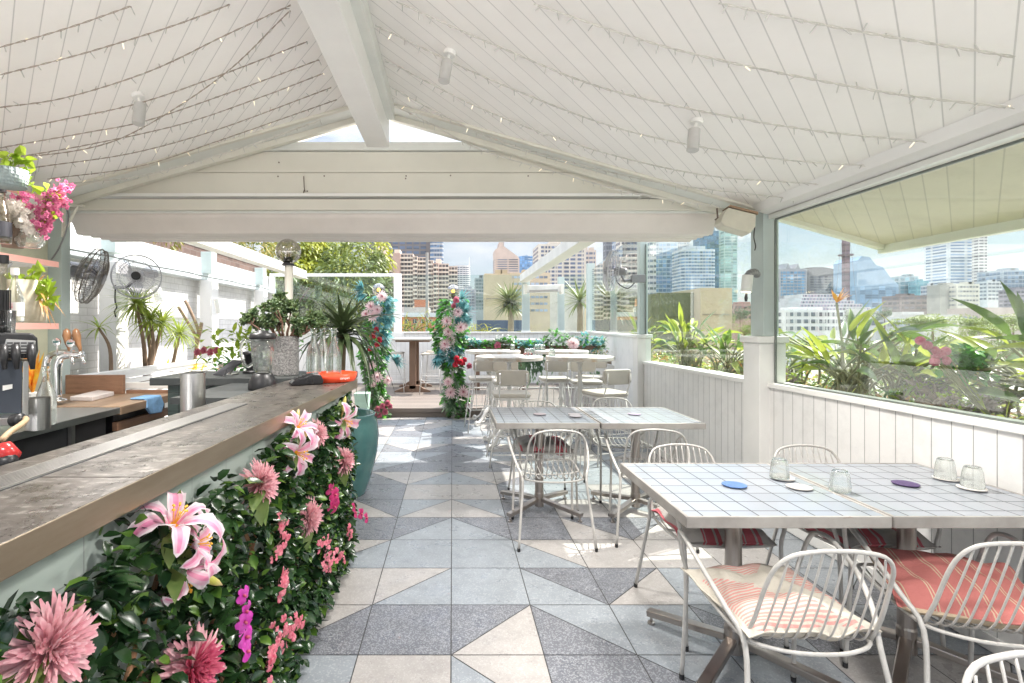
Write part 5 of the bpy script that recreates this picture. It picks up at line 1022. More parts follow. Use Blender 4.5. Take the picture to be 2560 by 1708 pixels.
def mum(lb, p, r, ax, seed, leafdirs=(), dark=True, m1=None, m2=None, group='pink chrysanthemums on the hedge', deep=False):
    rr = random.Random(seed); t = thing('chrysanthemum', lb, 'flower', tuple(p), group=group); z = V(ax).normalized(); x = z.orthogonal().normalized(); y = z.cross(x)
    b1 = MB(); b2 = MB(); n = 250
    for i in range(n):
        f = (i + .5) / n; th = math.acos(1 - 1.25 * f); ph = i * 2.39996; d = (x * math.cos(ph) + y * math.sin(ph)) * math.sin(th) + z * math.cos(th)
        L_ = r * (.55 + .5 * f) * rr.uniform(.85, 1.12); b = b2 if f < (.35 if not deep else .55) else b1
        sd_ = d.cross(z); sd_ = sd_.normalized() if sd_.length > .05 else x; d2 = (d + V((rr.gauss(0, .13), rr.gauss(0, .13), rr.gauss(0, .13)))).normalized()
        c_ = z * rr.uniform(.05, .35) * (1 if f < .6 else -.6) * .5
        q = [d2 * L_ * .12, d2 * L_ * .45 + V((0, 0, 0)), (d2 + c_ * .4).normalized() * L_ * .8, (d2 + c_).normalized() * L_]
        w_ = r * .058; b.strip(q, sd_, [w_ * .5, w_ * .8, w_, w_ * .35], .6)
    b1.build('petals', m1 or m_mum, t, smooth=True); b2.build('heart_petals', m2 or (m_mumd if deep else m_mum), t, smooth=True)
    if leafdirs:
        b = MB()
        for d in leafdirs: b.leaf(-z * r * .2, d, r * 1.7, r * .42, .5, 6, .2, .2, rr.uniform(-.5, .5), .8)
        b.build('leaves', m_lfl, t, smooth=True)
    return t
ax0 = (1, -.35, .12)
for lb, u, v, rpx, sd, lf, dp in (('biggest pale pink chrysanthemum in the bottom left corner', 112, 1490, 112, 1, ((.3, -1, -.6), (.3, -.6, -1), (.2, -1, -.1)), False),
    ('deep-hearted pink chrysanthemum cut by the bottom edge', 440, 1535, 88, 2, (), True),
    ('pink chrysanthemum with broad leaves, just below the middle of the brass edge', 597, 1112, 55, 3, ((.3, -1, -.1), (.4, -.6, -.8), (.2, -.9, .6), (.4, -.2, -1)), False),
    ('pink chrysanthemum right beside the upper pink lily', 726, 997, 34, 4, (), False),
    ('pink chrysanthemum at the right edge of the hedge by the teal pot', 790, 1058, 34, 5, ((.3, -.5, -.9),), False),
    ('pink chrysanthemum in the middle of the far hedge', 708, 1188, 42, 6, ((.2, -.5, -1),), False)):
    p = onbar(u, v, -.66); mum(lb, p, rpx * p.y / F * 1.02, ax0, sd, lf, deep=dp)
n = NT('lily_petal'); sp = n.n('SeparateXYZ'); n.l(n.tc.outputs['UV'], sp.inputs[0])
m_lily = petalmat('lily_pink', (.80, .20, .42), (.90, .42, .55), .35, 25); m_lilyp = petalmat('lily_pale', (.88, .46, .60), (.90, .62, .72), .35, 25); m_lilyw = petalmat('lily_white_edge', (.86, .66, .72), (.92, .84, .86), .35, 25); m_yel = M('lily_throat', (.85, .45, .03), .5)
def lily(lb, p, r, ax, seed, petals=6, bud=None, g='pink lilies on the hedge'):
    rr = random.Random(seed); t = thing('lily', lb, 'flower', tuple(p), group=g); z = V(ax).normalized(); x = z.orthogonal().normalized(); y = z.cross(x); b = MB(); st = MB()
    for k in range(petals):
        a = 2 * math.pi * k / petals + seed; o = x * math.cos(a) + y * math.sin(a); L_ = r * rr.uniform(.9, 1.15); sd_ = o.cross(z); wv = rr.uniform(.8, 1.1)
        pts_ = [V((0, 0, 0)), o * L_ * .22 + z * L_ * .25, o * L_ * .5 + z * L_ * .42, o * L_ * .78 + z * L_ * .42, o * L_ * .98 + z * L_ * .26, o * L_ * 1.06 + z * L_ * .06]
        pts_ = smooth_path(pts_, 2); m_ = len(pts_); W_ = r * (.24 if k % 2 else .17) * wv; ws = [W_ * (.2 + .9 * math.sin(math.pi * min(1, (i / (m_ - 1)) * .92 + .06)) ) * (1 if i < m_ - 1 else .1) for i in range(m_)]
        vs = []; 
        for i, q in enumerate(pts_):
            tt = (pts_[min(i+1, m_-1)] - pts_[max(i-1, 0)]).normalized(); nn = sd_.cross(tt).normalized()
            for j, f in enumerate((-1, -.72, -.3, 0, .3, .72, 1)): vs.append(q + sd_ * ws[i] * f + nn * ws[i] * (.35 * abs(f)**1.5 - (.25 if abs(f) == 1 else 0) * math.sin(i * 2.2 + seed)))
        fs = []; ms = []
        n0 = len(b.v); b.v += [tuple(q) for q in vs]
        for i in range(m_ - 1):
            for j in range(6):
                b.f.append([n0 + i*7+j, n0 + i*7+j+1, n0 + (i+1)*7+j+1, n0 + (i+1)*7+j]); b.m.append(1 if j in (0, 5) or i > m_ - 3 else (2 if i < 1 else (3 if j in (1, 4) else 0)))
    b.build('petals', [m_lily, m_lilyw, m_yel, m_lilyp], t, smooth=True)
    for k in range(6):
        a = k * 1.05 + .3; o = x * math.cos(a) + y * math.sin(a); st.tube([z * r * .1, z * r * .45 + o * r * .1, z * r * .62 + o * r * .16], r * .012, 5); st.tube([z * r * .62 + o * r * .13, z * r * .65 + o * r * .2], r * .03, 5)
    st.build('stamens', m_yel, t)
    if bud:
        for d in bud:
            d = V(d).normalized(); b = MB(); b.tube([d * r * .1, d * r * .5, d * r * .8, d * r * 1.1, d * r * 1.25], [r * .02, r * .09, r * .12, r * .08, r * .01], 8); b.build('bud', leafmat('bud_green', (.45, .45, .08), (.62, .50, .25), .4, .2) if 'bud_green' not in bpy.data.materials else bpy.data.materials['bud_green'], t, smooth=True)
    b = MB(); b.leaf(-z * r * .1, V((-.1, .6, 1)), r * 1.1, r * .2, .3, 5).leaf(-z * r * .1, V((.4, -.8, -.2)), r * 1.1, r * .2, .5, 5); b.build('leaves', m_lfl, t, smooth=True)
for lb, u, v, rpx, ax, sd, bd in (('upper bloom of the big pink and white lily spray near the camera', 395, 1215, 92, (.45, -.2, 1.0), .4, None),
    ('lower drooping bloom of the big pink and white lily spray with a yellow-green bud', 410, 1300, 96, (.55, .25, -.95), 1.2, ((.6, .5, -.6),)),
    ('middle bloom of the big pink and white lily spray facing the aisle', 432, 1252, 74, (1, .15, .2), 2.6, None),
    ('pink lily with a yellow throat near the middle of the brass edge', 672, 1038, 58, (1, -.45, -.1), .9, ((.4, .5, .7),)),
    ('smaller pink lily behind, touching the underside of the bar edge', 680, 985, 46, (.6, -.3, .6), 2.1, ((-.1, .6, .6),)),
    ('striped pink lily at the far end of the bar above the teal pot', 783, 962, 44, (.8, -.5, -.3), .2, ((.1, .4, .9), (.3, .4, -1)))):
    p = onbar(u, v, -.675); lily(lb, p, rpx * p.y / F, ax, sd, bud=bd)
m_orc = petalmat('orchid_purple', (.62, .03, .42), (.78, .12, .58), .3, 40); m_orc2 = petalmat('orchid_cerise', (.50, .02, .14), (.68, .06, .24), .3, 40); m_bl = petalmat('coral_pink_petal', (.72, .12, .20), (.86, .36, .42), .3, 90)
def orchid(lb, pts_, r, mat, seed, small=False, n_=None, spread=.0, g='orchid and blossom sprays on the hedge'):
    rr = random.Random(seed); q = [onbar(u, v, -.66) for u, v in pts_]; t = thing('orchid_spray' if not small else 'blossom_spray', lb, 'flower', tuple(q[0]), group=g); o0 = q[0].copy(); sm = smooth_path(q, 5)
    MB().tube([s - o0 for s in sm], .0022, 5).build('stem', m_twig, t)
    n_ = n_ or len(pts_); k_ = 0
    for k in range(n_):
        c = sm[int((k + .5) / n_ * (len(sm) - 1))] - o0 + V((rr.uniform(0, .02), rr.gauss(0, spread), rr.gauss(0, spread))); R_ = r * rr.uniform(.8, 1.1)
        z = V((1, rr.uniform(-.7, .1), rr.uniform(-.4, .4))).normalized(); x = z.orthogonal().normalized(); y = z.cross(x); b = MB()
        for j in range(5):
            a = 2 * math.pi * j / 5 + rr.random() * .3; o = x * math.cos(a) + y * math.sin(a); sd_ = o.cross(z); w_ = R_ * (.48 if j in (0, 2, 3) else .38)
            b.strip([c, c + o * R_ * .3 + z * R_ * .12, c + o * R_ * .65 + z * R_ * .16, c + o * R_ * .9 + z * R_ * .05, c + o * R_ + z * -.02 * R_], sd_, [w_ * .3, w_ * .8, w_, w_ * .75, w_ * .2], .15)
        if small: b.build('bloom', mat, t, smooth=True)
        else:
            bo = b.build('bloom', mat, t, smooth=True); MB().tube([c + z * R_ * .1, c + z * R_ * .35 - y * R_ * .1, c + z * R_ * .4 - y * R_ * .25], [R_ * .12, R_ * .16, R_ * .05], 7).build('lip', m_mumd, bo, smooth=True)
orchid('upright spray of bright purple-pink orchids near the bottom of the hedge', [(552, 1345), (556, 1395), (545, 1425), (556, 1470), (550, 1512)], .031, m_orc, 1)
orchid('cerise orchid spray sticking out over the floor at the hedge edge', [(800, 1160), (812, 1178), (826, 1180), (835, 1195)], .034, m_orc2, 2)
orchid('deep pink orchid spray left of the cerise one', [(752, 1118), (762, 1135), (765, 1155), (750, 1165)], .036, m_orc2, 3)
for i, (lb, pt_, n_, r_, sp_) in enumerate((('large coral blossom spray low on the hedge', [(610, 1530), (630, 1470), (660, 1440), (690, 1415)], 66, .0135, .022), ('coral blossom spray halfway along the hedge', [(640, 1360), (640, 1330), (655, 1318)], 22, .0135, .015), ('coral blossom spray above the halfway one', [(625, 1262), (645, 1240), (640, 1215)], 16, .014, .015), ('small coral blossom spray below the leafy chrysanthemum', [(642, 1200), (640, 1180)], 7, .014, .012),
    ('coral blossom cluster near the right edge of the hedge', [(730, 1245), (745, 1265), (750, 1295), (770, 1270), (790, 1285)], 52, .0135, .022), ('little pink blossom cluster at the hedge edge under the cerise orchid', [(795, 1215), (803, 1235)], 15, .014, .014))):
    orchid(lb, pt_, r_, m_bl, 20 + i, True, n_, sp_)
# ---------------- teal pot and the strappy palm ----------------
m_teal = NT('teal_glaze'); _n = m_teal; f1 = _n.ramp(_n.noise(4, 4), (.3, 0), (.7, 1)); m_teal = _n.fin(_n.mix(f1, (.045, .13, .13), (.09, .21, .20)), .12)
t = thing('teal_pot', 'big glazed teal urn standing on the floor at the end of the bar', 'pot', (-.93, 4.42, 0))
MB().lathe([(0, 0), (.185, 0), (.19, .01), (.235, .14), (.285, .34), (.30, .50), (.285, .61), (.262, .66), (.272, .675), (.262, .685), (.245, .675), (.25, .60), (.0, .60)], n=48).build('urn', m_teal, t, smooth=True); MB().lathe([(0, .605), (.25, .605)], n=24).build('potting_soil', bpy.data.materials['soil'], t)
m_strap = leafmat('dark_strap_leaf', (.045, .07, .03), (.10, .14, .06), .35, .15, 15); m_trk = M('palm_trunk', (.22, .16, .10), .85, bump=.8, bs=30)
t = thing('dracaena', 'dark plant with long drooping strap leaves at the end of the bar', 'plant', (-.98, 3.95, 0))
b = MB(); rr = random.Random(5); crown = P(786, 752, 3.95) - V((-.98, 3.95, 0))
MB().tube(smooth_path([(0, .25, .6), (crown.x * .7, .1, .9), (crown.x, 0, crown.z)], 4), .032, 10).build('stem', m_trk, t, smooth=True)
for k in range(66):
    a = k * 2.4; up = 1.35 - 1.35 * (k / 66); d = V((math.cos(a), math.sin(a), up + .15)); L_ = rr.uniform(.40, .62) * (1.12 if k > 24 else .7)
    b.leaf(crown - V((0, 0, .10 * k / 66)), d, L_, .023, (.5 + 2.1 * k / 66) * rr.uniform(.8, 1.2), 9, .35, .5, None, .5)
for (u, v) in ((868, 855), (850, 890), (862, 830), (838, 905)):
    q = P(u, v, 3.7) - V((-.98, 3.95, 0)); m1 = (crown + q) / 2 + V((.06, 0, .13)); b.strip(smooth_path([crown, m1, q, q + V((.03, 0, -.12))], 4), V((.3, -1, 0)), [.012, .015, .017, .018, .018, .018, .017, .016, .014, .012, .01, .008, .004], .3)
b.build('strap_leaves', m_strap, t, smooth=True)
# jade plant in its speckled pot
t = thing('jade_plant', 'bushy jade plant with fleshy leaves in a speckled grey terrazzo pot', 'potted plant', ((655 - U0) * 3.5 / F, 3.50, 1.094))
n = NT('speckled_stone'); v_ = n.voro(170); f1 = n.ramp(v_.outputs['Color'], (.2, 0), (.8, 1)); m_speck = n.fin(n.mix(f1, (.10, .10, .10), (.34, .33, .32)), .6)
MB().lathe([(0, 0), (.085, 0), (.088, .005), (.088, .26), (.078, .262), (.078, .24), (0, .24)], n=36).build('pot', m_speck, t, smooth=False)
m_jade = leafmat('jade_leaf', (.04, .08, .03), (.11, .16, .055), .3, .1, 30); m_bark = M('jade_bark', (.16, .09, .06), .7, var=.3, vs=20)
b = MB(); br = MB(); rr = random.Random(8)
def grow(p, d, L_, r, depth):
    q = p + d * L_; br.tube([p, (p + q) / 2 + V((rr.gauss(0, .006), rr.gauss(0, .006), 0)), q], [r, r * .85, r * .7], 6)
    if depth == 0 or L_ < .03:
        for k in range(19):
            dd = (d * .3 + V((rr.gauss(0, 1), rr.gauss(0, 1), rr.gauss(.2, .8)))).normalized(); s = rr.uniform(.016, .024); c = q + dd * s * .8 - d * rr.uniform(0, .06); e1 = dd.orthogonal().normalized(); e2 = dd.cross(e1)
            b.lathe([(0, -s * .9), (s * .42, -s * .35), (s * .58, s * .2), (s * .40, s * .75), (0, s)], c, 6, Matrix((e1, e2 * .5, dd)).transposed())
        return
    for k in range(rr.choice((2, 3, 3))):
        nd = (d + V((rr.gauss(0, .48), rr.gauss(0, .4), rr.gauss(.25, .22)))).normalized(); grow(q, nd, L_ * rr.uniform(.6, .8), r * .68, depth - 1)
for k in range(8):
    a = k * .8; grow(V((.045 * math.cos(a), .045 * math.sin(a), .24)), V((math.cos(a) * .75, math.sin(a) * .5, 1)).normalized(), rr.uniform(.05, .125) * (1.1 - .3 * abs(math.cos(a))), .010, rr.choice((2, 3, 3)))
for s, l_ in ((-1, .115), (1, .09)): grow(V((s * .06, 0, .24)), V((s * 1.1, -.1, .62)).normalized(), l_, .010, 3)
b.build('leaves', m_jade, t, smooth=True); br.build('branches', m_bark, t, smooth=True)
# small potted plants near the jade
t = thing('black_pot', 'small black pot and saucer with a spiky plant behind the tablet', 'potted plant', ((583 - U0) * 3.68 / F, 3.68, 1.094))
MB().lathe([(0, 0), (.075, 0), (.08, .012), (.05, .014), (.052, .02), (.07, .13), (.078, .13), (.078, .15), (.07, .15), (0, .14)], n=24).build('pot', m_black, t, smooth=True)
t = thing('planter_foliage', 'planting of bright green and yellow bushes with pink roses behind the service counter', 'shrub', ((560 - U0) * 4.6 / F, 4.6, .4))
MB().box(-.45, .45, -.15, .15, -.4, .35).build('planter', m_slatw, t)
m_lime = leafmat('lime_leaf', (.20, .38, .03), (.42, .52, .06), .4, .35); m_grn = leafmat('fresh_green_leaf', (.05, .22, .03), (.14, .38, .06), .4, .3); m_ro = petalmat('rose_pink', (.55, .12, .20), (.68, .26, .33))
b = MB(); rr = random.Random(12); g2 = MB()
for k in range(420):
    p = V((rr.gauss(-.1, .2), rr.gauss(0, .1), .50 + rr.random() * .48)); p.x += .12; (b if p.x < .12 and p.z > .72 else g2).leaf(p, (rr.uniform(-1, 1), rr.uniform(-1, 1), rr.uniform(-.2, 1)), rr.uniform(.06, .11), .02, .6, 3)
b.build('yellow_leaves', m_lime, t, smooth=True); g2.build('green_leaves', m_grn, t, smooth=True)
def rose(b, c, r, seed, ax=(0, -1, .2)):
    rr = random.Random(seed); z = V(ax).normalized(); x = z.orthogonal().normalized(); y = z.cross(x)
    for k in range(22):
        f = k / 22; th = .12 + f * 1.5; ph = k * 2.4; d = (x * math.cos(ph) + y * math.sin(ph)) * math.sin(th) + z * math.cos(th); sd_ = d.cross(z).normalized()
        b.strip([V(c), V(c) + d * r * .55, V(c) + d * r * .85, V(c) + (d + z * .15).normalized() * r * (.75 + .3 * f)], sd_, [r * .1, r * .32, r * .38, r * .2], .35)
for k in range(4): b = MB(); rose(b, (-.33 + .055 * k, -.16, .80 + .015 * (k % 2)), .035, k); b.build('rose', m_ro, t, smooth=True)
# dracaenas against the white wall
m_drac = leafmat('dracaena_leaf', (.15, .24, .03), (.36, .42, .07), .4, .3, 12); m_cane2 = M('dracaena_cane', (.26, .18, .12), .8, var=.2, bump=.5)
def rosette(b, c, n, L_, W_, seed, dr=1.2, lo=-.3):
    rr = random.Random(seed)
    for k in range(n):
        f = k / n; a = k * 2.4; up = 1.3 - (1.3 - lo) * f; b.leaf(V(c) - V((0, 0, .04 * L_ * f)), (math.cos(a), math.sin(a), up), L_ * rr.uniform(.8, 1.1), W_, dr * (.4 + f) * rr.uniform(.6, 1.3), 5, .3, .5, None, .55)
def dracaena(lb, base, heads, L_=.33, n=34, W_=.011, r=.03):
    base = V(base); t = thing('dracaena', lb, 'plant', tuple(base), group='dracaenas along the white wall'); b = MB(); s = MB()
    for i, (hp, mid) in enumerate(heads):
        h_ = V(hp) - base; m_ = V(mid) - base; s.tube(smooth_path([V((0, 0, 0)), m_, h_], 5), [r * (1 - .05 * j) for j in range(11)], 8); rosette(b, h_, n, L_, W_, i + len(lb))
    s.build('stem', m_cane2, t, smooth=True); b.build('leaves', m_drac, t, smooth=True)
Q = P
dracaena('thin dracaena with one sparse leaf tuft below the grey caged fan', Q(255, 885, 5.2), [(Q(226, 752, 5.2), Q(252, 800, 5.2))], .30, 11, .012, .022)
dracaena('dracaena with bushy heads against the wall right of the clear-bladed fan', Q(335, 875, 5.9), [(Q(320, 700, 5.9), Q(345, 800, 5.9)), (Q(345, 735, 5.8), Q(352, 800, 5.8)), (Q(372, 740, 6.0), Q(360, 790, 6.0)), (Q(312, 695, 5.7), Q(330, 790, 5.8))], .36, 50, .013)
dracaena('dracaena with a single round dark-green head right of the bushy one', Q(388, 870, 6.3), [(Q(412, 765, 6.3), Q(398, 830, 6.3))], .36, 60, .012)
t = thing('bare_frangipani', 'leafless branching stem against the white wall left of the jade plant', 'plant', tuple(Q(475, 860, 6.9)), group='dracaenas along the white wall'); o0 = V(t.location); s = MB()
for pp in ([(445, 860), (452, 800), (462, 740)], [(452, 800), (448, 770), (425, 730), (410, 705)], [(452, 795), (455, 760), (440, 720), (425, 690)], [(447, 830), (452, 790), (460, 760), (463, 742)]): s.tube(smooth_path([Q(u, v, 6.9) - o0 for u, v in pp], 4), .02, 6)
s.build('branches', m_cane2, t, smooth=True)
t = thing('yellow_shrub', 'clump of yellow leaves low behind the white slatted bench', 'shrub', tuple(Q(430, 850, 6.6))); b = MB(); rr = random.Random(31)
for k in range(40): b.leaf((rr.gauss(0, .16), rr.gauss(0, .05), 0), (rr.uniform(-1, 1), rr.uniform(-.5, .5), 1), .2, .014, 1.6, 5)
b.build('leaves', leafmat('yellow_leaf', (.65, .40, .02), (.80, .62, .05)), t, smooth=True)
for i, (u, v, Y, lb) in enumerate(((300, 580, 4.9, 'tiny'),)): pass
for lb, u, v in (('small white floodlight on the brick wall right of the clear-bladed fan', 360, 678), ('small white floodlight on the brick wall above the jade plant left', 500, 705)):
    t = thing('floodlight', lb, 'light', tuple(P(u, v, 7.0)), group='small floodlights on the brick wall'); MB().tube([(0, 0, .10), (0.03, 0, -.08)], .05, 12).build('can', m_white, t); MB().tube([(-.1, 0, -.1), (-.1, 0, .12), (0, 0, .12)], .008, 6).build('bracket', m_white, t)
# ---------------- flower columns, garland ----------------
m_aqua = petalmat('aqua_leaf', (.05, .24, .26), (.22, .42, .42), .35, 10); m_brt = leafmat('bright_green_leaf', (.04, .24, .03), (.14, .42, .05), .35, .3, 10); m_dkg = leafmat('dull_green_leaf', (.06, .12, .06), (.22, .33, .18), .45, .2, 10)
m_dah = petalmat('dahlia_pink', (.76, .50, .50), (.82, .66, .66), .35, 20); m_dahd = petalmat('dahlia_heart', (.55, .12, .20), (.65, .22, .30)); m_redf = petalmat('crimson_petal', (.55, .02, .05), (.72, .08, .12))
def cut_leaf(b, p, d, L_, seed):      # split philodendron-like leaf: several fingers
    rr = random.Random(seed); d = V(d).normalized(); sd_ = d.cross(V((0, -1, 0))); sd_ = sd_.normalized() if sd_.length > .1 else V((1, 0, 0))
    for k in range(7):
        f = (k - 3) / 3; b.leaf(p + d * L_ * .1 * k / 7, d + sd_ * f * 1.1, L_ * (1 - .35 * abs(f)), L_ * .10, .3, 4, .2, .5)
def column(lb, x, y, h, blooms, aqua, seed, globe):
    t = thing('flower_column', lb, 'flower column', (x, y, 0), group='flower-wrapped posts of the deck entrance'); rr = random.Random(seed)
    MB().tube([(0, 0, 0), (0, 0, h)], .035, 10).build('post', m_wire, t)
    bs = {k: MB() for k in 'gdaw'}
    for i in range(1700):
        z = .02 + rr.random() ** .9 * (h - .05); wd = .175 + .06 * math.sin(z * 5.5 + seed) + (.07 if z > h * .72 else 0) - (.10 if z < .22 else 0); a = rr.uniform(0, 6.283)
        off = .06 * math.sin(z * 3 + seed); p = V((off + wd * rr.uniform(.4, 1) * math.cos(a), wd * .8 * rr.uniform(.4, 1) * math.sin(a), z)); ky = 'd' if rr.random() < .55 else 'g'
        for (az, ax_, ar) in aqua:
            if abs(z - az) < ar and (p.x - ax_) ** 2 < .03: ky = 'a' if rr.random() < .75 else ky
        o = V((math.cos(a), math.sin(a), rr.uniform(-.7, .6))); L_ = rr.uniform(.06, .115); bs[ky].leaf(p, o, L_, L_ * .28, .6, 3, .2, .25, rr.uniform(-1, 1))
    for (az, ax_, ar) in aqua:
        for k in range(6): cut_leaf(bs['a'], V((ax_ + rr.uniform(-.04, .04), -.12, az + rr.uniform(-ar, ar) * .8)), (rr.uniform(-1, 1) + (1.2 if ax_ > 0 else -1.2) * .6, -.4, rr.uniform(-.6, 1)), rr.uniform(.14, .22), k)
    for k in range(7): cut_leaf(bs['d'], V((rr.uniform(-.12, .12), -.14, rr.uniform(.15, .75))), (rr.uniform(-1, 1), -.5, rr.uniform(-1, .1)), rr.uniform(.15, .22), 40 + k)
    for k, m_, nm in (('g', m_brt, 'bright_leaves'), ('d', m_dkg, 'dull_leaves'), ('a', m_aqua, 'aqua_leaves')): bs[k].build(nm, m_, t, smooth=True)
    for i, (bxx, bz, r, kind) in enumerate(blooms):
        c = V((bxx, -.19 if abs(bxx) < .15 else -.12, bz)); 
        if kind == 'd':
            r *= 1.22
            b = MB(); z_ = V((bxx * 2, -1, .1)).normalized(); x_ = z_.orthogonal().normalized(); y_ = z_.cross(x_)
            for k in range(36):
                f = (k + .5) / 36; th = .25 + 1.35 * f ** .7; ph = k * 2.4; d = (x_ * math.cos(ph) + y_ * math.sin(ph)) * math.sin(th) + z_ * math.cos(th); sd_ = d.cross(z_).normalized(); b.strip([c, c + d * r * .5, c + d * r * .8, c + d * r * (.75 + .35 * f)], sd_, [r * .05, r * .085, r * .07, r * .01], .3)
            o = b.build('dahlia', m_dah, t, smooth=True); h_ = MB()
            for k in range(14): d = (z_ + V((rr.gauss(0, .4), 0, rr.gauss(0, .4)))).normalized(); h_.strip([c, c + d * r * .3, c + d * r * .5], d.orthogonal().normalized(), [r * .05, r * .06, r * .01], .2)
            h_.build('heart', m_dahd, o, smooth=True)
        else:
            b = MB(); rose(b, c, r, i); b.build('rose', m_ro if kind == 'p' else m_redf, t, smooth=True)
    g = V((globe, 0, h + .10)); MB().lathe([(.10 * math.cos(R(a)), .10 * math.sin(R(a))) for a in range(-66, 91, 12)], g, 24).build('globe', m_globe, t, smooth=True); MB().tube([g - V((0, 0, .13)), g - V((0, 0, .03))], .035, 12).build('lamp_socket', m_nail, t); MB().lathe([(0, -.035), (.024, -.02), (.028, 0), (.018, .02), (0, .03)], g, 12).build('lamp_bulb', m_filament, t, smooth=True)
cv = lambda x0, y, lst: [((u - U0) * y / F - x0, H - (v - V0) * y / F, r, k) for u, v, r, k in lst]
# pixel lists describe where each bloom sits on its post; positions become metres here
XR_ = (1040 - U0) * 8.1 / F
column('right-hand flower-wrapped post with a clear globe lamp at the deck step', XR_, 8.1, 1.88, cv(XR_, 8.0, [(1047, 690, .06, 'p'), (1041, 703, .045, 'p'), (1050, 717, .075, 'd'), (1026, 738, .08, 'd'), (1056, 752, .085, 'd'), (1066, 747, .06, 'd'), (1029, 762, .075, 'd'), (1034, 780, .07, 'd'), (1022, 790, .085, 'd'), (1016, 801, .05, 'd'), (1048, 822, .05, 'r'), (1057, 830, .05, 'r'), (1045, 836, .05, 'r'), (1066, 826, .045, 'r'), (1063, 834, .04, 'r'), (1077, 840, .05, 'p'), (1029, 875, .075, 'd'), (1034, 899, .09, 'd'), (1062, 897, .085, 'd'), (1073, 905, .05, 'd'), (1073, 930, .05, 'd'), (1050, 828, .04, 'r')]),
    [(1.75, .16, .22), (1.0, -.02, .12), (.95, -.22, .06), (1.55, .2, .12)], 1, -.0)
XL_ = (866 - U0) * 8.1 / F
column('left-hand flower-wrapped post with a clear globe lamp behind the drooping palm', XL_, 8.1, 1.90, cv(XL_, 8.0, [(878, 682, .085, 'd'), (854, 705, .085, 'd'), (868, 712, .075, 'd'), (841, 722, .075, 'd'), (858, 727, .085, 'd'), (866, 757, .05, 'r'), (858, 772, .06, 'r'), (873, 780, .055, 'r'), (868, 790, .05, 'r'), (852, 800, .05, 'r'), (868, 865, .085, 'd'), (890, 872, .07, 'd'), (858, 880, .05, 'd'), (849, 905, .045, 'p'), (890, 925, .055, 'p'), (880, 930, .05, 'p'), (868, 937, .055, 'p'), (886, 943, .055, 'p'), (873, 950, .05, 'p'), (862, 948, .045, 'p'), (850, 944, .045, 'p'), (896, 932, .045, 'p'), (855, 838, .07, 'd')]),
    [(1.95, -.22, .07), (1.7, .13, .3), (1.35, .14, .2), (.9, .28, .1)], 2, .02)
t = thing('garland_rail', 'dark timber rail at the deck edge covered in a garland of aqua and green leaves', 'rail', (1.2, 8.2, 0)); rr = random.Random(17)
MB().bar((.1, 8.2, 1.09), (2.34, 8.2, 1.09), .08, .06).build('rail', m_dwood, t, world=True, bev=.004)
for x in (.6, 1.5, 2.2): MB().tube([(x, 8.2, .14), (x, 8.2, 1.06)], .022, 8).build('baluster', m_wire, t, world=True)
MB().tube([(.1, 8.2, .45), (2.3, 8.2, .45)], .012, 8).build('lower_rail', m_wire, t, world=True)
bs = {k: MB() for k in 'gda'}
for i in range(1300):
    x = rr.uniform(.1, 2.42); lum = .10 + .05 * math.sin(x * 9) + (.10 if 1.55 < x < 2.2 else 0); p = V((x, 8.2 + rr.gauss(0, .06), 1.12 + rr.uniform(-.5, 1) * lum)); ky = rr.choice('gdd' if math.sin(x * 6.5) < .2 else 'aaag' if p.z > 1.12 else 'agd')
    L_ = rr.uniform(.05, .10); bs[ky].leaf(p, (rr.uniform(-1, 1), rr.uniform(-1, .4), rr.uniform(-.4, 1)), L_, L_ * .28, .6, 3, .2, .25)
for i in range(330):
    x = rr.gauss(1.22, .16); p = V((x, 8.15, 1.0 - abs(rr.gauss(0, .22)) * (1 - abs(x - 1.22)))); bs['d'].leaf(p, (rr.uniform(-.5, .5), -.4, -1), .07, .016, .3, 3)
for i in range(60): bs['d'].leaf(V((rr.gauss(2.25, .06), 8.12, rr.uniform(.6, 1.05))), (rr.uniform(-.5, .5), -.4, -1), .07, .014, .3, 3)
for k, m_, nm in (('g', m_brt, 'bright_leaves'), ('d', m_dkg, 'dull_leaves'), ('a', m_aqua, 'aqua_leaves')): bs[k].build(nm, m_, t, smooth=True, world=True)
for u, v, r, k in ((1142, 793, .06, 'p'), (1314, 789, .11, 'd')):
    c = P(u, v, 8.02) - V(t.location); b = MB()
    if k == 'p': rose(b, c, r, 3); b.build('rose', m_ro, t, smooth=True)
    else:
        for j in range(46):
            f = (j + .5) / 46; th = .25 + 1.35 * f ** .7; ph = j * 2.4; d = V((math.cos(ph) * math.sin(th), -math.cos(th), math.sin(ph) * math.sin(th))); b.strip([c, c + d * r * .5, c + d * r * .8, c + d * r], d.cross(V((0, -1, 0))).normalized(), [r * .05, r * .11, r * .09, r * .01], .3)
        b.build('dahlia', m_dah, t, smooth=True)
t = thing('mint_planter', 'pale mint planter under the left flower column', 'planter', tuple(P(832, 952, 6.6))); MB().lathe([(0, 0), (.10, 0), (.13, .28), (.12, .28), (0, .26)], n=4).build('box', M('mint_paint', (.42, .60, .50), .4), t); t.rotation_euler.z = R(45)
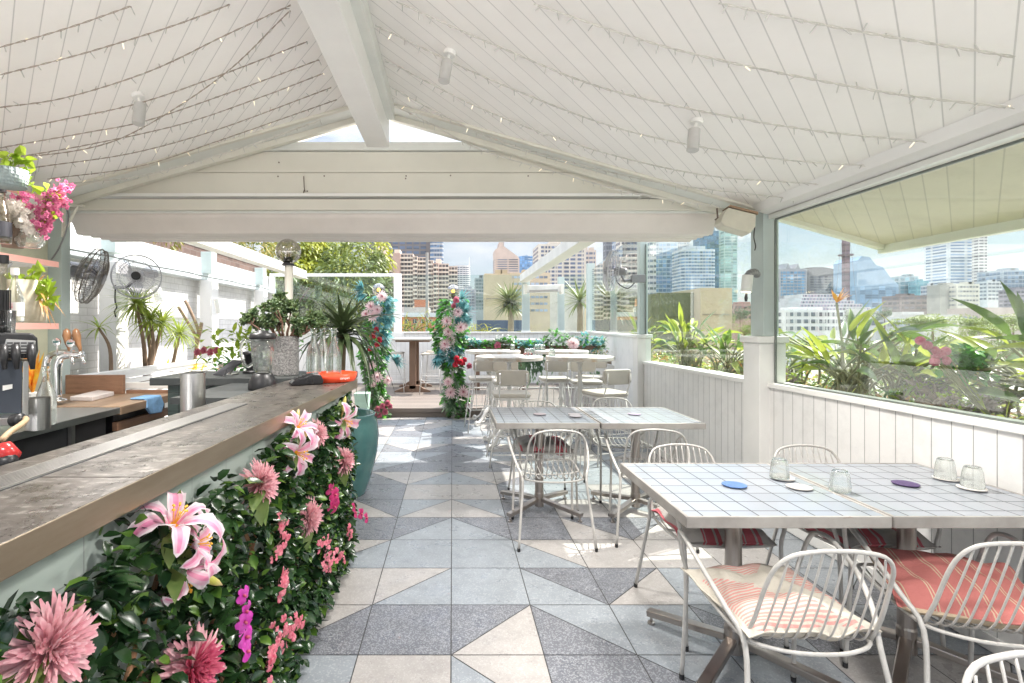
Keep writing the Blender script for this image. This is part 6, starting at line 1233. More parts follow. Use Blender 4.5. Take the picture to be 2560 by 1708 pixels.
# ---------------- the city beyond ----------------
_wm = {}
def winmat(c, mull, sp, frac=.18, rough=.25, hsp=None):
    k = (c, mull, sp, frac, hsp)
    if k not in _wm:
        n = NT('facade_glazing'); g_ = n.n('SeparateXYZ'); n.l(n.tc.outputs['Object'], g_.inputs[0]); s = n.math('ADD', g_.outputs['X'], n.math('MULTIPLY', g_.outputs['Y'], 1.0))
        ln = n.math('LESS_THAN', n.math('FRACT', n.math('DIVIDE', s, sp)), frac)
        if hsp: ln = n.math('MAXIMUM', ln, n.math('LESS_THAN', n.math('FRACT', n.math('DIVIDE', g_.outputs['Z'], hsp)), frac))
        wn = n.n('TexWhiteNoise'); wn.noise_dimensions = '2D'; cx = n.n('CombineXYZ'); n.l(n.math('FLOOR', n.math('DIVIDE', s, sp)), cx.inputs[0]); n.l(n.math('FLOOR', n.math('DIVIDE', g_.outputs['Z'], hsp or 3.1)), cx.inputs[1]); n.l(cx.outputs[0], wn.inputs['Vector'])
        mull = sc_(mull, .72); cc = n.mix(wn.outputs[0], sc_(c, .45), sc_(c, 1.2)); _wm[k] = n.fin(n.mix(ln, cc, mull), n.mix(ln, (rough,) * 3, (.7,) * 3), spec=.6)
    return _wm[k]
_cm = {}
def conc(c, v=.12):
    if c not in _cm: _cm[c] = M('render_wall', sc_(c, .88), .75, var=v, vs=.15)
    return _cm[c]
def tower(lb, u0, u1, vt, Y, wall, glaz, floors=10, vb=745, band=.55, sp=2.2, frac=.2, rz=0, dp=None, inset=.06, mull=None, bays=1, vw=None, proud=False, roofbits=True, hsp=None, nm='office_tower', cat='building', top=None, g='city buildings beyond the terrace', round_=0):
    x0 = (u0 - U0) * Y / F; x1 = (u1 - U0) * Y / F; zt = H - (vt - V0) * Y / F; zb = H - (vb - V0) * Y / F; w_ = x1 - x0; dp = dp or w_ * .8; cx = (x0 + x1) / 2
    t = thing(nm, lb, cat, (cx, Y, -12), R(rz), g); zt += 12; zb += 12
    m_ = conc(wall); b = MB()
    if round_: 
        b.prism([V((p.x, p.y + dp / 2, 0)) for p in rr_path(w_ / 2, dp / 2, min(w_, dp) / 2 * round_)], (0, 0, zt))
    elif top: b.prism([(-w_/2, 0, 0), (w_/2, 0, 0)] + [(fx * w_ - w_/2, 0, zb + fz * (zt - zb)) for fx, fz in top], (0, dp, 0))
    else: b.box(-w_/2, w_/2, 0, dp, 0, zt)
    b.build('walls', m_, t)
    gm = winmat(glaz, mull or sc_(wall, .9), sp, frac, hsp=hsp); z1 = zb + (zt - zb) * (vw or .97); fh = (z1 - zb) / floors
    for i in range(floors):
        z = zb + i * fh + fh * (1 - band) / 2
        for j in range(bays):
            xa = -w_/2 + w_ * inset + j * (w_ * (1 - 2 * inset)) / bays + (w_ * .012 if bays > 1 else 0); xb = -w_/2 + w_ * inset + (j + 1) * (w_ * (1 - 2 * inset)) / bays - (w_ * .012 if bays > 1 else 0)
            if round_: MB().prism([V((p.x, p.y + dp / 2, z)) for p in rr_path(w_ / 2 + .08, dp / 2 + .08, min(w_, dp) / 2 * round_)], (0, 0, fh * band)).build('window_band', gm, t)
            else:
                o = MB().box(xa, xb, -.15 if not proud else -.05, .3, z, z + fh * band)
                if j == bays - 1 or bays == 1: o.box(w_/2 - .25, w_/2 + .1, dp * .08, dp * .92, z, z + fh * band)
                if j == 0: o.box(-w_/2 - .1, -w_/2 + .25, dp * .08, dp * .92, z, z + fh * band)
                o.build('window_band', gm, t)
        if proud: MB().box(-w_/2 + w_ * inset * .5, w_/2 - w_ * inset * .5, -1.2, .0, z - fh * .3, z).build('balcony', conc(sc_(wall, 1.25)), t)
    if roofbits:
        rr = random.Random(len(lb)); 
        for k in range(2): a = rr.uniform(-.3, .2) * w_; MB().box(a, a + w_ * .25, dp * .2, dp * .6, zt, zt + (zt - zb) * .04 + 1).build('plant_room', conc(sc_(wall, .85)), t)
    return t, w_, dp, zt, zb
# left of centre
tower('dark brown gridded tower rising behind the pink stepped apartments, cut by the awning', 838, 988, 535, 480, (.17, .14, .13), (.10, .14, .22), 16, 720, .58, 6.5, .22, bays=1)
tower('blue-grey tower with pale floor bands just right of the dark gridded one', 987, 1017, 535, 470, (.50, .50, .50), (.12, .20, .33), 16, 700, .6, 2.5, .12, round_=.5)
# stepped pink apartments: facets joined in one building
t = thing('apartment_block', 'long stepped pink-cream apartment block with rows of balconies left of centre', 'building', ((950 - U0) * 370 / F, 370, -12), 0, 'city buildings beyond the terrace'); o0 = V(t.location); wallc = conc((.56, .45, .37)); wallp = conc((.46, .31, .25)); par = conc((.74, .64, .53)); gm = winmat((.10, .085, .08), (.48, .38, .31), 2.4, .3)
segs = [(852, 885, 580, 8), (885, 902, 584, 5), (902, 918, 581, -1), (918, 948, 582, 3), (948, 958, 588, 0), (958, 980, 590, 4), (980, 994, 597, 0), (994, 1006, 604, -4), (1006, 1030, 605, 2), (1030, 1050, 611, 5)]
for (a, b_, vt, sh) in segs:
    Y = 370 + sh; x0, x1 = (a - U0) * Y / F - o0.x, (b_ - U0) * Y / F - o0.x; zt = H - (vt - V0) * Y / F + 12
    ws_ = MB().box(x0, x1, sh, 30, 0, zt).build('wall_bay', wallp if sh in (-1, -4) else wallc, t)
    if sh in (-1,): continue
    z = zt - 2.6
    while z > 16:
        MB().box(x0 + .4, x1 - .4, sh - .1, sh + .5, z - .1, z + 1.7).build('window_band', gm, ws_)
        MB().box(x0 + .15, x1 - .15, sh - 1.6, sh - .12, z - 1.25, z - .15).build('balcony', par, ws_); z -= 3.0
for (a, b_, v) in ((868, 885, 566), (905, 918, 573), (1000, 1012, 594)): 
    x0, x1 = (a - U0) * 380 / F - o0.x, (b_ - U0) * 380 / F - o0.x; MB().box(x0, x1, 10, 24, 30, H - (v - V0) * 380 / F + 12).build('roof_penthouse', par, t)
tower('white rounded tower with dark floor bands and a thin spire', 1043, 1079, 609, 520, (.74, .72, .70), (.10, .12, .16), 17, 690, .42, 3.2, .25, round_=.9, roofbits=False)
t = thing('tower_spire', 'thin pale spire on top of the white rounded tower', 'spire', ((1077 - U0) * 525 / F, 525, -12)); MB().tube([(0, 0, 60), (0, 0, H - (590 - V0) * 525 / F + 12)], [1.6, .2], 6).build('mast', conc((.7, .68, .66)), t)
tower('low blue-grey gridded block below the white rounded tower', 1056, 1092, 663, 300, (.36, .37, .40), (.16, .19, .25), 7, 712, .6, 1.6, .35)
tower('green-grey glass block left of the blank beige one', 1090, 1118, 638, 330, (.30, .34, .33), (.14, .20, .20), 9, 712, .6, 2.0, .25)
tower('broad blank beige block behind the yucca', 1112, 1172, 628, 230, (.52, .42, .27), (.15, .14, .13), 1, 740, .01, 3, .2)
tower('beige block with two rows of blue windows right of the blank beige one', 1170, 1262, 626, 240, (.55, .45, .32), (.30, .36, .45), 6, 720, .35, 2.0, .2)
tower('pinkish tower with a sloping roof and antenna above the beige block', 1135, 1192, 556, 420, (.58, .46, .39), (.14, .16, .20), 9, 640, .42, 9, .14, vw=.55, top=[(1, .55), (.92, .62), (.35, .90), (.35, 1.0), (.18, 1.0), (.18, .88), (0, .78)], roofbits=False)
t = thing('roof_antenna', 'thin antenna on the sloping roof of the pinkish tower', 'antenna', ((1156 - U0) * 425 / F, 425, 40)); MB().tube([(0, 0, 0), (0, 0, H - (549 - V0) * 425 / F - 40)], .5, 5).build('mast', conc((.4, .38, .38)), t)
tower('small bright blue glass block right of the pinkish tower', 1192, 1226, 586, 500, (.16, .30, .50), (.16, .34, .62), 8, 640, .8, 2.5, .12, top=[(1, .6), (.6, .62), (.55, 1), (0, .95)], roofbits=False)
tower('cream tower with a regular grid of square blue windows behind the pergola beam', 1236, 1345, 560, 330, (.66, .60, .52), (.14, .17, .26), 11, 665, .55, 4, .25, bays=6, inset=.04)
tower('small cream gridded block right of the cream window-grid tower', 1330, 1368, 574, 345, (.62, .52, .44), (.16, .18, .24), 8, 660, .5, 3, .25)
tower('dark slate tower slab at the left of the striped white one', 1389, 1412, 530, 520, (.20, .20, .22), (.08, .09, .11), 14, 720, .7, 2, .3)
tower('blue glass tower slice between the slate slab and the white striped tower', 1410, 1432, 530, 500, (.42, .45, .50), (.14, .22, .36), 15, 720, .6, 2.4, .2)
tower('white striped apartment tower behind the clear right-hand fan', 1424, 1468, 530, 300, (.74, .70, .64), (.15, .15, .17), 15, 750, .42, 3.5, .15)
tower('pale balconied tower seen at the left edge of the second window', 1490, 1506, 535, 310, (.66, .66, .66), (.16, .20, .26), 16, 745, .45, 3, .2)
tower('blue glass office tower in the second window', 1500, 1556, 553, 320, (.42, .50, .58), (.16, .28, .44), 15, 700, .68, 2.4, .15)
tower('grey mullioned slab beside the blue glass office tower', 1554, 1582, 549, 330, (.48, .48, .50), (.22, .27, .34), 16, 700, .6, 1.5, .3)
tower('faceted blue tower with white floor lines and a lit crown', 1565, 1645, 572, 290, (.55, .60, .64), (.16, .27, .42), 15, 690, .55, 1.6, .2, round_=.35)
MBx = tower('tall dark blue glass tower behind the faceted one', 1610, 1662, 530, 420, (.10, .20, .30), (.10, .22, .36), 22, 700, .8, 2.5, .12)
tower('tall pale green glass tower with thin floor lines', 1662, 1692, 524, 405, (.42, .55, .52), (.35, .52, .50), 26, 710, .62, 30, .05)
tower('plain tan building wall standing right behind the second window plants', 1608, 1680, 661, 70, (.60, .49, .33), (.3, .3, .3), 1, 780, .005, 3, .2, roofbits=False, dp=18, nm='tan_building')
tower('olive creeper-covered wall left of the plain tan building', 1512, 1606, 672, 72, (.14, .15, .08), (.1, .1, .06), 1, 780, .005, 3, .2, roofbits=False, dp=12, nm='creeper_wall')
tower('low pink-brown apartment row just left of the corner post', 1684, 1742, 698, 300, (.55, .36, .30), (.30, .24, .22), 3, 735, .5, 3, .4)
# right-hand window
tower('blue glass block with a brown gabled crown at the left of the big window', 1788, 1852, 612, 420, (.42, .40, .42), (.18, .34, .52), 8, 680, .68, 3, .2, top=[(1, .93), (.75, .93), (.68, 1.1), (.6, .93), (.4, .93), (.33, 1.12), (.24, .93), (0, .93)], roofbits=False, vw=.85)
tower('dark brown-grey block with a curved pale roof beside the blue one', 1855, 1925, 613, 430, (.20, .18, .18), (.12, .12, .14), 8, 680, .6, 3, .25, top=[(1, .75), (.85, .93), (.5, 1), (0, .98)], roofbits=False, vw=.7)
t = thing('lattice_mast', 'tall dark lattice mast with a ring and guy wires in the big window', 'mast', ((1941 - U0) * 350 / F, 350, -12)); zt = H - (535 - V0) * 350 / F + 12
MB().prism([(-1.6, -1.6, 0), (1.6, -1.6, 0), (1.6, 1.6, 0), (-1.6, 1.6, 0)], (0, 0, zt)).build('shaft', stripewood('lattice_paint', (.20, .12, .15), (0, 0, 1), 4, 0, .3, .2, .6, .5), t)
zr = H - (587 - V0) * 350 / F + 12; MB().lathe([(2, zr), (4.4, zr), (4.4, zr + .8), (2, zr + .8)], n=12).build('ring', conc((.18, .13, .15)), t)
for s in (1, -1): MB().tube([(s * 4.2, 0, zr), (s * 8, 0, 20)], .12, 4).tube([(s * 4.2, 0, zr), (s * 1.8, 0, zt)], .12, 4).build('guy_wire', conc((.3, .3, .34)), t)
tower('slanted blue glass building whose roof slopes down to the right', 1968, 2062, 588, 380, (.30, .42, .56), (.28, .42, .58), 12, 715, .86, 5, .08, top=[(1, .48), (.8, .62), (.62, .80), (.45, .84), (.3, .98), (.1, 1), (0, .92)], roofbits=False, vw=.46)
tower('teal glass office block right of the slanted building', 2064, 2108, 634, 420, (.30, .36, .40), (.16, .30, .36), 6, 695, .75, 4, .15)
tower('bright teal block joined to the teal glass office', 2104, 2132, 645, 410, (.22, .44, .50), (.16, .38, .46), 5, 695, .7, 4, .15)
tower('low brown-grey block in front of the teal offices', 2066, 2130, 678, 350, (.30, .24, .23), (.20, .18, .20), 3, 712, .5, 4, .3)
tower('narrow white and grey gridded block before the tall striped tower', 2130, 2154, 655, 380, (.60, .58, .58), (.20, .23, .28), 5, 700, .55, 2.4, .25)
tower('very tall pale tower with blue-grey stripes in the big window', 2176, 2252, 520, 520, (.60, .62, .66), (.20, .28, .42), 22, 680, .5, 40, .06, bays=2)
tower('slim white balconied edge tower against the very tall striped one', 2246, 2266, 530, 500, (.72, .68, .66), (.22, .20, .22), 22, 690, .45, 30, .05)
tower('boxy beige building with white window rows below the very tall tower', 2196, 2248, 652, 330, (.70, .66, .58), (.32, .33, .34), 5, 705, .4, 2.0, .3)
tower('blank grey-beige side block left of the boxy beige building', 2157, 2198, 654, 335, (.44, .42, .38), (.3, .3, .3), 1, 700, .01, 3, .2)
tower('stepped white terrace building between the two right-hand towers', 2266, 2300, 646, 400, (.68, .68, .68), (.28, .30, .34), 5, 690, .5, 3, .25)
tower('grey-blue tower at the right edge of the big window', 2300, 2372, 620, 420, (.34, .38, .44), (.18, .24, .34), 8, 700, .7, 3, .18)
tower('darker wide block at the right edge in front of the grey-blue tower', 2328, 2372, 664, 350, (.30, .27, .30), (.16, .15, .18), 4, 705, .55, 3, .3)
# white classical block and the terraced building
tower('white colonnaded building with rows of arched bays above the strelitzias', 1800, 1938, 712, 190, (.80, .78, .76), (.20, .21, .23), 3, 762, .55, 2.6, .45, bays=7, inset=.02)
tower('long lower white colonnaded wing at the left edge of the big window', 1770, 1802, 724, 195, (.78, .76, .74), (.22, .22, .24), 3, 762, .55, 2.6, .45, bays=2)
t = thing('terraced_building', 'terraced hotel stepping down with colourful balconies behind the colonnaded building', 'building', ((1880 - U0) * 260 / F, 260, -12), 0, 'city buildings beyond the terrace'); rr = random.Random(5)
for k in range(6):
    u0, u1, vt = 1788 - 3 * k + 18 * (5 - k), 1975 - 2 * (5 - k) * 8 + 10, 674 + 7 * (5 - k) if False else 675 + 8 * k
    u0 = 1840 - 10 * k; u1 = 1925 + 9 * k; x0 = (u0 - 1880) * 260 / F; x1 = (u1 - 1880) * 260 / F; z = H - (vt - V0) * 260 / F + 12
    st_ = MB().box(x0, x1, -k * 2.5, 14, 0, z).build('terrace_floor', conc((.62, .60, .60)), t); MB().box(x0 + .5, x1 - .5, -k * 2.5 - .1, -k * 2.5 + .1, z - 1.4, z - .4).build('window_band', winmat((.3, .3, .36), (.62, .5, .55), 1.6, .4), st_)
for i, (u0, u1, vt, Y, c) in enumerate(((1960, 1990, 708, 200, (.66, .64, .62)), (1985, 2035, 722, 150, (.62, .61, .60)), (2070, 2120, 716, 180, (.64, .62, .60)), (2035, 2075, 728, 140, (.5, .5, .52)), (2120, 2200, 722, 170, (.56, .54, .52)), (2250, 2350, 706, 220, (.55, .46, .42)))):
    tower(('small white gabled house left of the bare tree', 'white-grey sheds behind the strelitzia tips', 'white factory wall in the middle distance', 'grey shed with a blue door in the middle distance', 'long grey-white warehouse roof in the middle distance', 'row of pinkish low buildings along the right edge skyline')[i], u0, u1, vt, Y, c, (.3, .33, .38), 1, 760, .3, 2.2, .3, nm='low_building', roofbits=False)
t = thing('brick_house', 'low orange brick house with a white roof deck behind the yellow shrubs', 'house', ((958 - U0) * 75 / F, 75, -12), 0, 'city buildings beyond the terrace')
X = lambda u, Y=75: (u - 958) * Y / F; Z_ = lambda v, Y=75: H - (v - V0) * Y / F + 12
MB().box(X(915), X(1035), 0, 8, 0, Z_(728)).build('walls', brickmat('orange_brick', (.55, .20, .10), (.45, .3, .22), .23, .086, .8, .3, .2), t); MB().box(X(915), X(1045), -.3, 8.2, Z_(727.5), Z_(718)).build('roof_slab', conc((.66, .66, .68)), t)
for k in range(5): w_ = MB().box(X(930 + k * 18), X(938 + k * 18), -.06, 0, Z_(742), Z_(733)).build('window', winmat((.1, .1, .12), (.7, .68, .66), .5, .15), t)
t = thing('rooftop_hut', 'orange brick rooftop stair hut with railings left of the lamp pole', 'building', ((970 - U0) * 110 / F, 110, -12), 0, 'city buildings beyond the terrace')
MB().box((951 - 970) * 110 / F, (982 - 970) * 110 / F, 0, 5, 0, H - (688 - V0) * 110 / F + 12).build('walls', bpy.data.materials['orange_brick'], t); MB().box((925 - 970) * 110 / F, (985 - 970) * 110 / F, -2, 6, 0, H - (706 - V0) * 110 / F + 12).build('base', conc((.55, .50, .48)), t)
t = thing('flagpole', 'tall grey street pole in front of the pink apartments', 'pole', ((980 - U0) * 40 / F, 40, -12)); MB().tube([(0, 0, 0), (0, 0, H - (580 - V0) * 40 / F + 12)], [.14, .11], 8).build('shaft', conc((.36, .34, .32)), t)
t = thing('blue_hoarding', 'dark blue-grey wall behind the glass screen and yucca', 'wall', (0, 0, 0)); MB().box((1095 - U0) * 22 / F, (1210 - U0) * 22 / F, 22, 22.3, -2, H - (735 - V0) * 22 / F).build('panel', conc((.07, .10, .16)), t)
t = thing('awning_roof', 'cream canvas neighbour roof behind the right glass screens', 'roof', (0, 0, 0)); MB().prism([P(1395, 770, 20), P(1465, 770, 20), P(1452, 700, 20), P(1402, 700, 20)], (0, 4, 0)).build('canvas', conc((.66, .55, .36)), t)
# ---------------- trees ----------------
def blobcrown(b, c, rx, ry, rz, n, L_, wd, seed, droop=.8, lumps=7, up=.0, front=False):
    rr = random.Random(seed); lum = [(V((rr.gauss(0, .5), rr.gauss(0, .5), rr.gauss(.05, .45))), rr.uniform(.35, .62)) for _ in range(lumps)]
    for i in range(n):
        l, lr = rr.choice(lum); d = V((rr.gauss(0, 1), rr.gauss(0, 1), rr.gauss(.15, 1))).normalized()
        if front and d.y > .3: d.y = -d.y
        p = l + d * lr * rr.uniform(.75, 1.05); p = V((p.x * rx, p.y * ry, p.z * rz)); o = (d + V((rr.gauss(0, .5), rr.gauss(0, .5), up + rr.gauss(0, .4)))).normalized()
        b.leaf(V(c) + p, o, L_ * rr.uniform(.7, 1.3), wd * rr.uniform(.8, 1.2), droop, 2, .3, .3, rr.uniform(-1, 1))
def tree(lb, u, v, Y, rx, rz, n, L_, mat, seed, g='trees beyond the terrace', wd=None, zg=-12, cat='tree', **k):
    c = P(u, v, Y); t = thing('tree', lb, cat, (c.x, Y, zg), 0, g); h = c.z - zg
    b = MB(); b.tube([(0, 0, 0), (.1, 0, h * .5), (0, 0, h)], [rx * .10, rx * .07, rx * .03], 8)
    rr = random.Random(seed + 99)
    for i in range(6): a = rr.uniform(0, 6.3); b.tube([(0, 0, h - rz * .8), (math.cos(a) * rx * .4, math.sin(a) * rx * .4, h), (math.cos(a) * rx * .7, math.sin(a) * rx * .7, h + rz * .35)], [rx * .04, rx * .025, rx * .01], 5)
    b.build('trunk', m_bark, t); b = MB(); blobcrown(b, (0, 0, h), rx, rx * .9, rz, n, L_, wd or L_ * .22, seed, **k); b.build('crown', mat, t, smooth=True)
m_t1 = leafmat('mango_leaf', (.12, .18, .015), (.36, .37, .035), .45, .3, .6); m_t2 = leafmat('olive_leaf', (.07, .11, .025), (.16, .20, .045), .45, .25, .5); m_t3 = leafmat('lime_tree_leaf', (.12, .17, .03), (.24, .28, .06), .45, .3, .5); m_t4 = leafmat('dark_tree_leaf', (.03, .08, .03), (.09, .15, .05), .5, .2, .5)
tree('big bright yellow-green tree with drooping leaves behind the left glass screen', 735, 640, 24, 2.2, 2.3, 13000, .30, m_t1, 1, zg=-6, droop=1.6, lumps=18, wd=.055, front=True)
tree('dense tree filling the left behind the framed glass screen', 640, 700, 20, 2.4, 2.2, 7000, .28, m_t2, 2, zg=-6, droop=1.2, lumps=12, wd=.055, front=True)
tree('olive green tree whose lower crown shows through the right part of the framed screen', 858, 725, 22, .7, 1.3, 2600, .24, m_t2, 22, zg=-6, droop=1.2, lumps=8, wd=.05)
for i, (y, lb) in enumerate(((6.3, 'nearest'), (8.2, 'second'), (10.2, 'third'), (12.4, 'farthest'))):
    t = thing('hedge_shrub', lb + ' olive and rust shrub growing above the brick parapet', 'shrub', (-5.4, y, 2.2), group='shrubs above the brick parapet'); b = MB(); blobcrown(b, (0, 0, .95), .8, 1.2, .62, 2600, .12, .018, 40 + i, 1.0, 9); b.build('leaves', leafmat('rusty_hedge_leaf', (.12, .16, .03), (.34, .26, .07), .5, .25, 2.5) if i == 0 else bpy.data.materials['rusty_hedge_leaf'], t, smooth=True); MB().tube([(0, 0, -3), (0, 0, .9)], .06, 6).build('stem', m_bark, t)
ts = [(1698, 722, 160, 22, 16, m_t4, 'dark round park tree left of the corner post'), (1668, 738, 90, 26, 22, m_t3, 'pale lime tree behind the tan building corner'), (1712, 762, 70, 28, 22, m_t3, 'pale lime tree at the right edge of the second window'),
 (1950, 728, 150, 14, 22, m_t2, 'olive tree beside the white colonnaded building'), (2030, 722, 130, 26, 14, m_t4, 'dark tree behind the white sheds'), (2140, 738, 120, 60, 14, m_t3, 'wide pale tree mass under the tall striped tower'), (2235, 742, 110, 50, 16, m_t3, 'pale tree right of the wide pale mass'), (2325, 738, 120, 45, 16, m_t3, 'pale tree at the right edge under the grey-blue tower'), (1850, 790, 60, 60, 22, m_t3, 'lime tree top in front of the colonnaded building'),
 (1990, 800, 55, 55, 26, m_t2, 'olive tree top below the white sheds'), (2090, 806, 45, 70, 40, m_t3, 'big lime tree crown in the middle of the window'), (2200, 800, 50, 60, 32, m_t3, 'lime tree crown right of the middle of the window'), (2310, 800, 45, 65, 36, m_t2, 'olive tree crown at the right of the window'), (2050, 862, 30, 70, 34, m_t3, 'nearer lime tree crown above the frangipani'), (1930, 850, 34, 55, 28, m_t3, 'near lime tree crown right of the strelitzia clump'), (2170, 880, 26, 75, 34, m_t3, 'nearest lime tree crown under the window sill'),
 (2290, 760, 80, 50, 18, m_t3, 'pale tree behind the right-hand strelitzias')]
ts = [(u, v, Y, a_ * Y / F / 1.25, b_ * Y / F / 1.25, m_, lb) for u, v, Y, a_, b_, m_, lb in ts]
for i, (u, v, Y, rx, rz, m_, lb) in enumerate(ts): tree(lb, u, v, Y, rx, rz, 2600, rx * .10, m_, 60 + i, wd=rx * .024, lumps=12)
sp_m = leafmat('areca_leaf', (.20, .22, .02), (.42, .36, .03), .4, .35, 6)
def palmbush(lb, base, n, L_, seed, mat, spread=.5):
    t = thing('palm_bush', lb, 'shrub', tuple(base), group='palms and shrubs outside the glass screens'); rr = random.Random(seed); b = MB(); st = MB()
    for k in range(n):
        a = rr.uniform(0, 6.3); o = V((math.cos(a) * spread, math.sin(a) * spread * .6, 1)).normalized(); p = V((rr.gauss(0, L_ * .4), rr.gauss(0, .15), 0)); pts_ = [p]
        for i in range(8): o = (o + V((math.cos(a) * .10, 0, -.14))).normalized(); pts_.append(pts_[-1] + o * L_ / 8)
        st.tube(pts_, .012, 4)
        for i in range(2, 9):
            for s in (1, -1): b.leaf(pts_[i], V((s * rr.uniform(.3, 1), rr.uniform(-.6, .6), rr.uniform(-.3, .5))) + o * .8, L_ * .28, .012, .9, 3)
    b.build('fronds', mat, t, smooth=True); st.build('stalks', mat, t)
palmbush('yellow feathery palm bush outside the far glass screen', P(960, 800, 14), 16, 1.2, 1, sp_m, .6); palmbush('green-yellow bush beside the yellow feathery palm', P(935, 790, 13.5), 14, .8, 2, m_t2, .5); palmbush('yellow palm frond clump behind the right flower column', P(1105, 790, 14), 10, 1.0, 3, sp_m, .9)
# yuccas
m_yuc = leafmat('yucca_leaf', (.07, .11, .03), (.23, .25, .08), .35, .25, 4)
def yucca(lb, base, h, L_, n, seed, g='yuccas outside the glass screens'):
    t = thing('yucca', lb, 'plant', tuple(base), group=g); MB().tube([(0, 0, -.6), (0.02, 0, h * .6), (0, 0, h)], [.09, .075, .085], 10).build('trunk', M('yucca_trunk', (.36, .28, .20), .9, bump=1, bs=25) if 'yucca_trunk' not in bpy.data.materials else bpy.data.materials['yucca_trunk'], t, smooth=True); b = MB(); rr = random.Random(seed)
    for k in range(n):
        f = k / n; a = k * 2.4; b.leaf((0, 0, h + .08 * (1 - f)), (math.cos(a), math.sin(a), 1.5 - 1.9 * f), L_ * rr.uniform(.75, 1.1), .032, .25 + .5 * f, 4, .3, .5, None, .6)
    b.build('leaves', m_yuc, t, smooth=True)
yucca('big round-headed yucca on a stout trunk outside the far glass screen', P(1171, 765, 13.2), .72, .66, 150, 1); yucca('spiky yucca behind the glass next to the tall corner post', P(1405, 745, 12.5), .45, .85, 100, 2); yucca('faint yucca behind the narrow screen right of the heater', P(1330, 765, 13.5), .8, .8, 46, 3)
# ---------------- planted strip outside the right-hand windows ----------------
pl = thing('garden_bed', 'raised planting bed of dry soil running outside the right-hand windows', 'planter', (3.1, 3, 0))
MB().box(2.56, 3.75, -.4, 11.2, -.3, .80).build('retaining_wall', conc((.60, .58, .54)), pl, world=True); MB().box(2.6, 3.7, -.35, 11.15, .801, .86).build('soil', M('dry_mulch', (.16, .125, .09), .95, var=.5, vs=25, bump=.8), pl, world=True)
m_str = leafmat('strelitzia_leaf', (.05, .12, .03), (.19, .28, .06), .3, .25, 5); m_strl = leafmat('strelitzia_leaf_painted_sun', (.24, .32, .035), (.44, .48, .08), .35, .4, 5); m_stalk = leafmat('strelitzia_stalk', (.18, .20, .09), (.32, .31, .16), .5, .1, 10); m_ora = petalmat('strelitzia_flower', (.85, .25, .02), (.95, .45, .05))  # m_strl is a lighter leaf copy with sunlight painted into its colour
def strelitzia(lb, base, n, h, seed, spread=.35, fl=0, lime=.45):  # lime: share of leaves given the painted sunlit colour
    t = thing('strelitzia', lb, 'plant', tuple(base), group='strelitzia plants outside the right-hand windows'); rr = random.Random(seed); b = MB(); st = MB()
    for k in range(int(n * 1.6)):
        a = rr.uniform(0, 6.3); ln_ = rr.uniform(.1, 1) * spread; tip = V((math.cos(a) * ln_ * 1.3, math.sin(a) * ln_ * 2, h * rr.uniform(.4, .85))); tip.x = max(tip.x, -.10); p0 = V((rr.gauss(0.04, .04), rr.gauss(0, .12), 0)); md = (p0 + tip) / 2 + V((-tip.x * .12, -tip.y * .12, .05))
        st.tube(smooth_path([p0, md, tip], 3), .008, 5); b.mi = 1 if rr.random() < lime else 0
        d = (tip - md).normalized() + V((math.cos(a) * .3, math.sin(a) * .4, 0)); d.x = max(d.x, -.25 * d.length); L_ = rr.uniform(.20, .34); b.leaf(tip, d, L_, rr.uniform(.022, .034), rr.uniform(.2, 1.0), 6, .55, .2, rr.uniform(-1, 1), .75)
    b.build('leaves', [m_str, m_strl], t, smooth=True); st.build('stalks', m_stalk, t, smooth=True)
    for k in range(fl):
        q = V((-.10 - .03 * k, -.05, h * 1.18)); MB().tube([(0, 0, 0), (-.02, 0, h * .7), q], .008, 5).build('flower_stalk', m_stalk, t); f_ = MB()
        for j in range(7): f_.leaf(q, (rr.uniform(-.8, .8), rr.uniform(-.5, .5), rr.uniform(.1, 1)), .12, .012, .1, 3)
        f_.build('flower', m_ora, t, smooth=True)
strelitzia('big strelitzia clump with an orange flower just right of the corner post', (2.85, 3.75, .86), 30, .62, 1, .34, 1); strelitzia('strelitzia clump spreading right of the first one', (2.95, 3.35, .86), 26, .50, 2, .38)
strelitzia('tall pale strelitzia at the right edge of the big window', (3.0, 2.55, .86), 26, .62, 3, .3, 0, .45); strelitzia('strelitzia partly cut by the right edge of the photo', (3.0, 2.1, .86), 20, .60, 4, .3, 0, .45); strelitzia('long-leaved strelitzia in the middle of the big window', (3.05, 2.95, .86), 14, .42, 9, .4)
strelitzia('lime strelitzia seen through the second window on the left', (2.75, 6.1, .86), 28, .70, 5, .3, 0, .85); strelitzia('silvery strelitzia in the middle of the second window', (2.80, 5.3, .86), 22, .50, 6, .34, 0, .3); strelitzia('strelitzia by the corner post in the second window', (2.9, 4.6, .86), 20, .46, 7, .3, 0, .3)
strelitzia('strelitzia outside the long glass screen behind the clear fan', (3.05, 8.3, .86), 22, .62, 8, .3, 0, .6)
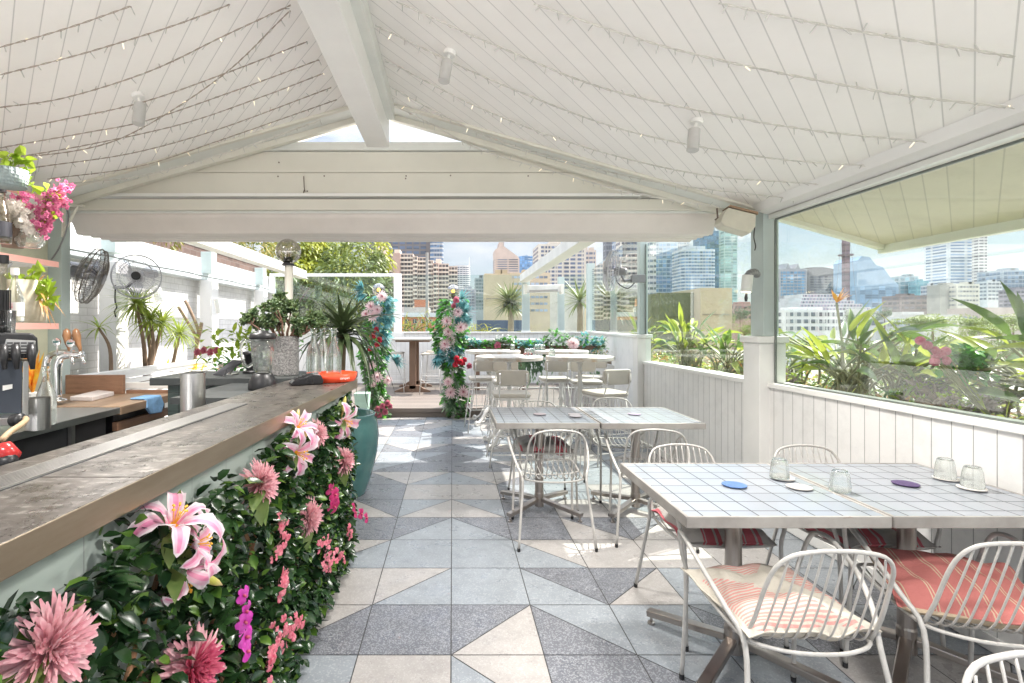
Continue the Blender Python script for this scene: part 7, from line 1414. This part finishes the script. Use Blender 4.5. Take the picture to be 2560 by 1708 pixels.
def bareshrub(lb, base, seed, s=.13, n=7):
    t = thing('frangipani', lb, 'shrub', tuple(base), group='bare frangipanis in the garden bed'); rr = random.Random(seed); b = MB(); lf = MB()
    def g_(p, d, L_, r, k):
        q = p + d * L_; b.tube([p, (p + q) / 2, q], [r, r * .92, r * .85], 7)
        if k == 0:
            for _ in range(3): lf.leaf(q, (rr.gauss(0, 1), rr.gauss(0, 1), 1), .035, .008, .4, 3)
            return
        for _ in range(rr.choice((2, 2, 3))): g_(q, (d + V((rr.gauss(0, .55), rr.gauss(0, .55), rr.gauss(.15, .2)))).normalized(), L_ * .78, r * .78, k - 1)
    for k in range(n): a = k * 6.28 / n; g_(V((0, 0, 0)), V((math.cos(a) * .8, math.sin(a), .9)).normalized(), s * rr.uniform(.7, 1.1), .016, 3)
    b.build('branches', M('frangipani_bark', (.36, .28, .24), .8, var=.3, vs=15) if 'frangipani_bark' not in bpy.data.materials else bpy.data.materials['frangipani_bark'], t, smooth=True); lf.build('leaf_tips', m_poth, t, smooth=True)
bareshrub('bare knobbly frangipani with yellow leaf tips in the middle of the big window', (2.95, 3.25, .86), 1, .10); bareshrub('second bare frangipani just right of the first', (2.9, 2.95, .86), 2, .10); bareshrub('bare frangipani low in the corner of the second window', (2.8, 4.35, .86), 3, .09)
t = thing('reflected_blooms', 'added pink blooms and dark leaves standing in for flowers reflected in the big window', 'plant', (2.9, 2.62, .86)); b = MB(); rr = random.Random(6); o0 = V(t.location)  # added plant that imitates pink flowers mirrored in the window glass
cs = [P(u, v, 2.75) - o0 for u, v in ((2112, 782), (2128, 793), (2145, 805), (2148, 816), (2160, 813), (2170, 806), (2170, 828), (2145, 830))]
st = MB()
for c in cs: st.tube([(0.0, .1, 0), (c.x * .6, c.y * .6 + .05, c.z * .6), c], .004, 5)
st.build('stems', m_stalk, t)
for c in cs: b = MB(); b.lathe([(.024 * math.cos(R(a)), .024 * math.sin(R(a))) for a in range(-90, 91, 20)], c, 12); b.build('bloom', m_ro, t, smooth=True)
b = MB()
for k in range(160): q = P(rr.gauss(2215, 28), rr.gauss(835, 16), 2.8) - o0; b.leaf(q, (rr.gauss(0, 1), rr.gauss(0, 1), rr.gauss(0, 1)), .06, .02, .5, 3)
b.build('leaves', m_grn, t, smooth=True)
# pale roofs of the street below, seen through the window
for lb, x0, x1, y0, y1, z in (('flat white roof of the building right below the big window', 7.5, 22, 6.5, 16, -2.2), ('pale roof behind the flat white one, nearer the trees', 14, 30, 18, 26, -3.0), ('grey low roof below the second window', 9, 16, 19, 30, -2.5)):
    t = thing('low_building', lb, 'building', ((x0 + x1) / 2, (y0 + y1) / 2, -12), 0, 'roofs below the terrace'); MB().box(x0, x1, y0, y1, -12, z).build('walls', conc((.55, .53, .50)), t, world=True); MB().box(x0 - .2, x1 + .2, y0 - .2, y1 + .2, z + .01, z + .25).build('roof', conc((.74, .72, .70)), t, world=True)
    for k in range(4): MB().box(x0 + 1 + k * 2.2, x0 + 2 + k * 2.2, y0 - .05, y0 + .2, z - 1.6, z - .5).build('window', m_dark, t, world=True)

gc = MB(); rr = random.Random(77)
for k in range(5200):
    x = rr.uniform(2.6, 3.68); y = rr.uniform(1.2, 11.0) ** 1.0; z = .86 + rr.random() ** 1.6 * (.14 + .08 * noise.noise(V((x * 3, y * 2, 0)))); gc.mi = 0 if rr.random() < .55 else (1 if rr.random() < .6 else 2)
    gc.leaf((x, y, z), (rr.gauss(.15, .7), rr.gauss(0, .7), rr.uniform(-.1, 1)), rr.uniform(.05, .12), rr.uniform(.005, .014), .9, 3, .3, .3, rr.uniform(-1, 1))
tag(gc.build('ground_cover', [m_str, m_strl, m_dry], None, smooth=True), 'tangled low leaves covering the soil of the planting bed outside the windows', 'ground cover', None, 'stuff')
# ---------------- air ----------------
hm = bpy.data.materials.new('air_haze'); hm.use_nodes = True; ht = hm.node_tree; ht.nodes.clear(); pv = ht.nodes.new('ShaderNodeVolumePrincipled'); ho = ht.nodes.new('ShaderNodeOutputMaterial')
pv.inputs['Color'].default_value = (.86, .92, 1, 1); pv.inputs['Density'].default_value = .00011; pv.inputs['Anisotropy'].default_value = .2; ht.links.new(pv.outputs[0], ho.inputs['Volume'])
hz_ = MB().box(-1600, 1600, -150, 1500, -13, 140).build('haze', hm); hz_['kind'] = 'stuff'
